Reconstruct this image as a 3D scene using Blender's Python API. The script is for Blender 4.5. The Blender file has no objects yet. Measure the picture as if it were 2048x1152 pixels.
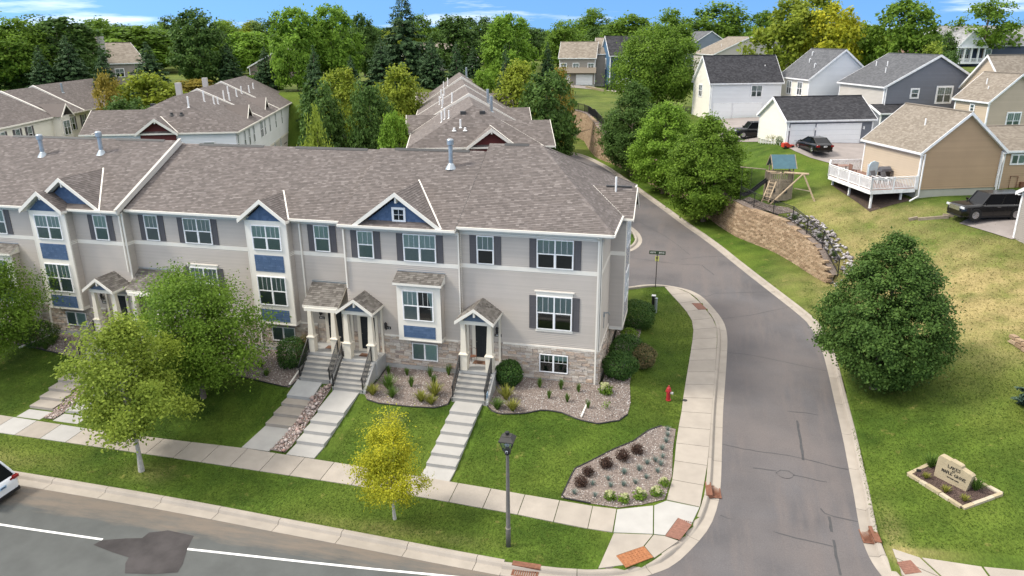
import bpy, math, random
import numpy as np
from mathutils import Vector, Matrix
from mathutils.geometry import delaunay_2d_cdt
random.seed(7); rng=np.random.default_rng(7)
R=math.radians
S=bpy.context.scene; COL=S.collection
# ---------------------------------------------------------------- camera
cd=bpy.data.cameras.new('camera'); cam=bpy.data.objects.new('camera',cd); COL.objects.link(cam)
cd.sensor_width=36; cd.sensor_fit='HORIZONTAL'; cd.lens=1480/2048*36; cd.clip_start=.5; cd.clip_end=4000
TH,AZ,RO=R(18.848),R(13.85),R(-.378)
F=Vector((-math.sin(AZ)*math.cos(TH),math.cos(AZ)*math.cos(TH),-math.sin(TH)))
R0=Vector((math.cos(AZ),math.sin(AZ),0)); U0=R0.cross(F)
RR=R0*math.cos(RO)+U0*math.sin(RO); UU=-R0*math.sin(RO)+U0*math.cos(RO)
cam.matrix_world=Matrix(((RR.x,UU.x,-F.x,0),(RR.y,UU.y,-F.y,0),(RR.z,UU.z,-F.z,20),(0,0,0,1)))
S.camera=cam
# ---------------------------------------------------------------- world and sun
SUN_EL,SUN_AZ=R(48),R(-108)      # azimuth measured from +Y towards +X (sun stands to the left)
W=bpy.data.worlds.new('World'); S.world=W; W.use_nodes=True
nt=W.node_tree; nt.nodes.clear()
def N(nt,t,**k):
    n=nt.nodes.new(t)
    for a,b in k.items():
        if a in n.inputs: n.inputs[a].default_value=b
        else: setattr(n,a,b)
    return n
tc=N(nt,'ShaderNodeTexCoord'); sep=N(nt,'ShaderNodeSeparateXYZ'); nt.links.new(tc.outputs['Generated'],sep.inputs[0])
mz=N(nt,'ShaderNodeMapRange',clamp=True); mz.inputs[1].default_value=-.1; mz.inputs[2].default_value=1; mz.inputs[3].default_value=.22; mz.inputs[4].default_value=1
nt.links.new(sep.outputs[2],mz.inputs[0])
cmb=N(nt,'ShaderNodeCombineXYZ'); nt.links.new(sep.outputs[0],cmb.inputs[0]); nt.links.new(sep.outputs[1],cmb.inputs[1]); nt.links.new(mz.outputs[0],cmb.inputs[2])
sky=N(nt,'ShaderNodeTexSky'); sky.sky_type='NISHITA'; sky.sun_disc=False; sky.sun_elevation=SUN_EL; sky.sun_rotation=SUN_AZ
sky.air_density=1.0; sky.dust_density=.4; sky.ozone_density=1.6
nt.links.new(cmb.outputs[0],sky.inputs[0])
hs=N(nt,'ShaderNodeHueSaturation'); hs.inputs['Saturation'].default_value=1.25
nt.links.new(sky.outputs[0],hs.inputs['Color'])
mp=N(nt,'ShaderNodeMapping'); mp.inputs['Scale'].default_value=(1.6,1.6,16); mp.inputs['Rotation'].default_value=(.05,.08,.4); nt.links.new(tc.outputs['Generated'],mp.inputs[0])
nz=N(nt,'ShaderNodeTexNoise',Scale=2.2,Detail=7.0,Roughness=.6); nt.links.new(mp.outputs[0],nz.inputs['Vector'])
veil=N(nt,'ShaderNodeMapRange',clamp=True); veil.interpolation_type='SMOOTHSTEP'; veil.inputs[1].default_value=.08; veil.inputs[2].default_value=.5; veil.inputs[4].default_value=.30; nt.links.new(sep.outputs[2],veil.inputs[0])
va=N(nt,'ShaderNodeMath',operation='ADD'); nt.links.new(nz.outputs[0],va.inputs[0]); nt.links.new(veil.outputs[0],va.inputs[1])
cr=N(nt,'ShaderNodeMapRange'); cr.inputs[1].default_value=.53; cr.inputs[2].default_value=.78; cr.inputs[4].default_value=.85; nt.links.new(va.outputs[0],cr.inputs[0])
mx=N(nt,'ShaderNodeMix',data_type='RGBA'); nt.links.new(cr.outputs[0],mx.inputs[0]); nt.links.new(hs.outputs[0],mx.inputs[6]); mx.inputs[7].default_value=(9.2,8.9,8.5,1)
bg=N(nt,'ShaderNodeBackground',Strength=.15); nt.links.new(mx.outputs[2],bg.inputs[0])
wo=N(nt,'ShaderNodeOutputWorld'); nt.links.new(bg.outputs[0],wo.inputs[0])
sl=bpy.data.lights.new('sun','SUN'); sl.energy=2.4; sl.angle=R(12); sl.color=(1,.93,.82)
so=bpy.data.objects.new('sun',sl); COL.objects.link(so); so.location=(-60,10,60)
sd=Vector((math.sin(SUN_AZ)*math.cos(SUN_EL),math.cos(SUN_AZ)*math.cos(SUN_EL),math.sin(SUN_EL)))
so.rotation_euler=sd.to_track_quat('Z','Y').to_euler()
S.view_settings.view_transform='Standard'; S.view_settings.look='None'; S.view_settings.gamma=1; S.view_settings.use_curve_mapping=False
S.view_settings.exposure=0.70
S.render.engine='CYCLES'; S.cycles.max_bounces=6; S.cycles.transparent_max_bounces=8; S.cycles.caustics_reflective=False; S.cycles.caustics_refractive=False
# ---------------------------------------------------------------- materials
MATS={}
def pm(name,c,rough=.8,var=.12,scale=3.,bump=0.,bscale=None,rv=0.,orv=0.,spec=.3,metal=0.,detail=6.,c2=None,blot=None,coat=0.):
    """painted / mineral surface: base colour, noise variation, per-piece random value, bump"""
    m=bpy.data.materials.new(name); m.use_nodes=True; t=m.node_tree; b=t.nodes['Principled BSDF']; MATS[name]=m
    b.inputs['Roughness'].default_value=rough; b.inputs['Specular IOR Level'].default_value=spec; b.inputs['Metallic'].default_value=metal
    if coat: b.inputs['Coat Weight'].default_value=coat; b.inputs['Coat Roughness'].default_value=.04
    tcn=N(t,'ShaderNodeTexCoord'); n=N(t,'ShaderNodeTexNoise',Scale=scale,Detail=detail); t.links.new(tcn.outputs['Object'],n.inputs['Vector'])
    c=tuple(c); d=tuple(x*(1-var) for x in c) if c2 is None else tuple(c2); e=tuple(min(1,x*(1+var)) for x in c)
    r=N(t,'ShaderNodeMapRange'); r.inputs[1].default_value=.3; r.inputs[2].default_value=.7; t.links.new(n.outputs[0],r.inputs[0])
    x=N(t,'ShaderNodeMix',data_type='RGBA'); x.inputs[6].default_value=(*d,1); x.inputs[7].default_value=(*e,1); t.links.new(r.outputs[0],x.inputs[0]); out=x.outputs[2]
    if blot:
        bc,bs,lo,hi=blot
        n2=N(t,'ShaderNodeTexNoise',Scale=bs,Detail=5.0); t.links.new(tcn.outputs['Object'],n2.inputs['Vector'])
        r2=N(t,'ShaderNodeMapRange'); r2.inputs[1].default_value=lo; r2.inputs[2].default_value=hi; t.links.new(n2.outputs[0],r2.inputs[0])
        x2=N(t,'ShaderNodeMix',data_type='RGBA'); t.links.new(r2.outputs[0],x2.inputs[0]); t.links.new(out,x2.inputs[6]); x2.inputs[7].default_value=(*bc,1); out=x2.outputs[2]
    for amt,kind in((rv,'a'),(orv,'o')):
        if amt:
            if kind=='a': q=N(t,'ShaderNodeAttribute'); q.attribute_name='rnd'; qo=q.outputs['Fac']
            else: q=N(t,'ShaderNodeObjectInfo'); qo=q.outputs['Random']
            mr=N(t,'ShaderNodeMapRange'); mr.inputs[3].default_value=1-amt; mr.inputs[4].default_value=1+amt; t.links.new(qo,mr.inputs[0])
            vm=N(t,'ShaderNodeVectorMath',operation='SCALE'); t.links.new(out,vm.inputs[0]); t.links.new(mr.outputs[0],vm.inputs['Scale']); out=vm.outputs[0]
    t.links.new(out,b.inputs['Base Color'])
    if bump:
        n3=N(t,'ShaderNodeTexNoise',Scale=bscale or scale*4,Detail=4.0); t.links.new(tcn.outputs['Object'],n3.inputs['Vector'])
        bp=N(t,'ShaderNodeBump',Strength=bump,Distance=.03); t.links.new(n3.outputs[0],bp.inputs['Height']); t.links.new(bp.outputs[0],b.inputs['Normal'])
    return m
def rampm(name,stops,rough=.85,obj=False,spec=.2,nvar=.1,nscale=6.,bump=0.):
    """colour picked per piece from a ramp"""
    m=bpy.data.materials.new(name); m.use_nodes=True; t=m.node_tree; b=t.nodes['Principled BSDF']; MATS[name]=m
    b.inputs['Roughness'].default_value=rough; b.inputs['Specular IOR Level'].default_value=spec
    if obj: q=N(t,'ShaderNodeObjectInfo'); qo=q.outputs['Random']
    else: q=N(t,'ShaderNodeAttribute'); q.attribute_name='rnd'; qo=q.outputs['Fac']
    cr=N(t,'ShaderNodeValToRGB'); el=cr.color_ramp.elements
    while len(el)<len(stops): el.new(.5)
    for i,(p,c) in enumerate(stops): el[i].position=p; el[i].color=(*c,1)
    t.links.new(qo,cr.inputs[0])
    tcn=N(t,'ShaderNodeTexCoord'); n=N(t,'ShaderNodeTexNoise',Scale=nscale,Detail=6.0); t.links.new(tcn.outputs['Object'],n.inputs['Vector'])
    mr=N(t,'ShaderNodeMapRange'); mr.inputs[1].default_value=.3; mr.inputs[2].default_value=.7; mr.inputs[3].default_value=1-nvar; mr.inputs[4].default_value=1+nvar; t.links.new(n.outputs[0],mr.inputs[0])
    vm=N(t,'ShaderNodeVectorMath',operation='SCALE'); t.links.new(cr.outputs[0],vm.inputs[0]); t.links.new(mr.outputs[0],vm.inputs['Scale'])
    t.links.new(vm.outputs[0],b.inputs['Base Color'])
    if bump:
        n3=N(t,'ShaderNodeTexNoise',Scale=nscale*3,Detail=4.0); t.links.new(tcn.outputs['Object'],n3.inputs['Vector'])
        bp=N(t,'ShaderNodeBump',Strength=bump,Distance=.02); t.links.new(n3.outputs[0],bp.inputs['Height']); t.links.new(bp.outputs[0],b.inputs['Normal'])
    return m
def leafm(name,dark,light,trans=.3):
    m=bpy.data.materials.new(name); m.use_nodes=True; t=m.node_tree; t.nodes.clear(); MATS[name]=m
    q=N(t,'ShaderNodeAttribute'); q.attribute_name='rnd'
    cr=N(t,'ShaderNodeMix',data_type='RGBA'); cr.inputs[6].default_value=(*dark,1); cr.inputs[7].default_value=(*light,1); t.links.new(q.outputs['Fac'],cr.inputs[0])
    d=N(t,'ShaderNodeBsdfPrincipled'); d.inputs['Roughness'].default_value=.55; d.inputs['Specular IOR Level'].default_value=.12; t.links.new(cr.outputs[2],d.inputs['Base Color'])
    tr=N(t,'ShaderNodeBsdfTranslucent'); t.links.new(cr.outputs[2],tr.inputs[0])
    ms=N(t,'ShaderNodeMixShader'); ms.inputs[0].default_value=trans; t.links.new(d.outputs[0],ms.inputs[1]); t.links.new(tr.outputs[0],ms.inputs[2])
    o=N(t,'ShaderNodeOutputMaterial'); t.links.new(ms.outputs[0],o.inputs[0]); return m
def glassm(name,tint,refl=.12):
    m=bpy.data.materials.new(name); m.use_nodes=True; t=m.node_tree; t.nodes.clear(); MATS[name]=m
    a=N(t,'ShaderNodeBsdfTransparent'); a.inputs[0].default_value=(*tint,1)
    g=N(t,'ShaderNodeBsdfGlossy',Roughness=.03); g.inputs[0].default_value=(.9,.95,1,1)
    fr=N(t,'ShaderNodeFresnel',IOR=1.5); ad=N(t,'ShaderNodeMath',operation='ADD'); ad.inputs[1].default_value=refl; t.links.new(fr.outputs[0],ad.inputs[0])
    ms=N(t,'ShaderNodeMixShader'); t.links.new(ad.outputs[0],ms.inputs[0]); t.links.new(a.outputs[0],ms.inputs[1]); t.links.new(g.outputs[0],ms.inputs[2])
    o=N(t,'ShaderNodeOutputMaterial'); t.links.new(ms.outputs[0],o.inputs[0]); return m
# ---------------------------------------------------------------- mesh builder
class MB:
    def __init__(s): s.v=[];s.f=[];s.m=[];s.r=[];s.g=[]
    def add(s,vs,fs,mi=0,rnd=None):
        o=len(s.v); s.v.extend([tuple(p) for p in vs]); rr=random.random() if rnd is None else rnd
        s.g.append((o,len(s.f)))
        for f in fs: s.f.append(tuple(i+o for i in f)); s.m.append(mi); s.r.append(rr)
        return s
    def box(s,x0,y0,z0,x1,y1,z1,mi=0,rnd=None):
        return s.add([(x0,y0,z0),(x1,y0,z0),(x1,y1,z0),(x0,y1,z0),(x0,y0,z1),(x1,y0,z1),(x1,y1,z1),(x0,y1,z1)],[(0,3,2,1),(4,5,6,7),(0,1,5,4),(1,2,6,5),(2,3,7,6),(3,0,4,7)],mi,rnd)
    def quad(s,a,b,c,d,mi=0,rnd=None): return s.add([a,b,c,d],[(0,1,2,3)],mi,rnd)
    def poly(s,ps,mi=0,rnd=None): return s.add(ps,[tuple(range(len(ps)))],mi,rnd)
    def extr(s,ps,vec,mi=0,rnd=None):
        """solid: polygon ps swept along vec"""
        n=len(ps); vec=Vector(vec); q=[tuple(Vector(p)+vec) for p in ps]
        return s.add(list(ps)+q,[tuple(range(n))[::-1],tuple(range(n,2*n))]+[(i,(i+1)%n,n+(i+1)%n,n+i) for i in range(n)],mi,rnd)
    def bar(s,a,b,w,h=None,mi=0,rnd=None,up=(0,0,1)):
        """square bar from a to b"""
        a=Vector(a);b=Vector(b);d=(b-a).normalized();u=Vector(up)
        if abs(d.dot(u))>.95: u=Vector((0,1,0))
        x=d.cross(u).normalized();y=x.cross(d); h=h or w
        c=[x*w/2+y*h/2,x*-w/2+y*h/2,x*-w/2-y*h/2,x*w/2-y*h/2]
        return s.add([a+k for k in c]+[b+k for k in c],[(0,1,2,3),(7,6,5,4),(0,4,5,1),(1,5,6,2),(2,6,7,3),(3,7,4,0)],mi,rnd)
    def tube(s,pts,rad,n=6,mi=0,rnd=None,cap=True):
        pts=[Vector(p) for p in pts]; rad=rad if isinstance(rad,(list,tuple)) else [rad]*len(pts)
        vs=[];fs=[]
        for i,p in enumerate(pts):
            d=(pts[min(i+1,len(pts)-1)]-pts[max(i-1,0)]).normalized(); u=Vector((0,0,1)) if abs(d.z)<.9 else Vector((1,0,0))
            x=d.cross(u).normalized();y=d.cross(x)
            for k in range(n): a=2*math.pi*k/n; vs.append(p+(x*math.cos(a)+y*math.sin(a))*rad[i])
        for i in range(len(pts)-1):
            for k in range(n): fs.append((i*n+k,i*n+(k+1)%n,(i+1)*n+(k+1)%n,(i+1)*n+k))
        if cap: fs.append(tuple(range(n))[::-1]); fs.append(tuple(range((len(pts)-1)*n,len(pts)*n)))
        return s.add(vs,fs,mi,rnd)
    def lathe(s,prof,c=(0,0,0),n=12,mi=0,rnd=None):
        vs=[];fs=[]
        for r_,z in prof:
            for k in range(n): a=2*math.pi*(k+.5)/n; vs.append((c[0]+r_*math.cos(a),c[1]+r_*math.sin(a),c[2]+z))
        for i in range(len(prof)-1):
            for k in range(n): fs.append((i*n+k,i*n+(k+1)%n,(i+1)*n+(k+1)%n,(i+1)*n+k))
        fs.append(tuple(range(n))[::-1]); fs.append(tuple(range((len(prof)-1)*n,len(prof)*n)))
        return s.add(vs,fs,mi,rnd)
    def mesh(s,name,mats):
        me=bpy.data.meshes.new(name); me.from_pydata(s.v,[],s.f)
        for m in (mats if isinstance(mats,(list,tuple)) else [mats]): me.materials.append(MATS[m] if isinstance(m,str) else m)
        if s.f:
            me.polygons.foreach_set('material_index',s.m)
            at=me.attributes.new('rnd','FLOAT','FACE'); at.data.foreach_set('value',s.r)
        me.update(); return me
    def each(s,name,mats,parent,world=True,stuff=False):
        """every added piece as an object of its own"""
        G=s.g+[(len(s.v),len(s.f))]
        for (v0,f0),(v1,f1) in zip(G[:-1],G[1:]):
            q=MB();q.v=s.v[v0:v1];q.f=[tuple(i-v0 for i in f) for f in s.f[f0:f1]];q.m=s.m[f0:f1];q.r=s.r[f0:f1];o=q.build(name,mats,parent,world=world)
        return o
    def build(s,name,mats,parent=None,smooth=False,world=True,**k):
        me=s.mesh(name,mats)
        if smooth: me.polygons.foreach_set('use_smooth',[True]*len(me.polygons))
        return put(name,me,parent,world=world,**k)
def put(name,data,parent=None,loc=(0,0,0),rz=0,scale=None,world=True,**props):
    """link one object; with a parent, world=True keeps world coordinates, world=False means the parent's own coordinates"""
    o=bpy.data.objects.new(name,data); COL.objects.link(o); o.location=loc; o.rotation_euler=(0,0,rz)
    if scale is not None: o.scale=scale if isinstance(scale,(tuple,list)) else (scale,)*3
    if parent is not None:
        o.parent=parent
        if world: o.matrix_parent_inverse=WM(parent).inverted()
    for a,b in props.items():
        if b is not None: o[a]=b
    return o
def WM(o):
    m=Matrix.LocRotScale(o.location,o.rotation_euler,o.scale)
    return WM(o.parent)@o.matrix_parent_inverse@m if o.parent else m
def thing(name,label,cat,loc=(0,0,0),rz=0,group=None):
    return put(name,None,None,loc,rz,label=label,category=cat,group=group)
def tag(o,label=None,cat=None,group=None,kind=None):
    for a,b in(('label',label),('category',cat),('group',group),('kind',kind)):
        if b: o[a]=b
    return o
def fast(name,V,Q,mats,rnd=None,mi=None):
    """mesh from numpy arrays, Q quads (n,4) or tris (n,3)"""
    me=bpy.data.meshes.new(name); k=Q.shape[1]
    me.vertices.add(len(V)); me.vertices.foreach_set('co',np.ascontiguousarray(V,dtype=np.float32).ravel())
    me.loops.add(Q.size); me.loops.foreach_set('vertex_index',np.ascontiguousarray(Q,dtype=np.int32).ravel())
    me.polygons.add(len(Q)); me.polygons.foreach_set('loop_start',np.arange(len(Q),dtype=np.int32)*k)
    for m in (mats if isinstance(mats,(list,tuple)) else [mats]): me.materials.append(MATS[m])
    if mi is not None: me.polygons.foreach_set('material_index',mi)
    if rnd is not None: at=me.attributes.new('rnd','FLOAT','FACE'); at.data.foreach_set('value',np.ascontiguousarray(rnd,dtype=np.float32))
    me.update(calc_edges=True); return me
ORD=['first','second','third','fourth','fifth','sixth','seventh','eighth','ninth','tenth','eleventh','twelfth','thirteenth','fourteenth','fifteenth','sixteenth','seventeenth','eighteenth','nineteenth','twentieth','twenty-first','twenty-second','twenty-third','twenty-fourth','twenty-fifth','twenty-sixth','twenty-seventh','twenty-eighth','twenty-ninth','thirtieth']
# ---------------------------------------------------------------- palette (base colours; tan siding holds sun and shade)
pm('lawn_edge',(.05,.035,.02)); 
pm('asphalt',(.100,.095,.098),.9,.16,.45,.35,60,blot=((.138,.122,.117),.16,.42,.70))
pm('asphalt_main',(.088,.093,.09),.9,.14,.9,.35,60)
pm('tar',(.06,.06,.062),.7,.15,4.); pm('tar_patch',(.05,.045,.045),.85,.3,1.2,.3,50)
pm('line_paint',(.72,.72,.7),.7,.12,3.)
pm('concrete',(.325,.29,.248),.9,.09,1.3,.15,40,orv=.07,blot=((.29,.262,.225),.8,.58,.8))
pm('concrete_new',(.365,.355,.335),.9,.06,1.5,.1,40,orv=.04)
pm('concrete_grey',(.34,.34,.33),.9,.12,1.2,.15,40,orv=.05)
pm('concrete_step',(.31,.30,.28),.9,.1,1.5,.15,40,orv=.06)
pm('driveway',(.27,.24,.225),.95,.12,.8,.2,60)
pm('rust_iron',(.17,.075,.045),.75,.3,6.,.2); pm('rust_plate',(.30,.125,.055),.8,.2,8.)
pm('rust_brown',(.22,.11,.08),.8,.15,8.)
pm('white_trim',(.74,.70,.625),.5,.03,2.); pm('white_vinyl',(.80,.80,.80),.4,.02,2.)
pm('trim_greige',(.47,.445,.40),.6,.05,2.)
pm('cream_trim',(.70,.645,.54),.55,.03,2.)
pm('siding_taupe',(.455,.41,.362),.6,.05,.6,rv=.03)
pm('shutter_grey',(.095,.09,.095),.6,.06,4.)
pm('door_black',(.018,.022,.026),.35,.1,3.)
pm('metal_black',(.02,.02,.022),.45,.1,5.); pm('galvanised',(.33,.37,.40),.45,.12,4.,metal=.6)
pm('vent_white',(.75,.75,.74),.5,.05,4.); pm('vent_dark',(.05,.05,.05),.6)
pm('mortar',(.34,.30,.26),.95,.12,3.)
rampm('shingle_taupe',[(0,(.118,.103,.095)),(.5,(.148,.128,.118)),(.85,(.168,.147,.137)),(1,(.215,.19,.177))],.95,nvar=.05,nscale=.5)
rampm('shingle_porch',[(0,(.10,.09,.08)),(.5,(.15,.137,.122)),(1,(.21,.195,.175))],.95)
rampm('shingle_black',[(0,(.034,.034,.037)),(.5,(.048,.048,.053)),(1,(.07,.069,.074))],.95,nvar=.06,nscale=.5)
rampm('shingle_tan',[(0,(.20,.17,.135)),(.5,(.24,.207,.168)),(1,(.29,.255,.21))],.95,nvar=.05,nscale=.4)
rampm('shingle_grey',[(0,(.09,.092,.098)),(.5,(.115,.118,.125)),(1,(.145,.148,.155))],.95,nvar=.05,nscale=.4)
rampm('shingle_lightgrey',[(0,(.20,.20,.20)),(.5,(.27,.27,.27)),(1,(.35,.35,.35))],.95,nvar=.1,nscale=.4)
rampm('shingle_redbrown',[(0,(.13,.08,.06)),(1,(.2,.13,.1))],.95)
rampm('shake_blue',[(0,(.058,.098,.175)),(.6,(.07,.115,.20)),(1,(.085,.132,.222))],.7,nvar=.06)
rampm('shake_red',[(0,(.10,.025,.025)),(1,(.14,.038,.036))],.7,nvar=.06)
rampm('stone_obj',[(0,(.38,.31,.25)),(.25,(.50,.43,.36)),(.5,(.58,.525,.455)),(.72,(.44,.39,.35)),(.88,(.54,.41,.31)),(1,(.32,.27,.235))],.9,obj=True,nvar=.22,nscale=5.,bump=.5)
rampm('stone_mix',[(0,(.38,.31,.25)),(.25,(.50,.43,.36)),(.5,(.58,.525,.455)),(.72,(.44,.39,.35)),(.88,(.54,.41,.31)),(1,(.32,.27,.235))],.9,nvar=.22,nscale=5.,bump=.5)
rampm('block_obj',[(0,(.27,.19,.125)),(.5,(.325,.235,.155)),(1,(.385,.29,.20))],.95,obj=True,nvar=.12,nscale=6.,bump=.5)
rampm('block_mix',[(0,(.27,.19,.125)),(.5,(.325,.235,.155)),(1,(.385,.29,.20))],.95,nvar=.12,nscale=6.,bump=.5)
rampm('pebble',[(0,(.15,.12,.105)),(.3,(.25,.205,.18)),(.6,(.35,.305,.275)),(.85,(.48,.445,.415)),(1,(.62,.60,.57))],.85)
rampm('river_rock',[(0,(.24,.17,.15)),(.3,(.36,.27,.235)),(.6,(.47,.39,.35)),(.85,(.58,.53,.50)),(1,(.40,.22,.18))],.8)
rampm('rip_rap',[(0,(.16,.145,.145)),(.4,(.27,.245,.245)),(.75,(.38,.355,.35)),(1,(.50,.48,.47))],.85)
pm('gravel_bed',(.19,.155,.135),.95,.35,14.,.5,60); pm('soil',(.07,.05,.04),.95,.3,8.,.5); pm('mulch',(.10,.068,.058),.95,.4,16.,.6,50)
pm('limestone',(.37,.31,.205),.9,.12,3.,.4,14.); pm('limestone_light',(.43,.375,.28),.9,.1,3.,.4,14.)
pm('letter_black',(.02,.02,.02),.6); pm('letter_white',(.8,.8,.78),.6); pm('plate_black',(.012,.012,.012),.5)
pm('sign_green',(.035,.06,.035),.5); pm('sign_yellow',(.55,.55,.16),.5)
pm('lamp_bronze',(.125,.12,.11),.4,.1,6.); pm('lamp_brown',(.045,.042,.038),.45)
pm('hydrant_red',(.33,.025,.03),.45,.15,6.)
pm('bark',(.16,.125,.10),.95,.3,9.,.6,30.); pm('bark_pale',(.40,.38,.35),.9,.2,9.,.4,30.)
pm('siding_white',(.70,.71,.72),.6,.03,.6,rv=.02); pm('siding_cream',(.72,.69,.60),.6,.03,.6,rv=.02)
pm('siding_tan_shaded',(.40,.28,.17),.6,.05,.6,rv=.03); pm('siding_tan_lit',(.48,.395,.295),.6,.04,.6,rv=.03)  # one tan siding twice: sunlit side and shaded side put into the colour
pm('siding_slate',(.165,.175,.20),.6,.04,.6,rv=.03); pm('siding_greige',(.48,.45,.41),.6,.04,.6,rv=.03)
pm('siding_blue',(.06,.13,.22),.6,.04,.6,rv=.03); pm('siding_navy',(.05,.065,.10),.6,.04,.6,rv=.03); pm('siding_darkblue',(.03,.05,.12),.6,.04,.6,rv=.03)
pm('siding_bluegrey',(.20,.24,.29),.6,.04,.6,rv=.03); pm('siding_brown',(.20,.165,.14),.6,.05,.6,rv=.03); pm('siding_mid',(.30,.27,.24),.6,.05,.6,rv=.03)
pm('brick_tan',(.42,.30,.19),.9,.12,2.,rv=.1); pm('foundation',(.40,.40,.34),.95,.06,1.5,.1)
pm('garage_white',(.82,.83,.83),.5,.02,2.); pm('metal_white',(.8,.8,.8),.4)
pm('wood_weathered',(.26,.215,.16),.9,.2,6.,.4,20.); pm('wood_light',(.40,.31,.21),.9,.2,6.,.3,20.); pm('tarp_teal',(.06,.13,.16),.6,.1,3.)
pm('plastic_black',(.02,.02,.022),.4); pm('plastic_red',(.5,.05,.03),.4); pm('plastic_bin',(.015,.016,.02),.5)
pm('car_black',(.006,.006,.007),.25,.02,2.,coat=.45,spec=.3); pm('car_white',(.78,.80,.83),.25,.01,2.,coat=1.); pm('tyre',(.02,.02,.02),.85); pm('rim',(.5,.5,.52),.3,.05,4.,metal=.9)
pm('car_glass',(.008,.009,.011),.15,.05,2.,spec=.25); pm('tail_red',(.25,.01,.01),.2,.05,2.); pm('head_lamp',(.6,.62,.65),.15,.05,2.); pm('chrome',(.55,.56,.58),.2,.05,2.,metal=.9)
pm('plate_blue',(.32,.45,.60),.5); pm('grill_grey',(.12,.12,.13),.45); pm('cushion_blue',(.45,.58,.66),.8); pm('table_brown',(.22,.13,.10),.6)
pm('hivis',(.45,.62,.05),.8); pm('skin',(.45,.28,.2),.6); pm('denim',(.10,.12,.17),.9); pm('hat_white',(.75,.75,.75),.5)
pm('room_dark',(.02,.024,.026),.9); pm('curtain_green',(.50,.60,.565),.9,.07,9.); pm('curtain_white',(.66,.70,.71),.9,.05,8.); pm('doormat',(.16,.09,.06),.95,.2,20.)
pm('cover_blue',(.30,.42,.55),.6)
def main_asphalt():
    m=MATS['asphalt_main'];t=m.node_tree;b=t.nodes['Principled BSDF'];src=b.inputs['Base Color'].links[0].from_socket
    tcn=N(t,'ShaderNodeTexCoord');se=N(t,'ShaderNodeSeparateXYZ');t.links.new(tcn.outputs['Object'],se.inputs[0])
    mp=N(t,'ShaderNodeMapping');mp.inputs['Scale'].default_value=(.35,2.2,1);t.links.new(tcn.outputs['Object'],mp.inputs[0])
    n=N(t,'ShaderNodeTexNoise',Scale=1.3,Detail=9.0,Roughness=.72);t.links.new(mp.outputs[0],n.inputs['Vector'])
    band=N(t,'ShaderNodeMapRange',clamp=True);band.interpolation_type='SMOOTHSTEP';band.inputs[1].default_value=21.6;band.inputs[2].default_value=23.3;band.inputs[3].default_value=-.32;band.inputs[4].default_value=.22;t.links.new(se.outputs[1],band.inputs[0])
    ad=N(t,'ShaderNodeMath',operation='ADD');t.links.new(n.outputs[0],ad.inputs[0]);t.links.new(band.outputs[0],ad.inputs[1])
    mr=N(t,'ShaderNodeMapRange',clamp=True);mr.inputs[1].default_value=.42;mr.inputs[2].default_value=.78;t.links.new(ad.outputs[0],mr.inputs[0])
    x=N(t,'ShaderNodeMix',data_type='RGBA');t.links.new(mr.outputs[0],x.inputs[0]);t.links.new(src,x.inputs[6]);x.inputs[7].default_value=(.165,.138,.112,1);t.links.new(x.outputs[2],b.inputs['Base Color'])
main_asphalt()
def side_asphalt():
    m=MATS['asphalt'];t=m.node_tree;b=t.nodes['Principled BSDF'];src=b.inputs['Base Color'].links[0].from_socket
    tcn=N(t,'ShaderNodeTexCoord');mp=N(t,'ShaderNodeMapping');mp.inputs['Scale'].default_value=(.9,.11,1);mp.inputs['Rotation'].default_value=(0,0,R(-8));t.links.new(tcn.outputs['Object'],mp.inputs[0])
    n=N(t,'ShaderNodeTexNoise',Scale=1.0,Detail=8.0,Roughness=.65);t.links.new(mp.outputs[0],n.inputs['Vector'])
    mr=N(t,'ShaderNodeMapRange',clamp=True);mr.inputs[1].default_value=.48;mr.inputs[2].default_value=.66;mr.inputs[4].default_value=.8;t.links.new(n.outputs[0],mr.inputs[0])
    x=N(t,'ShaderNodeMix',data_type='RGBA');t.links.new(mr.outputs[0],x.inputs[0]);t.links.new(src,x.inputs[6]);x.inputs[7].default_value=(.135,.118,.113,1)
    g=N(t,'ShaderNodeTexNoise',Scale=22.,Detail=4.0,Roughness=.8);t.links.new(tcn.outputs['Object'],g.inputs['Vector']);m2=N(t,'ShaderNodeMapRange');m2.inputs[1].default_value=.25;m2.inputs[2].default_value=.75;m2.inputs[3].default_value=.78;m2.inputs[4].default_value=1.22;t.links.new(g.outputs[0],m2.inputs[0])
    vm=N(t,'ShaderNodeVectorMath',operation='SCALE');t.links.new(x.outputs[2],vm.inputs[0]);t.links.new(m2.outputs[0],vm.inputs['Scale']);t.links.new(vm.outputs[0],b.inputs['Base Color'])
side_asphalt()
def blindm():
    m=pm('blind',(.42,.48,.455),.8,.05,3.); t=m.node_tree; b=t.nodes['Principled BSDF']
    tcn=N(t,'ShaderNodeTexCoord'); w=N(t,'ShaderNodeTexWave',Scale=6.5); w.bands_direction='Z'; t.links.new(tcn.outputs['Object'],w.inputs['Vector'])
    src=b.inputs['Base Color'].links[0].from_socket; mr=N(t,'ShaderNodeMapRange'); mr.inputs[3].default_value=.55; mr.inputs[4].default_value=1.15; t.links.new(w.outputs['Fac'],mr.inputs[0])
    vm=N(t,'ShaderNodeVectorMath',operation='SCALE'); t.links.new(src,vm.inputs[0]); t.links.new(mr.outputs[0],vm.inputs['Scale']); t.links.new(vm.outputs[0],b.inputs['Base Color'])
blindm()
glassm('pane_glass',(.80,.88,.86),.05); glassm('lamp_glass',(.9,.92,.9),.1)
leafm('leaf_mid',(.072,.140,.016),(.205,.32,.040),.40); leafm('leaf_dark',(.045,.095,.020),(.115,.195,.042),.32); leafm('leaf_bright',(.105,.20,.022),(.27,.43,.055),.42)
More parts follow.
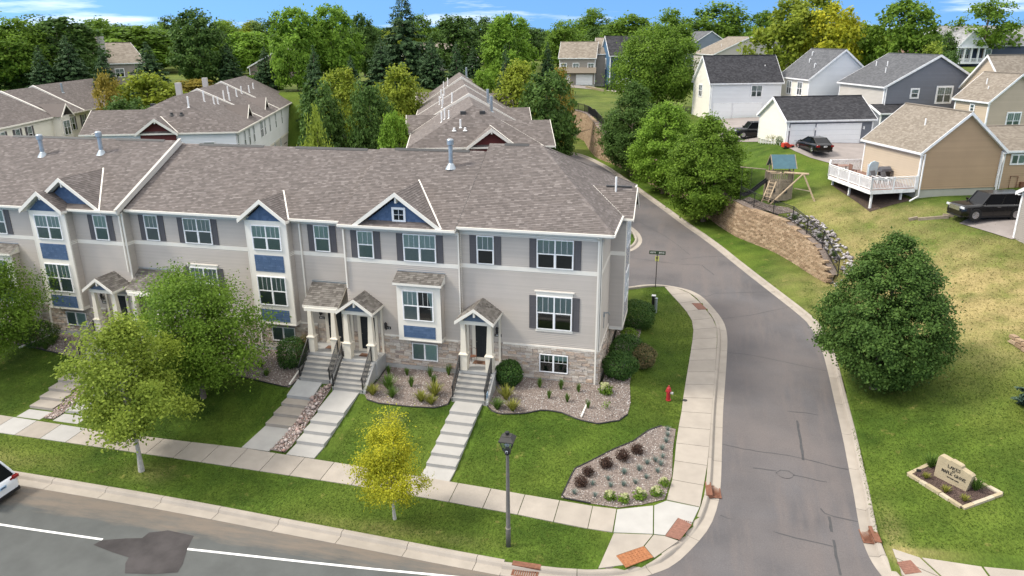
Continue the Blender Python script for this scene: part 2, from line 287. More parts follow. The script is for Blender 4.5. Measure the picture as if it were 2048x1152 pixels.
leafm('leaf_yellow',(.19,.235,.02),(.64,.60,.045),.45); leafm('leaf_yg',(.13,.19,.02),(.33,.38,.045),.42); leafm('leaf_gold',(.19,.165,.025),(.40,.31,.06),.35)
leafm('leaf_needle',(.032,.068,.026),(.082,.145,.055),.2); leafm('leaf_blue',(.035,.065,.045),(.09,.14,.10),.15); leafm('leaf_light',(.135,.195,.024),(.35,.43,.065),.42)
leafm('leaf_bush',(.022,.06,.014),(.075,.145,.03),.2); leafm('leaf_bronze',(.06,.075,.03),(.20,.15,.07),.2); leafm('leaf_plum',(.028,.016,.014),(.085,.05,.035),.2)
leafm('blade_green',(.05,.10,.02),(.16,.26,.05),.3); leafm('blade_yellow',(.16,.18,.03),(.36,.36,.08),.3); leafm('blade_blue',(.12,.17,.15),(.27,.34,.31),.2); leafm('flower_cream',(.45,.47,.22),(.68,.68,.42),.3); leafm('flower_pink',(.35,.12,.12),(.5,.3,.25),.3)
def lawnm():
    m=bpy.data.materials.new('lawn'); MATS['lawn']=m; m.use_nodes=True; t=m.node_tree; b=t.nodes['Principled BSDF']; b.inputs['Roughness'].default_value=.9; b.inputs['Specular IOR Level'].default_value=.1
    tcn=N(t,'ShaderNodeTexCoord'); o=tcn.outputs['Object']
    def noise(s,d=5.,r=.6,vec=o): n=N(t,'ShaderNodeTexNoise',Scale=s,Detail=d,Roughness=r); t.links.new(vec,n.inputs['Vector']); return n.outputs[0]
    def rng_(src,a,c,lo=0.,hi=1.): q=N(t,'ShaderNodeMapRange'); q.inputs[1].default_value=a; q.inputs[2].default_value=c; q.inputs[3].default_value=lo; q.inputs[4].default_value=hi; t.links.new(src,q.inputs[0]); return q.outputs[0]
    def mix(f,a,c):
        q=N(t,'ShaderNodeMix',data_type='RGBA'); t.links.new(f,q.inputs[0])
        for i,k in((6,a),(7,c)):
            if isinstance(k,tuple): q.inputs[i].default_value=(*k,1)
            else: t.links.new(k,q.inputs[i])
        return q.outputs[2]
    mp=N(t,'ShaderNodeMapping'); mp.inputs['Scale'].default_value=(1,.35,1); t.links.new(o,mp.inputs[0])
    g=mix(rng_(noise(.55,4.),.32,.7),(.034,.066,.009),(.078,.128,.017))
    g=mix(rng_(noise(.13,3.),.46,.74),g,(.115,.155,.024))
    g=mix(rng_(noise(1.7,5.),.62,.80),g,(.20,.185,.055))
    dry=N(t,'ShaderNodeAttribute'); dry.attribute_name='dry'
    ad=N(t,'ShaderNodeMath',operation='MULTIPLY'); t.links.new(dry.outputs['Fac'],ad.inputs[0]); t.links.new(rng_(noise(.45,5.),.28,.60,.25,1.25),ad.inputs[1])
    cl=N(t,'ShaderNodeClamp'); t.links.new(ad.outputs[0],cl.inputs[0])
    g=mix(cl.outputs[0],g,mix(noise(2.5,6.),(.20,.165,.06),(.36,.29,.14)))
    fine=rng_(noise(16.,4.,.7,mp.outputs[0]),.25,.75,.55,1.45); vm=N(t,'ShaderNodeVectorMath',operation='SCALE'); t.links.new(g,vm.inputs[0]); t.links.new(fine,vm.inputs['Scale'])
    mw=N(t,'ShaderNodeMapping');mw.inputs['Rotation'].default_value=(0,0,R(62));t.links.new(o,mw.inputs[0])
    wv=N(t,'ShaderNodeTexWave',Scale=.16);wv.inputs['Distortion'].default_value=1.2;wv.inputs['Detail Scale'].default_value=.3;t.links.new(mw.outputs[0],wv.inputs['Vector']);wr_=rng_(wv.outputs['Fac'],0,1,.93,1.07)
    vm2=N(t,'ShaderNodeVectorMath',operation='SCALE');t.links.new(vm.outputs[0],vm2.inputs[0]);t.links.new(wr_,vm2.inputs['Scale']);t.links.new(vm2.outputs[0],b.inputs['Base Color'])
    bp=N(t,'ShaderNodeBump',Strength=.7,Distance=.06); t.links.new(noise(14.,4.,.7),bp.inputs['Height']); t.links.new(bp.outputs[0],b.inputs['Normal'])
lawnm()
leafm('lawn_blade',(.046,.088,.010),(.125,.180,.028),.3);leafm('dry_blade',(.15,.14,.045),(.34,.28,.13),.25)
def sst(a,b,x):
    t=np.clip((np.asarray(x,float)-a)/(b-a),0,1); return t*t*(3-2*t)
def lowland(x,y):
    x=np.asarray(x,float);y=np.asarray(y,float)
    base=np.interp(y,[10,23.6,24.4,28.4,40,50,65,80,100,140,200,300,600,1500],[-.28,-.22,-.12,0,.72,1.25,1.9,2.45,3.1,3.6,4.0,4.4,5,6])
    TD=np.interp(y,[29.5,33.2,34.3,37.3,50,62,80],[0.03,.90,1.15,1.52,1.7,1.95,2.45])
    TC=np.interp(y,[29.9,32.3,34.3,37.3,50,62,80],[0.03,.58,1.05,1.52,1.7,1.95,2.45])
    TB=np.interp(y,[31.2,33.6,34.8,37.3,50,62,80],[0.05,.66,1.08,1.52,1.7,1.95,2.45])
    wc=sst(-13.5,-16.5,x);wb=sst(-19.2,-20.2,x)*(1-sst(-22,-25,x))
    T=TD*(1-wc)+(TC*(1-wb)+TB*wb)*wc
    w=1-sst(-3.4,.1,x)
    m=(y>28.4)&(y<80)
    base=np.where(m,base+(T-base)*w,base)
    hw=(x+25)*-.326+(y-62)*.945
    return base+8.5*sst(44,55,hw)*(1-sst(-44,-26,x))
KERB_R=np.array([(9.3,24),(8.75,26.37),(8.64,28.38),(8.63,29.8),(8.72,31.47),(8.79,33.53),(8.88,36.34),(9.02,38.7),(9.13,41.89),(9.2,46.2),(8.86,50.55),(6.78,56.33),(4.58,62.74),(2.26,68.19),(-.49,74.19),(-2.4,78.36),(-4.83,84.06),(-7.78,92.06),(-11.14,100.02),(-14.0,106.6),(-16.83,110.78),(-20.9,113.45),(-40,118)])
WALL=np.array([(12.0,55.2),(10.56,57.62),(9.44,59.99),(8.36,62.73),(7.12,65.17),(5.5,67.2),(3.88,69.41),(.99,76.98),(-4.96,90.11),(-10.74,101.76),(-12.85,105.19),(-14.35,108.57),(-15.87,114.01),(-18.23,124.27),(-22.15,129.1),(-40,140)])
def sdist(x,y,P):
    x=np.asarray(x,float);y=np.asarray(y,float)
    best=np.full(x.shape,1e9);sg=np.ones(x.shape)
    for (ax,ay),(bx,by) in zip(P[:-1],P[1:]):
        dx,dy=bx-ax,by-ay;l2=dx*dx+dy*dy
        t=np.clip(((x-ax)*dx+(y-ay)*dy)/l2,0,1)
        d=np.hypot(x-ax-t*dx,y-ay-t*dy);s=np.where((dx*(y-ay)-dy*(x-ax))<0,1.,-1.)
        m=d<best-1e-9;best=np.where(m,d,best);sg=np.where(m,s,sg)
    return best*sg
UC=np.array([(9.2,26,.0),(9.2,31,.3),(9.3,36,.62),(9.4,41,.95),(9.3,47,1.25),(9.1,51,1.45),(12,31.5,.55),(11.7,41,1.6),(20,30,1.2),(20,38,2.2),(14,47,2.6),(17,52,4.2),(20,56,5.6),(24,50,4.8),(30,42,3.6),(35,30,2.6),
 (11.4,56.8,2.3),(10.6,59,3.6),(9.6,61.5,4.5),(8.2,64.5,5.0),(4.7,69.6,5.3),(7.8,69.7,6.0),(12,63,5.5),(-1,80,5.7),(-11.5,104,5.9),(-14.4,111,7.7),(-17.6,126,8.1),(20.2,59.9,6.5),(17.9,66,7.0),(23.9,67.7,7.1),(30,64,7.0),(14,74,7.6),(11.5,79,8.5),(9,82.2,8.9),(18,85.5,8.9),(4,86,7.6),(1.5,108.5,8.6),(11.5,113,8.9),(-3,96,6.7),(20,97,9.0),(35,100,9.2),(-18.9,165,8.7),(-10,140,8.6),(40,80,8.3),(60,60,7.5),(60,100,9.5),(60,150,10),(0,190,9.2),(40,190,10.2),(80,230,10.5),(80,40,5),(80,25,3.5),(-30,180,9.2),(-27,168,9.5)])
def _k(r2): return np.where(r2>1e-9,r2*np.log(r2+1e-12),0.)
def _tps():
    X=UC[:,:2];n=len(X);K=_k(((X[:,None]-X[None])**2).sum(-1))+np.eye(n)*2.0
    P=np.c_[np.ones(n),X];A=np.block([[K,P],[P.T,np.zeros((3,3))]])
    return np.linalg.solve(A,np.r_[UC[:,2],0,0,0])
_TW=_tps()
def upland(x,y):
    x=np.asarray(x,float);y=np.asarray(y,float);s=x.shape;x=x.ravel();y=y.ravel()
    Q=np.c_[np.clip(x,-60,110),np.clip(y,20,250)]
    r=_k(((Q[:,None]-UC[None,:,:2])**2).sum(-1))@_TW[:-3]+_TW[-3]+Q@_TW[-2:]
    return r.reshape(s)
def ground(x,y):
    x=np.asarray(x,float);y=np.asarray(y,float)
    L=lowland(x,y);Lk=L+.14*sst(-4,-1,x)
    dk=sdist(x,y,KERB_R);dw=sdist(x,y,WALL)
    far=sst(190,260,y)
    U=upland(x,y);U=np.where(y>190,U*(1-far)+np.maximum(L,10.3)*far,U)
    near=sst(0,3.0,dk)*(U-Lk)+Lk
    strip=Lk+.16*sst(0,1.5,dk)
    above=np.where(dw>.8,np.maximum(U,strip),strip)
    w=sst(55.2,57.0,y)
    right=np.where(y>57,above,near)
    right=np.where((y>55.2)&(y<=57),np.where(dw>.0,near,near*(1-w)+strip*w),right)
    return np.where(dk>0,right,Lk)
# ---------------------------------------------------------------- polyline helpers
def gz(x,y): return float(ground(np.array([x]),np.array([y]))[0])
def lz(x,y): return float(lowland(np.array([x]),np.array([y]))[0])
def resamp(P,step):
    P=np.asarray(P,float);d=np.r_[0,np.cumsum(np.hypot(*np.diff(P,axis=0).T))];n=max(2,int(round(d[-1]/step))+1)
    s=np.linspace(0,d[-1],n); return np.c_[np.interp(s,d,P[:,0]),np.interp(s,d,P[:,1])]
def smooth(P,it=2):
    P=np.asarray(P,float)
    for _ in range(it):
        Q=[P[0]]
        for a,b in zip(P[:-1],P[1:]): Q+= [a*.75+b*.25,a*.25+b*.75]
        Q.append(P[-1]);P=np.array(Q)
    return P
def offs(P,d):
    P=np.asarray(P,float);t=np.gradient(P,axis=0);t/=np.hypot(*t.T)[:,None]+1e-9
    return P+np.c_[t[:,1],-t[:,0]]*d          # to the right of travel
def inpoly(x,y,P):
    x=np.asarray(x);y=np.asarray(y);r=np.zeros(x.shape,bool);P=np.asarray(P);n=len(P)
    for i in range(n):
        x0,y0=P[i];x1,y1=P[(i+1)%n]
        if y0==y1: continue
        c=((y0>y)!=(y1>y))&(x<(x1-x0)*(y-y0)/(y1-y0)+x0); r^=c
    return r
def drape(name,poly,mat,f,eps=.0,res=.8,kind='structure',parent=None,skirt=0,**k):
    """sheet over the ground inside poly"""
    B=np.vstack([resamp([poly[i],poly[(i+1)%len(poly)]],res)[:-1] for i in range(len(poly))])
    x0,y0=B.min(0);x1,y1=B.max(0);gx,gy=np.meshgrid(np.arange(x0+res/2,x1,res),np.arange(y0+res/2,y1,res));gx=gx.ravel();gy=gy.ravel()
    m=inpoly(gx,gy,B);gx=gx[m];gy=gy[m]
    if len(gx):
        d=np.min(np.hypot(gx[:,None]-B[None,:,0],gy[:,None]-B[None,:,1]),axis=1);gx=gx[d>res*.45];gy=gy[d>res*.45]
    nb=len(B);pts=[Vector(p) for p in np.vstack([B,np.c_[gx,gy]])]
    v,e,fc,*_=delaunay_2d_cdt(pts,[(i,(i+1)%nb) for i in range(nb)],[],1,1e-6)
    V=np.array([(p.x,p.y) for p in v]);z=f(V[:,0],V[:,1])+eps
    me=bpy.data.meshes.new(name); me.from_pydata([(a,b,c) for (a,b),c in zip(V,z)],[],[t if True else t for t in fc]); me.materials.append(MATS[mat]); me.update()
    bm_up(me)
    return put(name,me,parent,kind=kind,**k)
def bm_up(me):
    if len(me.polygons) and sum(p.normal.z for p in me.polygons)<0: me.flip_normals()
# ---------------------------------------------------------------- ground, streets, kerbs, pavements
ROAD_R=smooth([(12,23.75),(9.8,24.2),(8.8,25.1),(8.26,26.42),(8.03,27.2),(7.92,28.4),(8.0,30),(8.12,31.53),(8.22,33.49),(8.38,36.32),(8.52,40.29),(8.66,43.5),(8.72,46.3),(8.45,50.2),(7.8,52.2),(6.6,55.2),(4.2,61.2),(1.7,67.9),(-1.1,74.15),(-3.4,79.8),(-6.1,86.3),(-9.1,93.6),(-11.9,99.9),(-14.8,105.8),(-17.3,109.4),(-21.3,112.6),(-40,117.2)],1)
ROAD_L=smooth([(-6.3,23.2),(-3.2,23.42),(-1.6,23.85),(-.5,24.45),(.38,25.19),(1.16,26.55),(1.79,27.92),(2.15,29.5),(2.29,31.02),(2.36,33),(2.5,37.44),(2.62,39.67),(2.75,41.93),(2.9,44.92),(2.98,47.09),(2.89,48.91),(2.6,50.4),(1.99,52.3),(1.38,53.95),(.6,55.04),(-.23,55.55),(-1.34,55.6),(-2.71,55.0),(-4.2,54.0),(-6.5,52.9),(-12,52.2),(-50,51.5)],1)
ISL=smooth([(-50,62),(-12,62.1),(-6.5,62.4),(-4.9,63.0),(-4.33,64.2),(-4.07,65.67),(-4.10,67.2),(-4.64,69.45),(-5.41,71.12),(-7.6,76),(-10.6,84),(-13.6,92),(-17,99.5),(-21,105.5),(-40,109.5)],1)
MROAD=smooth([(-90,24.0),(-45,23.98),(-30.17,23.9),(-26.78,23.87),(-23.59,23.83),(-20.4,23.75),(-17.16,23.62),(-13.88,23.5),(-11.41,23.4),(-8.77,23.28),(-6.3,23.2)],1)
MKB=smooth([(-90,24.78),(-45,24.76),(-30.78,24.67),(-26.78,24.64),(-23.53,24.58),(-20.3,24.5),(-17.05,24.4),(-13.77,24.28),(-11.35,24.18),(-8.74,24.08),(-5.9,23.98),(-3.2,24.1)],1)
road_poly=np.vstack([[(-6.3,22.6)],ROAD_L,ISL,ROAD_R[::-1],[(12,22.6)]])
sink_poly=np.vstack([[(-120,0)],offs(MROAD,-.62),offs(ROAD_L,-.5),offs(ISL,-.5),offs(ROAD_R,.5)[::-1],[(40,23.4),(40,0)]])
xs=np.r_[np.arange(-900,-90,30),np.arange(-90,-46,3),np.arange(-46,25,.32),np.arange(25,70,2.5),np.arange(70,900,30)]
ys=np.r_[np.arange(-10,21,3),np.arange(21,76,.32),np.arange(76,140,.8),np.arange(140,220,5),np.arange(220,1700,30)]
GX,GY=np.meshgrid(xs,ys);GZ=ground(GX,GY)
ins=inpoly(GX.ravel(),GY.ravel(),sink_poly).reshape(GX.shape)
main_b=(GX>-3.9)&(GX<0); GZ=np.where(ins,lowland(GX,GY)-.40,GZ)
bl=((GX>-18.9)&(GX<-4.3)&(GY>37.9)&(GY<49))|((GX>-50)&(GX<-18)&(GY>38.2)&(GY<49)); GZ=np.where(bl,.6,GZ)
for (x0,x1,ys_,zs_) in ((-11.75,-10.1,[28.5,29.6,29.6,33.2,34.4],[.0,.02,.05,.93,1.15]),(-19.0,-17.3,[29,30.05,32.3,34.3],[.0,.03,.62,1.05]),(-21.65,-19.9,[29,31.35,33.55,34.8],[.0,.06,.7,1.1])):
    m_=(GX>x0)&(GX<x1)&(GY>28.6)&(GY<34.4); GZ=np.where(m_,np.minimum(GZ,np.interp(GY,ys_,zs_)-.07),GZ)
ny,nx=GX.shape;idx=np.arange(nx*ny).reshape(ny,nx)
Q=np.stack([idx[:-1,:-1],idx[:-1,1:],idx[1:,1:],idx[1:,:-1]],-1).reshape(-1,4)
me=fast('lawn',np.stack([GX,GY,GZ],-1).reshape(-1,3),Q,'lawn')
def blob(cx,cy,rx,ry,a=0):
    c,s=math.cos(a),math.sin(a);u=(GX-cx)*c+(GY-cy)*s;v=-(GX-cx)*s+(GY-cy)*c; return np.exp(-((u/rx)**2+(v/ry)**2))
dry=1.2*blob(17,52,7.2,8.0)+.6*blob(21,47,5,6)+.95*blob(12.6,57.5,3.2,4.5)+.9*blob(12.2,66.5,3.6,3.4)+.85*blob(9.2,28.4,.5,1.9)+.7*blob(10,27.9,1.3,.35)+.45*blob(-11.5,24.7,4,.45)+.4*blob(-24.5,26.2,1.2,.8)+.5*blob(-33,25.6,3,.7)+.35*blob(-14.7,32.6,.7,.5)+.3*blob(1,51,1.6,2.6)+.55*blob(16,63.5,5,1.5)+.25*blob(7.6,58.5,1.2,3)
dry+=np.where(GY>110,.2,0)
at=me.attributes.new('dry','FLOAT','POINT'); at.data.foreach_set('value',np.clip(dry*.66,0,1.0).astype(np.float32).ravel())
me.polygons.foreach_set('use_smooth',[True]*len(me.polygons))
lawn=put('lawn',me,kind='structure')
drape('main_street',[(-90,2),(45,2),(45,23.7),(12,23.75)]+[tuple(p) for p in MROAD[::-1]],'asphalt_main',lowland,0,2.5)
drape('side_road',road_poly,'asphalt',lowland,.004,1.2)
def ribbon(name,pts,w,mat,parent=None,eps=.009,step=.35,jit=.3,**k):
    P=resamp(smooth(pts,1),step);n=len(P);ww=np.array([w*(1+random.uniform(-jit,jit)) for _ in range(n)])
    P=P+np.random.default_rng(len(P)).normal(0,.018 if jit>.1 else 0,P.shape)
    A=offs(P,0);t=np.gradient(P,axis=0);t/=np.hypot(*t.T)[:,None];nn=np.c_[t[:,1],-t[:,0]]
    a=P+nn*ww[:,None]/2;b=P-nn*ww[:,None]/2
    mb=MB()
    for i in range(n-1):
        q=[a[i],a[i+1],b[i+1],b[i]]
        mb.quad(*[(p[0],p[1],lz(p[0],p[1])+eps) for p in q])
    o=mb.build(name,mat,parent,**k);bm_up(o.data); return o
CR=[[(2.42,34.43),(3.74,34.09),(5.16,34.13),(6.3,33.95),(7.83,33.49),(8.16,33.48)],[(6.29,37.41),(6.25,35.6),(6.22,33.85)],[(5.84,38.28),(6.79,38.32),(7.44,38.25)],[(3.81,32.68),(4.88,32.66)],[(5.65,32.51),(7.05,32.23)],[(2.22,28.86),(3.25,28.52),(4.65,28.14),(5.92,27.91),(6.68,27.83)],[(6.51,30.19),(6.82,29.79),(7.46,29.69),(7.95,29.67)],[(6.81,29.72),(6.75,27.91),(6.72,26.84),(6.74,26.13)],[(2.95,44.86),(4.28,44.78),(6.02,44.31),(8.56,43.51)],[(2.65,50.13),(4.25,50.81),(6.37,52.43),(7.64,53.25)],[(1.3,54.33),(1.71,54.02),(2.08,54.71),(3,55.1),(6.66,56.04)],[(-1.04,61.93),(1.1,63.28),(3.4,64)],[(1.28,61.22),(1.72,60.05),(2.23,58.95)],[(-4.6,61.4),(-2.99,60.83),(1.12,61.18)],[(-4.9,73.2),(-3.68,71.1),(-1.63,67.89),(.25,63.67)],[(-8,84),(-5,81),(-2,78)]]
CW=[.055,.12,.05,.06,.05,.06,.055,.13,.04,.04,.045,.055,.06,.05,.05,.05]
road=bpy.data.objects['side_road']; mst=bpy.data.objects['main_street']
for c,w in zip(CR,CW): ribbon('crack_seal',c,w,'tar',road)
cy=[(5.25+.42*math.cos(a),32.5+.30*math.sin(a)) for a in np.linspace(0,2*math.pi,17)]
mh=MB(); mh.lathe([(.36,0),(.36,.012),(.3,.013),(.3,.009),(.02,.009)],(5.25,32.5,lz(5.25,32.5)),18)
tag(mh.build('manhole_cover','asphalt'),'round manhole cover set flush in the side road between crack lines','manhole'); ribbon('crack_seal',cy,.05,'tar',road,jit=.05)
def mark(pts,**k): return ribbon('lane_line',pts,.12,'line_paint',mst,eps=.008,jit=.04,**k)
mark([(-60,21.25),(-45,21.22),(-33,21.22),(-28.51,21.28),(-23.34,21.46)]); mark([(-19.43,21.75),(-12.33,22.3),(-7.77,22.75),(-4,23.0)])
drape('asphalt_patch',[(-23.45,21.07),(-23.34,21.4),(-22.4,21.75),(-21.75,21.92),(-21.71,22.36),(-21.16,22.63),(-20.4,22.6),(-19.68,22.56),(-19.41,21.76),(-19.0,20.9),(-18.88,20.42),(-19.8,20.1),(-20.9,19.89),(-21.3,20.4),(-21.42,20.74),(-22.3,20.85)],'tar_patch',lowland,.012,.5,kind=None,parent=mst)
# kerbs: cast in lengths with open joints
PL=[(-1.2,25.2),(.55,27.3),(1.15,51.6),(9.2,27.0)]
def kerb(name,path,side,width=.66,sec=3.05,lip=0.):
    base=put(name,None,kind='structure')
    P=resamp(path,.38);k=width/.66
    prof=[(0,.0),(.40,-.012),(.455,.10),(.50,.145),(.62,.15),(.66,.13),(.66,-.3),(0,-.3)]
    per=int(sec/.38)
    t=np.gradient(P,axis=0);t/=np.hypot(*t.T)[:,None];nn=np.c_[t[:,1],-t[:,0]]*side
    for s in range(0,len(P)-1,per):
        seg=list(range(s,min(s+per,len(P)-1)+1))
        if len(seg)<2: continue
        vs=[];fs=[];n=len(prof)
        for j,i in enumerate(seg):
            sh=.012 if j==0 else (-.012 if j==len(seg)-1 else 0)
            x,y=P[i]+t[i]*sh;z=lz(x,y)+.012
            lowr=min(1,max(0,(min(math.hypot(x-a,y-b) for a,b in PL)-.7)/.9))
            for d,h in prof: q=(x+nn[i][0]*d*k,y+nn[i][1]*d*k); vs.append((q[0],q[1],z+(h*lowr if h>0.02 else h)))
        for j in range(len(seg)-1):
            for a in range(n): fs.append((j*n+a,j*n+(a+1)%n,(j+1)*n+(a+1)%n,(j+1)*n+a))
        fs+= [tuple(range(n)),tuple(range((len(seg)-1)*n,len(seg)*n))[::-1]]
        if side<0: fs=[f[::-1] for f in fs]
        MB().add(vs,fs).build('kerb_section','concrete',base)
    return base
kerb('main_street_kerb',MROAD[MROAD[:,0]>-60],-1,.80,3.4)
kerb('side_road_kerb',ROAD_R[:-1],1)
kerb('side_road_kerb',ROAD_L[ROAD_L[:,0]>-12],-1)
kerb('court_kerb',ISL[(ISL[:,0]>-15)&(ISL[:,1]<110)],-1)
# pavements as single slabs
def slab(parent,quad4,mat,top=.035,th=.12,inset=.012,f=ground):
    q=np.array(quad4,float);c=q.mean(0);q=c+(q-c)*(1-inset*2/np.hypot(*(q-c).T)[:,None])
    if 0.5*sum(q[i][0]*q[(i+1)%len(q)][1]-q[(i+1)%len(q)][0]*q[i][1] for i in range(len(q)))<0: q=q[::-1]
    z=f(q[:,0],q[:,1])+top
    MB().extr([(a,b,zz-th) for (a,b),zz in zip(q,z)],(0,0,th)).build('slab',mat,parent)
sw=put('sidewalk',None,kind='structure')
SN=np.array([(-60,29.2),(-36.7,29.05),(-29.8,28.85),(-26,28.9),(-21.3,29.0),(-15.5,28.85),(-10,28.56),(-4.8,28.33),(-2.25,28.16)]);SS=np.array([(-60,27.6),(-35.1,27.5),(-24.3,27.45),(-14.7,27.32),(-9.8,27.1),(-6.28,26.9),(-2.21,26.53)])
fn=lambda x:np.interp(x,SN[:,0],SN[:,1]);fs_=lambda x:np.interp(x,SS[:,0],SS[:,1])
jx=[-2.23,-3.3]+[-4.82-1.63*i for i in range(28)]
white={18,20,22}
for i,(a,b) in enumerate(zip(jx[:-1],jx[1:])):
    slab(sw,[(b,fs_(b)),(a,fs_(a)),(a,fn(a)),(b,fn(b))],'concrete_new' if i in white else 'concrete')
WL=smooth([(-.12,29.2),(.12,30.94),(.1,33.19),(.17,35.03),(.3,36.58),(.33,38.06),(.43,40.1),(.55,42.37),(.73,45.8),(.78,47.6),(.62,49.4),(-.24,51.86),(-.99,53.46),(-1.5,54.75)],1)
WR=smooth([(1.36,29.0),(1.55,30.94),(1.72,32.61),(1.88,36.94),(2.02,39.33),(2.15,42.51),(2.3,46.27),(2.33,48.16),(2.1,49.53),(1.6,51.1),(.72,53.6),(-.1,54.9),(-.9,55.05)],1)
n=17
WLs=resamp(WL,1);WRs=resamp(WR,1)
def par(P,u): d=np.r_[0,np.cumsum(np.hypot(*np.diff(P,axis=0).T))];s=u*d[-1]; return (np.interp(s,d,P[:,0]),np.interp(s,d,P[:,1]))
for i in range(n):
    u0,u1=i/n,(i+1)/n; slab(sw,[par(WLs,u0),par(WRs,u0),par(WRs,u1),par(WLs,u1)],'concrete')
for q,m in(([(-2.2,26.53),(-2.22,28.14),(-.66,28.68),(-.55,26.74)],'concrete_new'),([(-.64,28.7),(-.12,29.15),(1.34,28.98),(1.02,27.75),(.44,28.03),(-.06,26.76),(-.53,26.74)],'concrete_new'),
  ([(-2.18,26.51),(-.55,26.72),(-.88,25.9),(-1.93,25.12),(-1.55,24.62),(-2.55,24.28)],'concrete'),([(-.53,26.72),(-.06,26.74),(.52,26.55),(-.42,25.28),(-.86,25.9)],'concrete'),
  ([(8.95,28.0),(8.95,27.45),(10.4,26.6),(9.9,27.65)],'concrete'),([(9.95,27.66),(10.45,26.6),(12.2,26.2),(12.0,27.38)],'concrete'),([(12.05,27.38),(12.25,26.2),(14,26.1),(13.9,27.35)],'concrete'),([(13.95,27.35),(14.05,26.1),(16,26.1),(16,27.4)],'concrete'),([(8.98,27.4),(8.98,26.5),(9.6,25.6),(10.5,26.5)],'concrete')):
    slab(sw,q,m,.03)
for q,lab in(([(-1.91,25.09),(-.87,25.87),(-.46,25.3),(-1.47,24.47)],'orange rust tactile plate at the street corner nearest the storm drain'),([(-.05,26.72),(.44,28.03),(1.02,27.7),(.55,26.6)],'brown tactile plate at the street corner beside the white pavement panels'),
  ([(.58,52.11),(1.22,52.22),(1.66,51.15),(1.05,50.98)],'small rust tactile plate on the curved sidewalk behind the end townhouse'),([(8.95,27.15),(9.5,27.39),(9.75,26.75),(9.1,26.5)],'rust tactile plate at the right corner below the entrance sign')):
    q=np.array(q);z=ground(q[:,0],q[:,1])+.03; o=MB().extr([(a,b,c) for (a,b),c in zip(q,z)],(0,0,.022)); c=q.mean(0)
    e1=(q[1]-q[0]);e2=(q[3]-q[0])
    for i in range(9):
        for j in range(7):
            p=q[0]+e1*(i+.5)/9+e2*(j+.5)/7; o.box(p[0]-.025,p[1]-.025,z.mean()+.02,p[0]+.025,p[1]+.025,gz(*p)+.06)
    tag(o.build('tactile_plate','rust_plate' if lab.startswith('orange') else 'rust_brown'),lab,'tactile plate')
def inlet(c,ang,label,L=.95,Wd=.42,side=1):
    t=thing('storm_drain',label,'storm drain',(c[0],c[1],lz(*c)),ang)
    g=MB(); g.box(-L/2,0,.0,L/2,.05,.03).box(-L/2,Wd-.05,0,L/2,Wd,.03).box(-L/2,.05,0,-L/2+.05,Wd-.05,.03).box(L/2-.05,.05,0,L/2,Wd-.05,.03)
    g.build('grate_frame','rust_iron',t,world=False)
    for i in range(11): x=-L/2+.08+i*(L-.16)/10; MB().box(x-.022,.05,.002,x+.022,Wd-.05,.026).build('grate_bar','rust_iron',t,world=False)
    MB().box(-L/2+.04,.04,-.012,L/2-.04,Wd-.04,.001).build('grate_pit','vent_dark',t,world=False)
    b=MB(); b.box(-L/2-.05,Wd+.0,0,L/2+.05,Wd+.035,.035).box(-L/2-.05,Wd-.01,.10,L/2+.05,Wd+.26,.172).box(-L/2-.05,Wd+.035,0,-L/2,Wd+.26,.10).box(L/2,Wd+.035,0,L/2+.05,Wd+.26,.10)
    b.build('curb_box','rust_iron',t,world=False); MB().box(-L/2,Wd+.03,.02,L/2,Wd+.05,.12).build('inlet_throat','vent_dark',t,world=False)
inlet((-5.35,23.32),R(1),'storm drain with rust grate in the front kerb at the bottom edge',1.05,.42)
inlet((2.27,30.45),R(94),'storm drain in the left kerb of the side road beside the corner garden',.95,.42)
inlet((7.92,28.75),R(-87),'storm drain in the right kerb of the side road below the entrance sign',.95,.42)
for (q,lab) in(((.46,38.05),'small round valve cap at the lawn edge of the side pavement'),):
    tag(MB().lathe([(.13,0),(.13,.05),(.09,.055),(.02,.055)],(q[0],q[1],gz(*q)),12).build('valve_cap','metal_black'),lab,'valve cap')
# ---------------------------------------------------------------- planting beds
def stones(name,polys,dens,size,mat,parent=None,emb=.3,f=ground,flat=.75,zadd=.03):
    V=[];Fq=[];rn=[]
    base=np.array([(1,0,0),(-1,0,0),(0,1,0),(0,-1,0),(0,0,1),(0,0,-1)],float);tri=np.array([(0,2,4),(2,1,4),(1,3,4),(3,0,4),(2,0,5),(1,2,5),(3,1,5),(0,3,5)])
    k=0
    for poly in polys:
        B=np.array(poly);x0,y0=B.min(0);x1,y1=B.max(0);n=int((x1-x0)*(y1-y0)*dens);X=rng.uniform(x0,x1,n);Y=rng.uniform(y0,y1,n);m=inpoly(X,Y,B);X=X[m];Y=Y[m];n=len(X)
        s=rng.uniform(size[0],size[1],n)*.5;sc=np.c_[s*rng.uniform(.8,1.5,n),s*rng.uniform(.7,1.1,n),s*flat*rng.uniform(.7,1.1,n)]
        a=rng.uniform(0,6.28,n);tl=rng.uniform(-.5,.5,n);P=base[None]*sc[:,None]*rng.uniform(.75,1.15,(n,6,1))
        P[:,:,2]+=P[:,:,0]*np.tan(tl)[:,None]*.5
        c,si=np.cos(a)[:,None],np.sin(a)[:,None];x=P[:,:,0]*c-P[:,:,1]*si;y=P[:,:,0]*si+P[:,:,1]*c
        Z=f(X,Y)+zadd+s*emb
        V.append(np.stack([x+X[:,None],y+Y[:,None],P[:,:,2]+Z[:,None]],-1).reshape(-1,3));Fq.append((tri[None]+(np.arange(n)*6)[:,None,None]).reshape(-1,3)+k);k+=6*n;rn.append(np.repeat(rng.uniform(0,1,n),8))
    me=fast(name,np.vstack(V),np.vstack(Fq),mat,np.concatenate(rn)); return put(name,me,parent,kind='stuff')
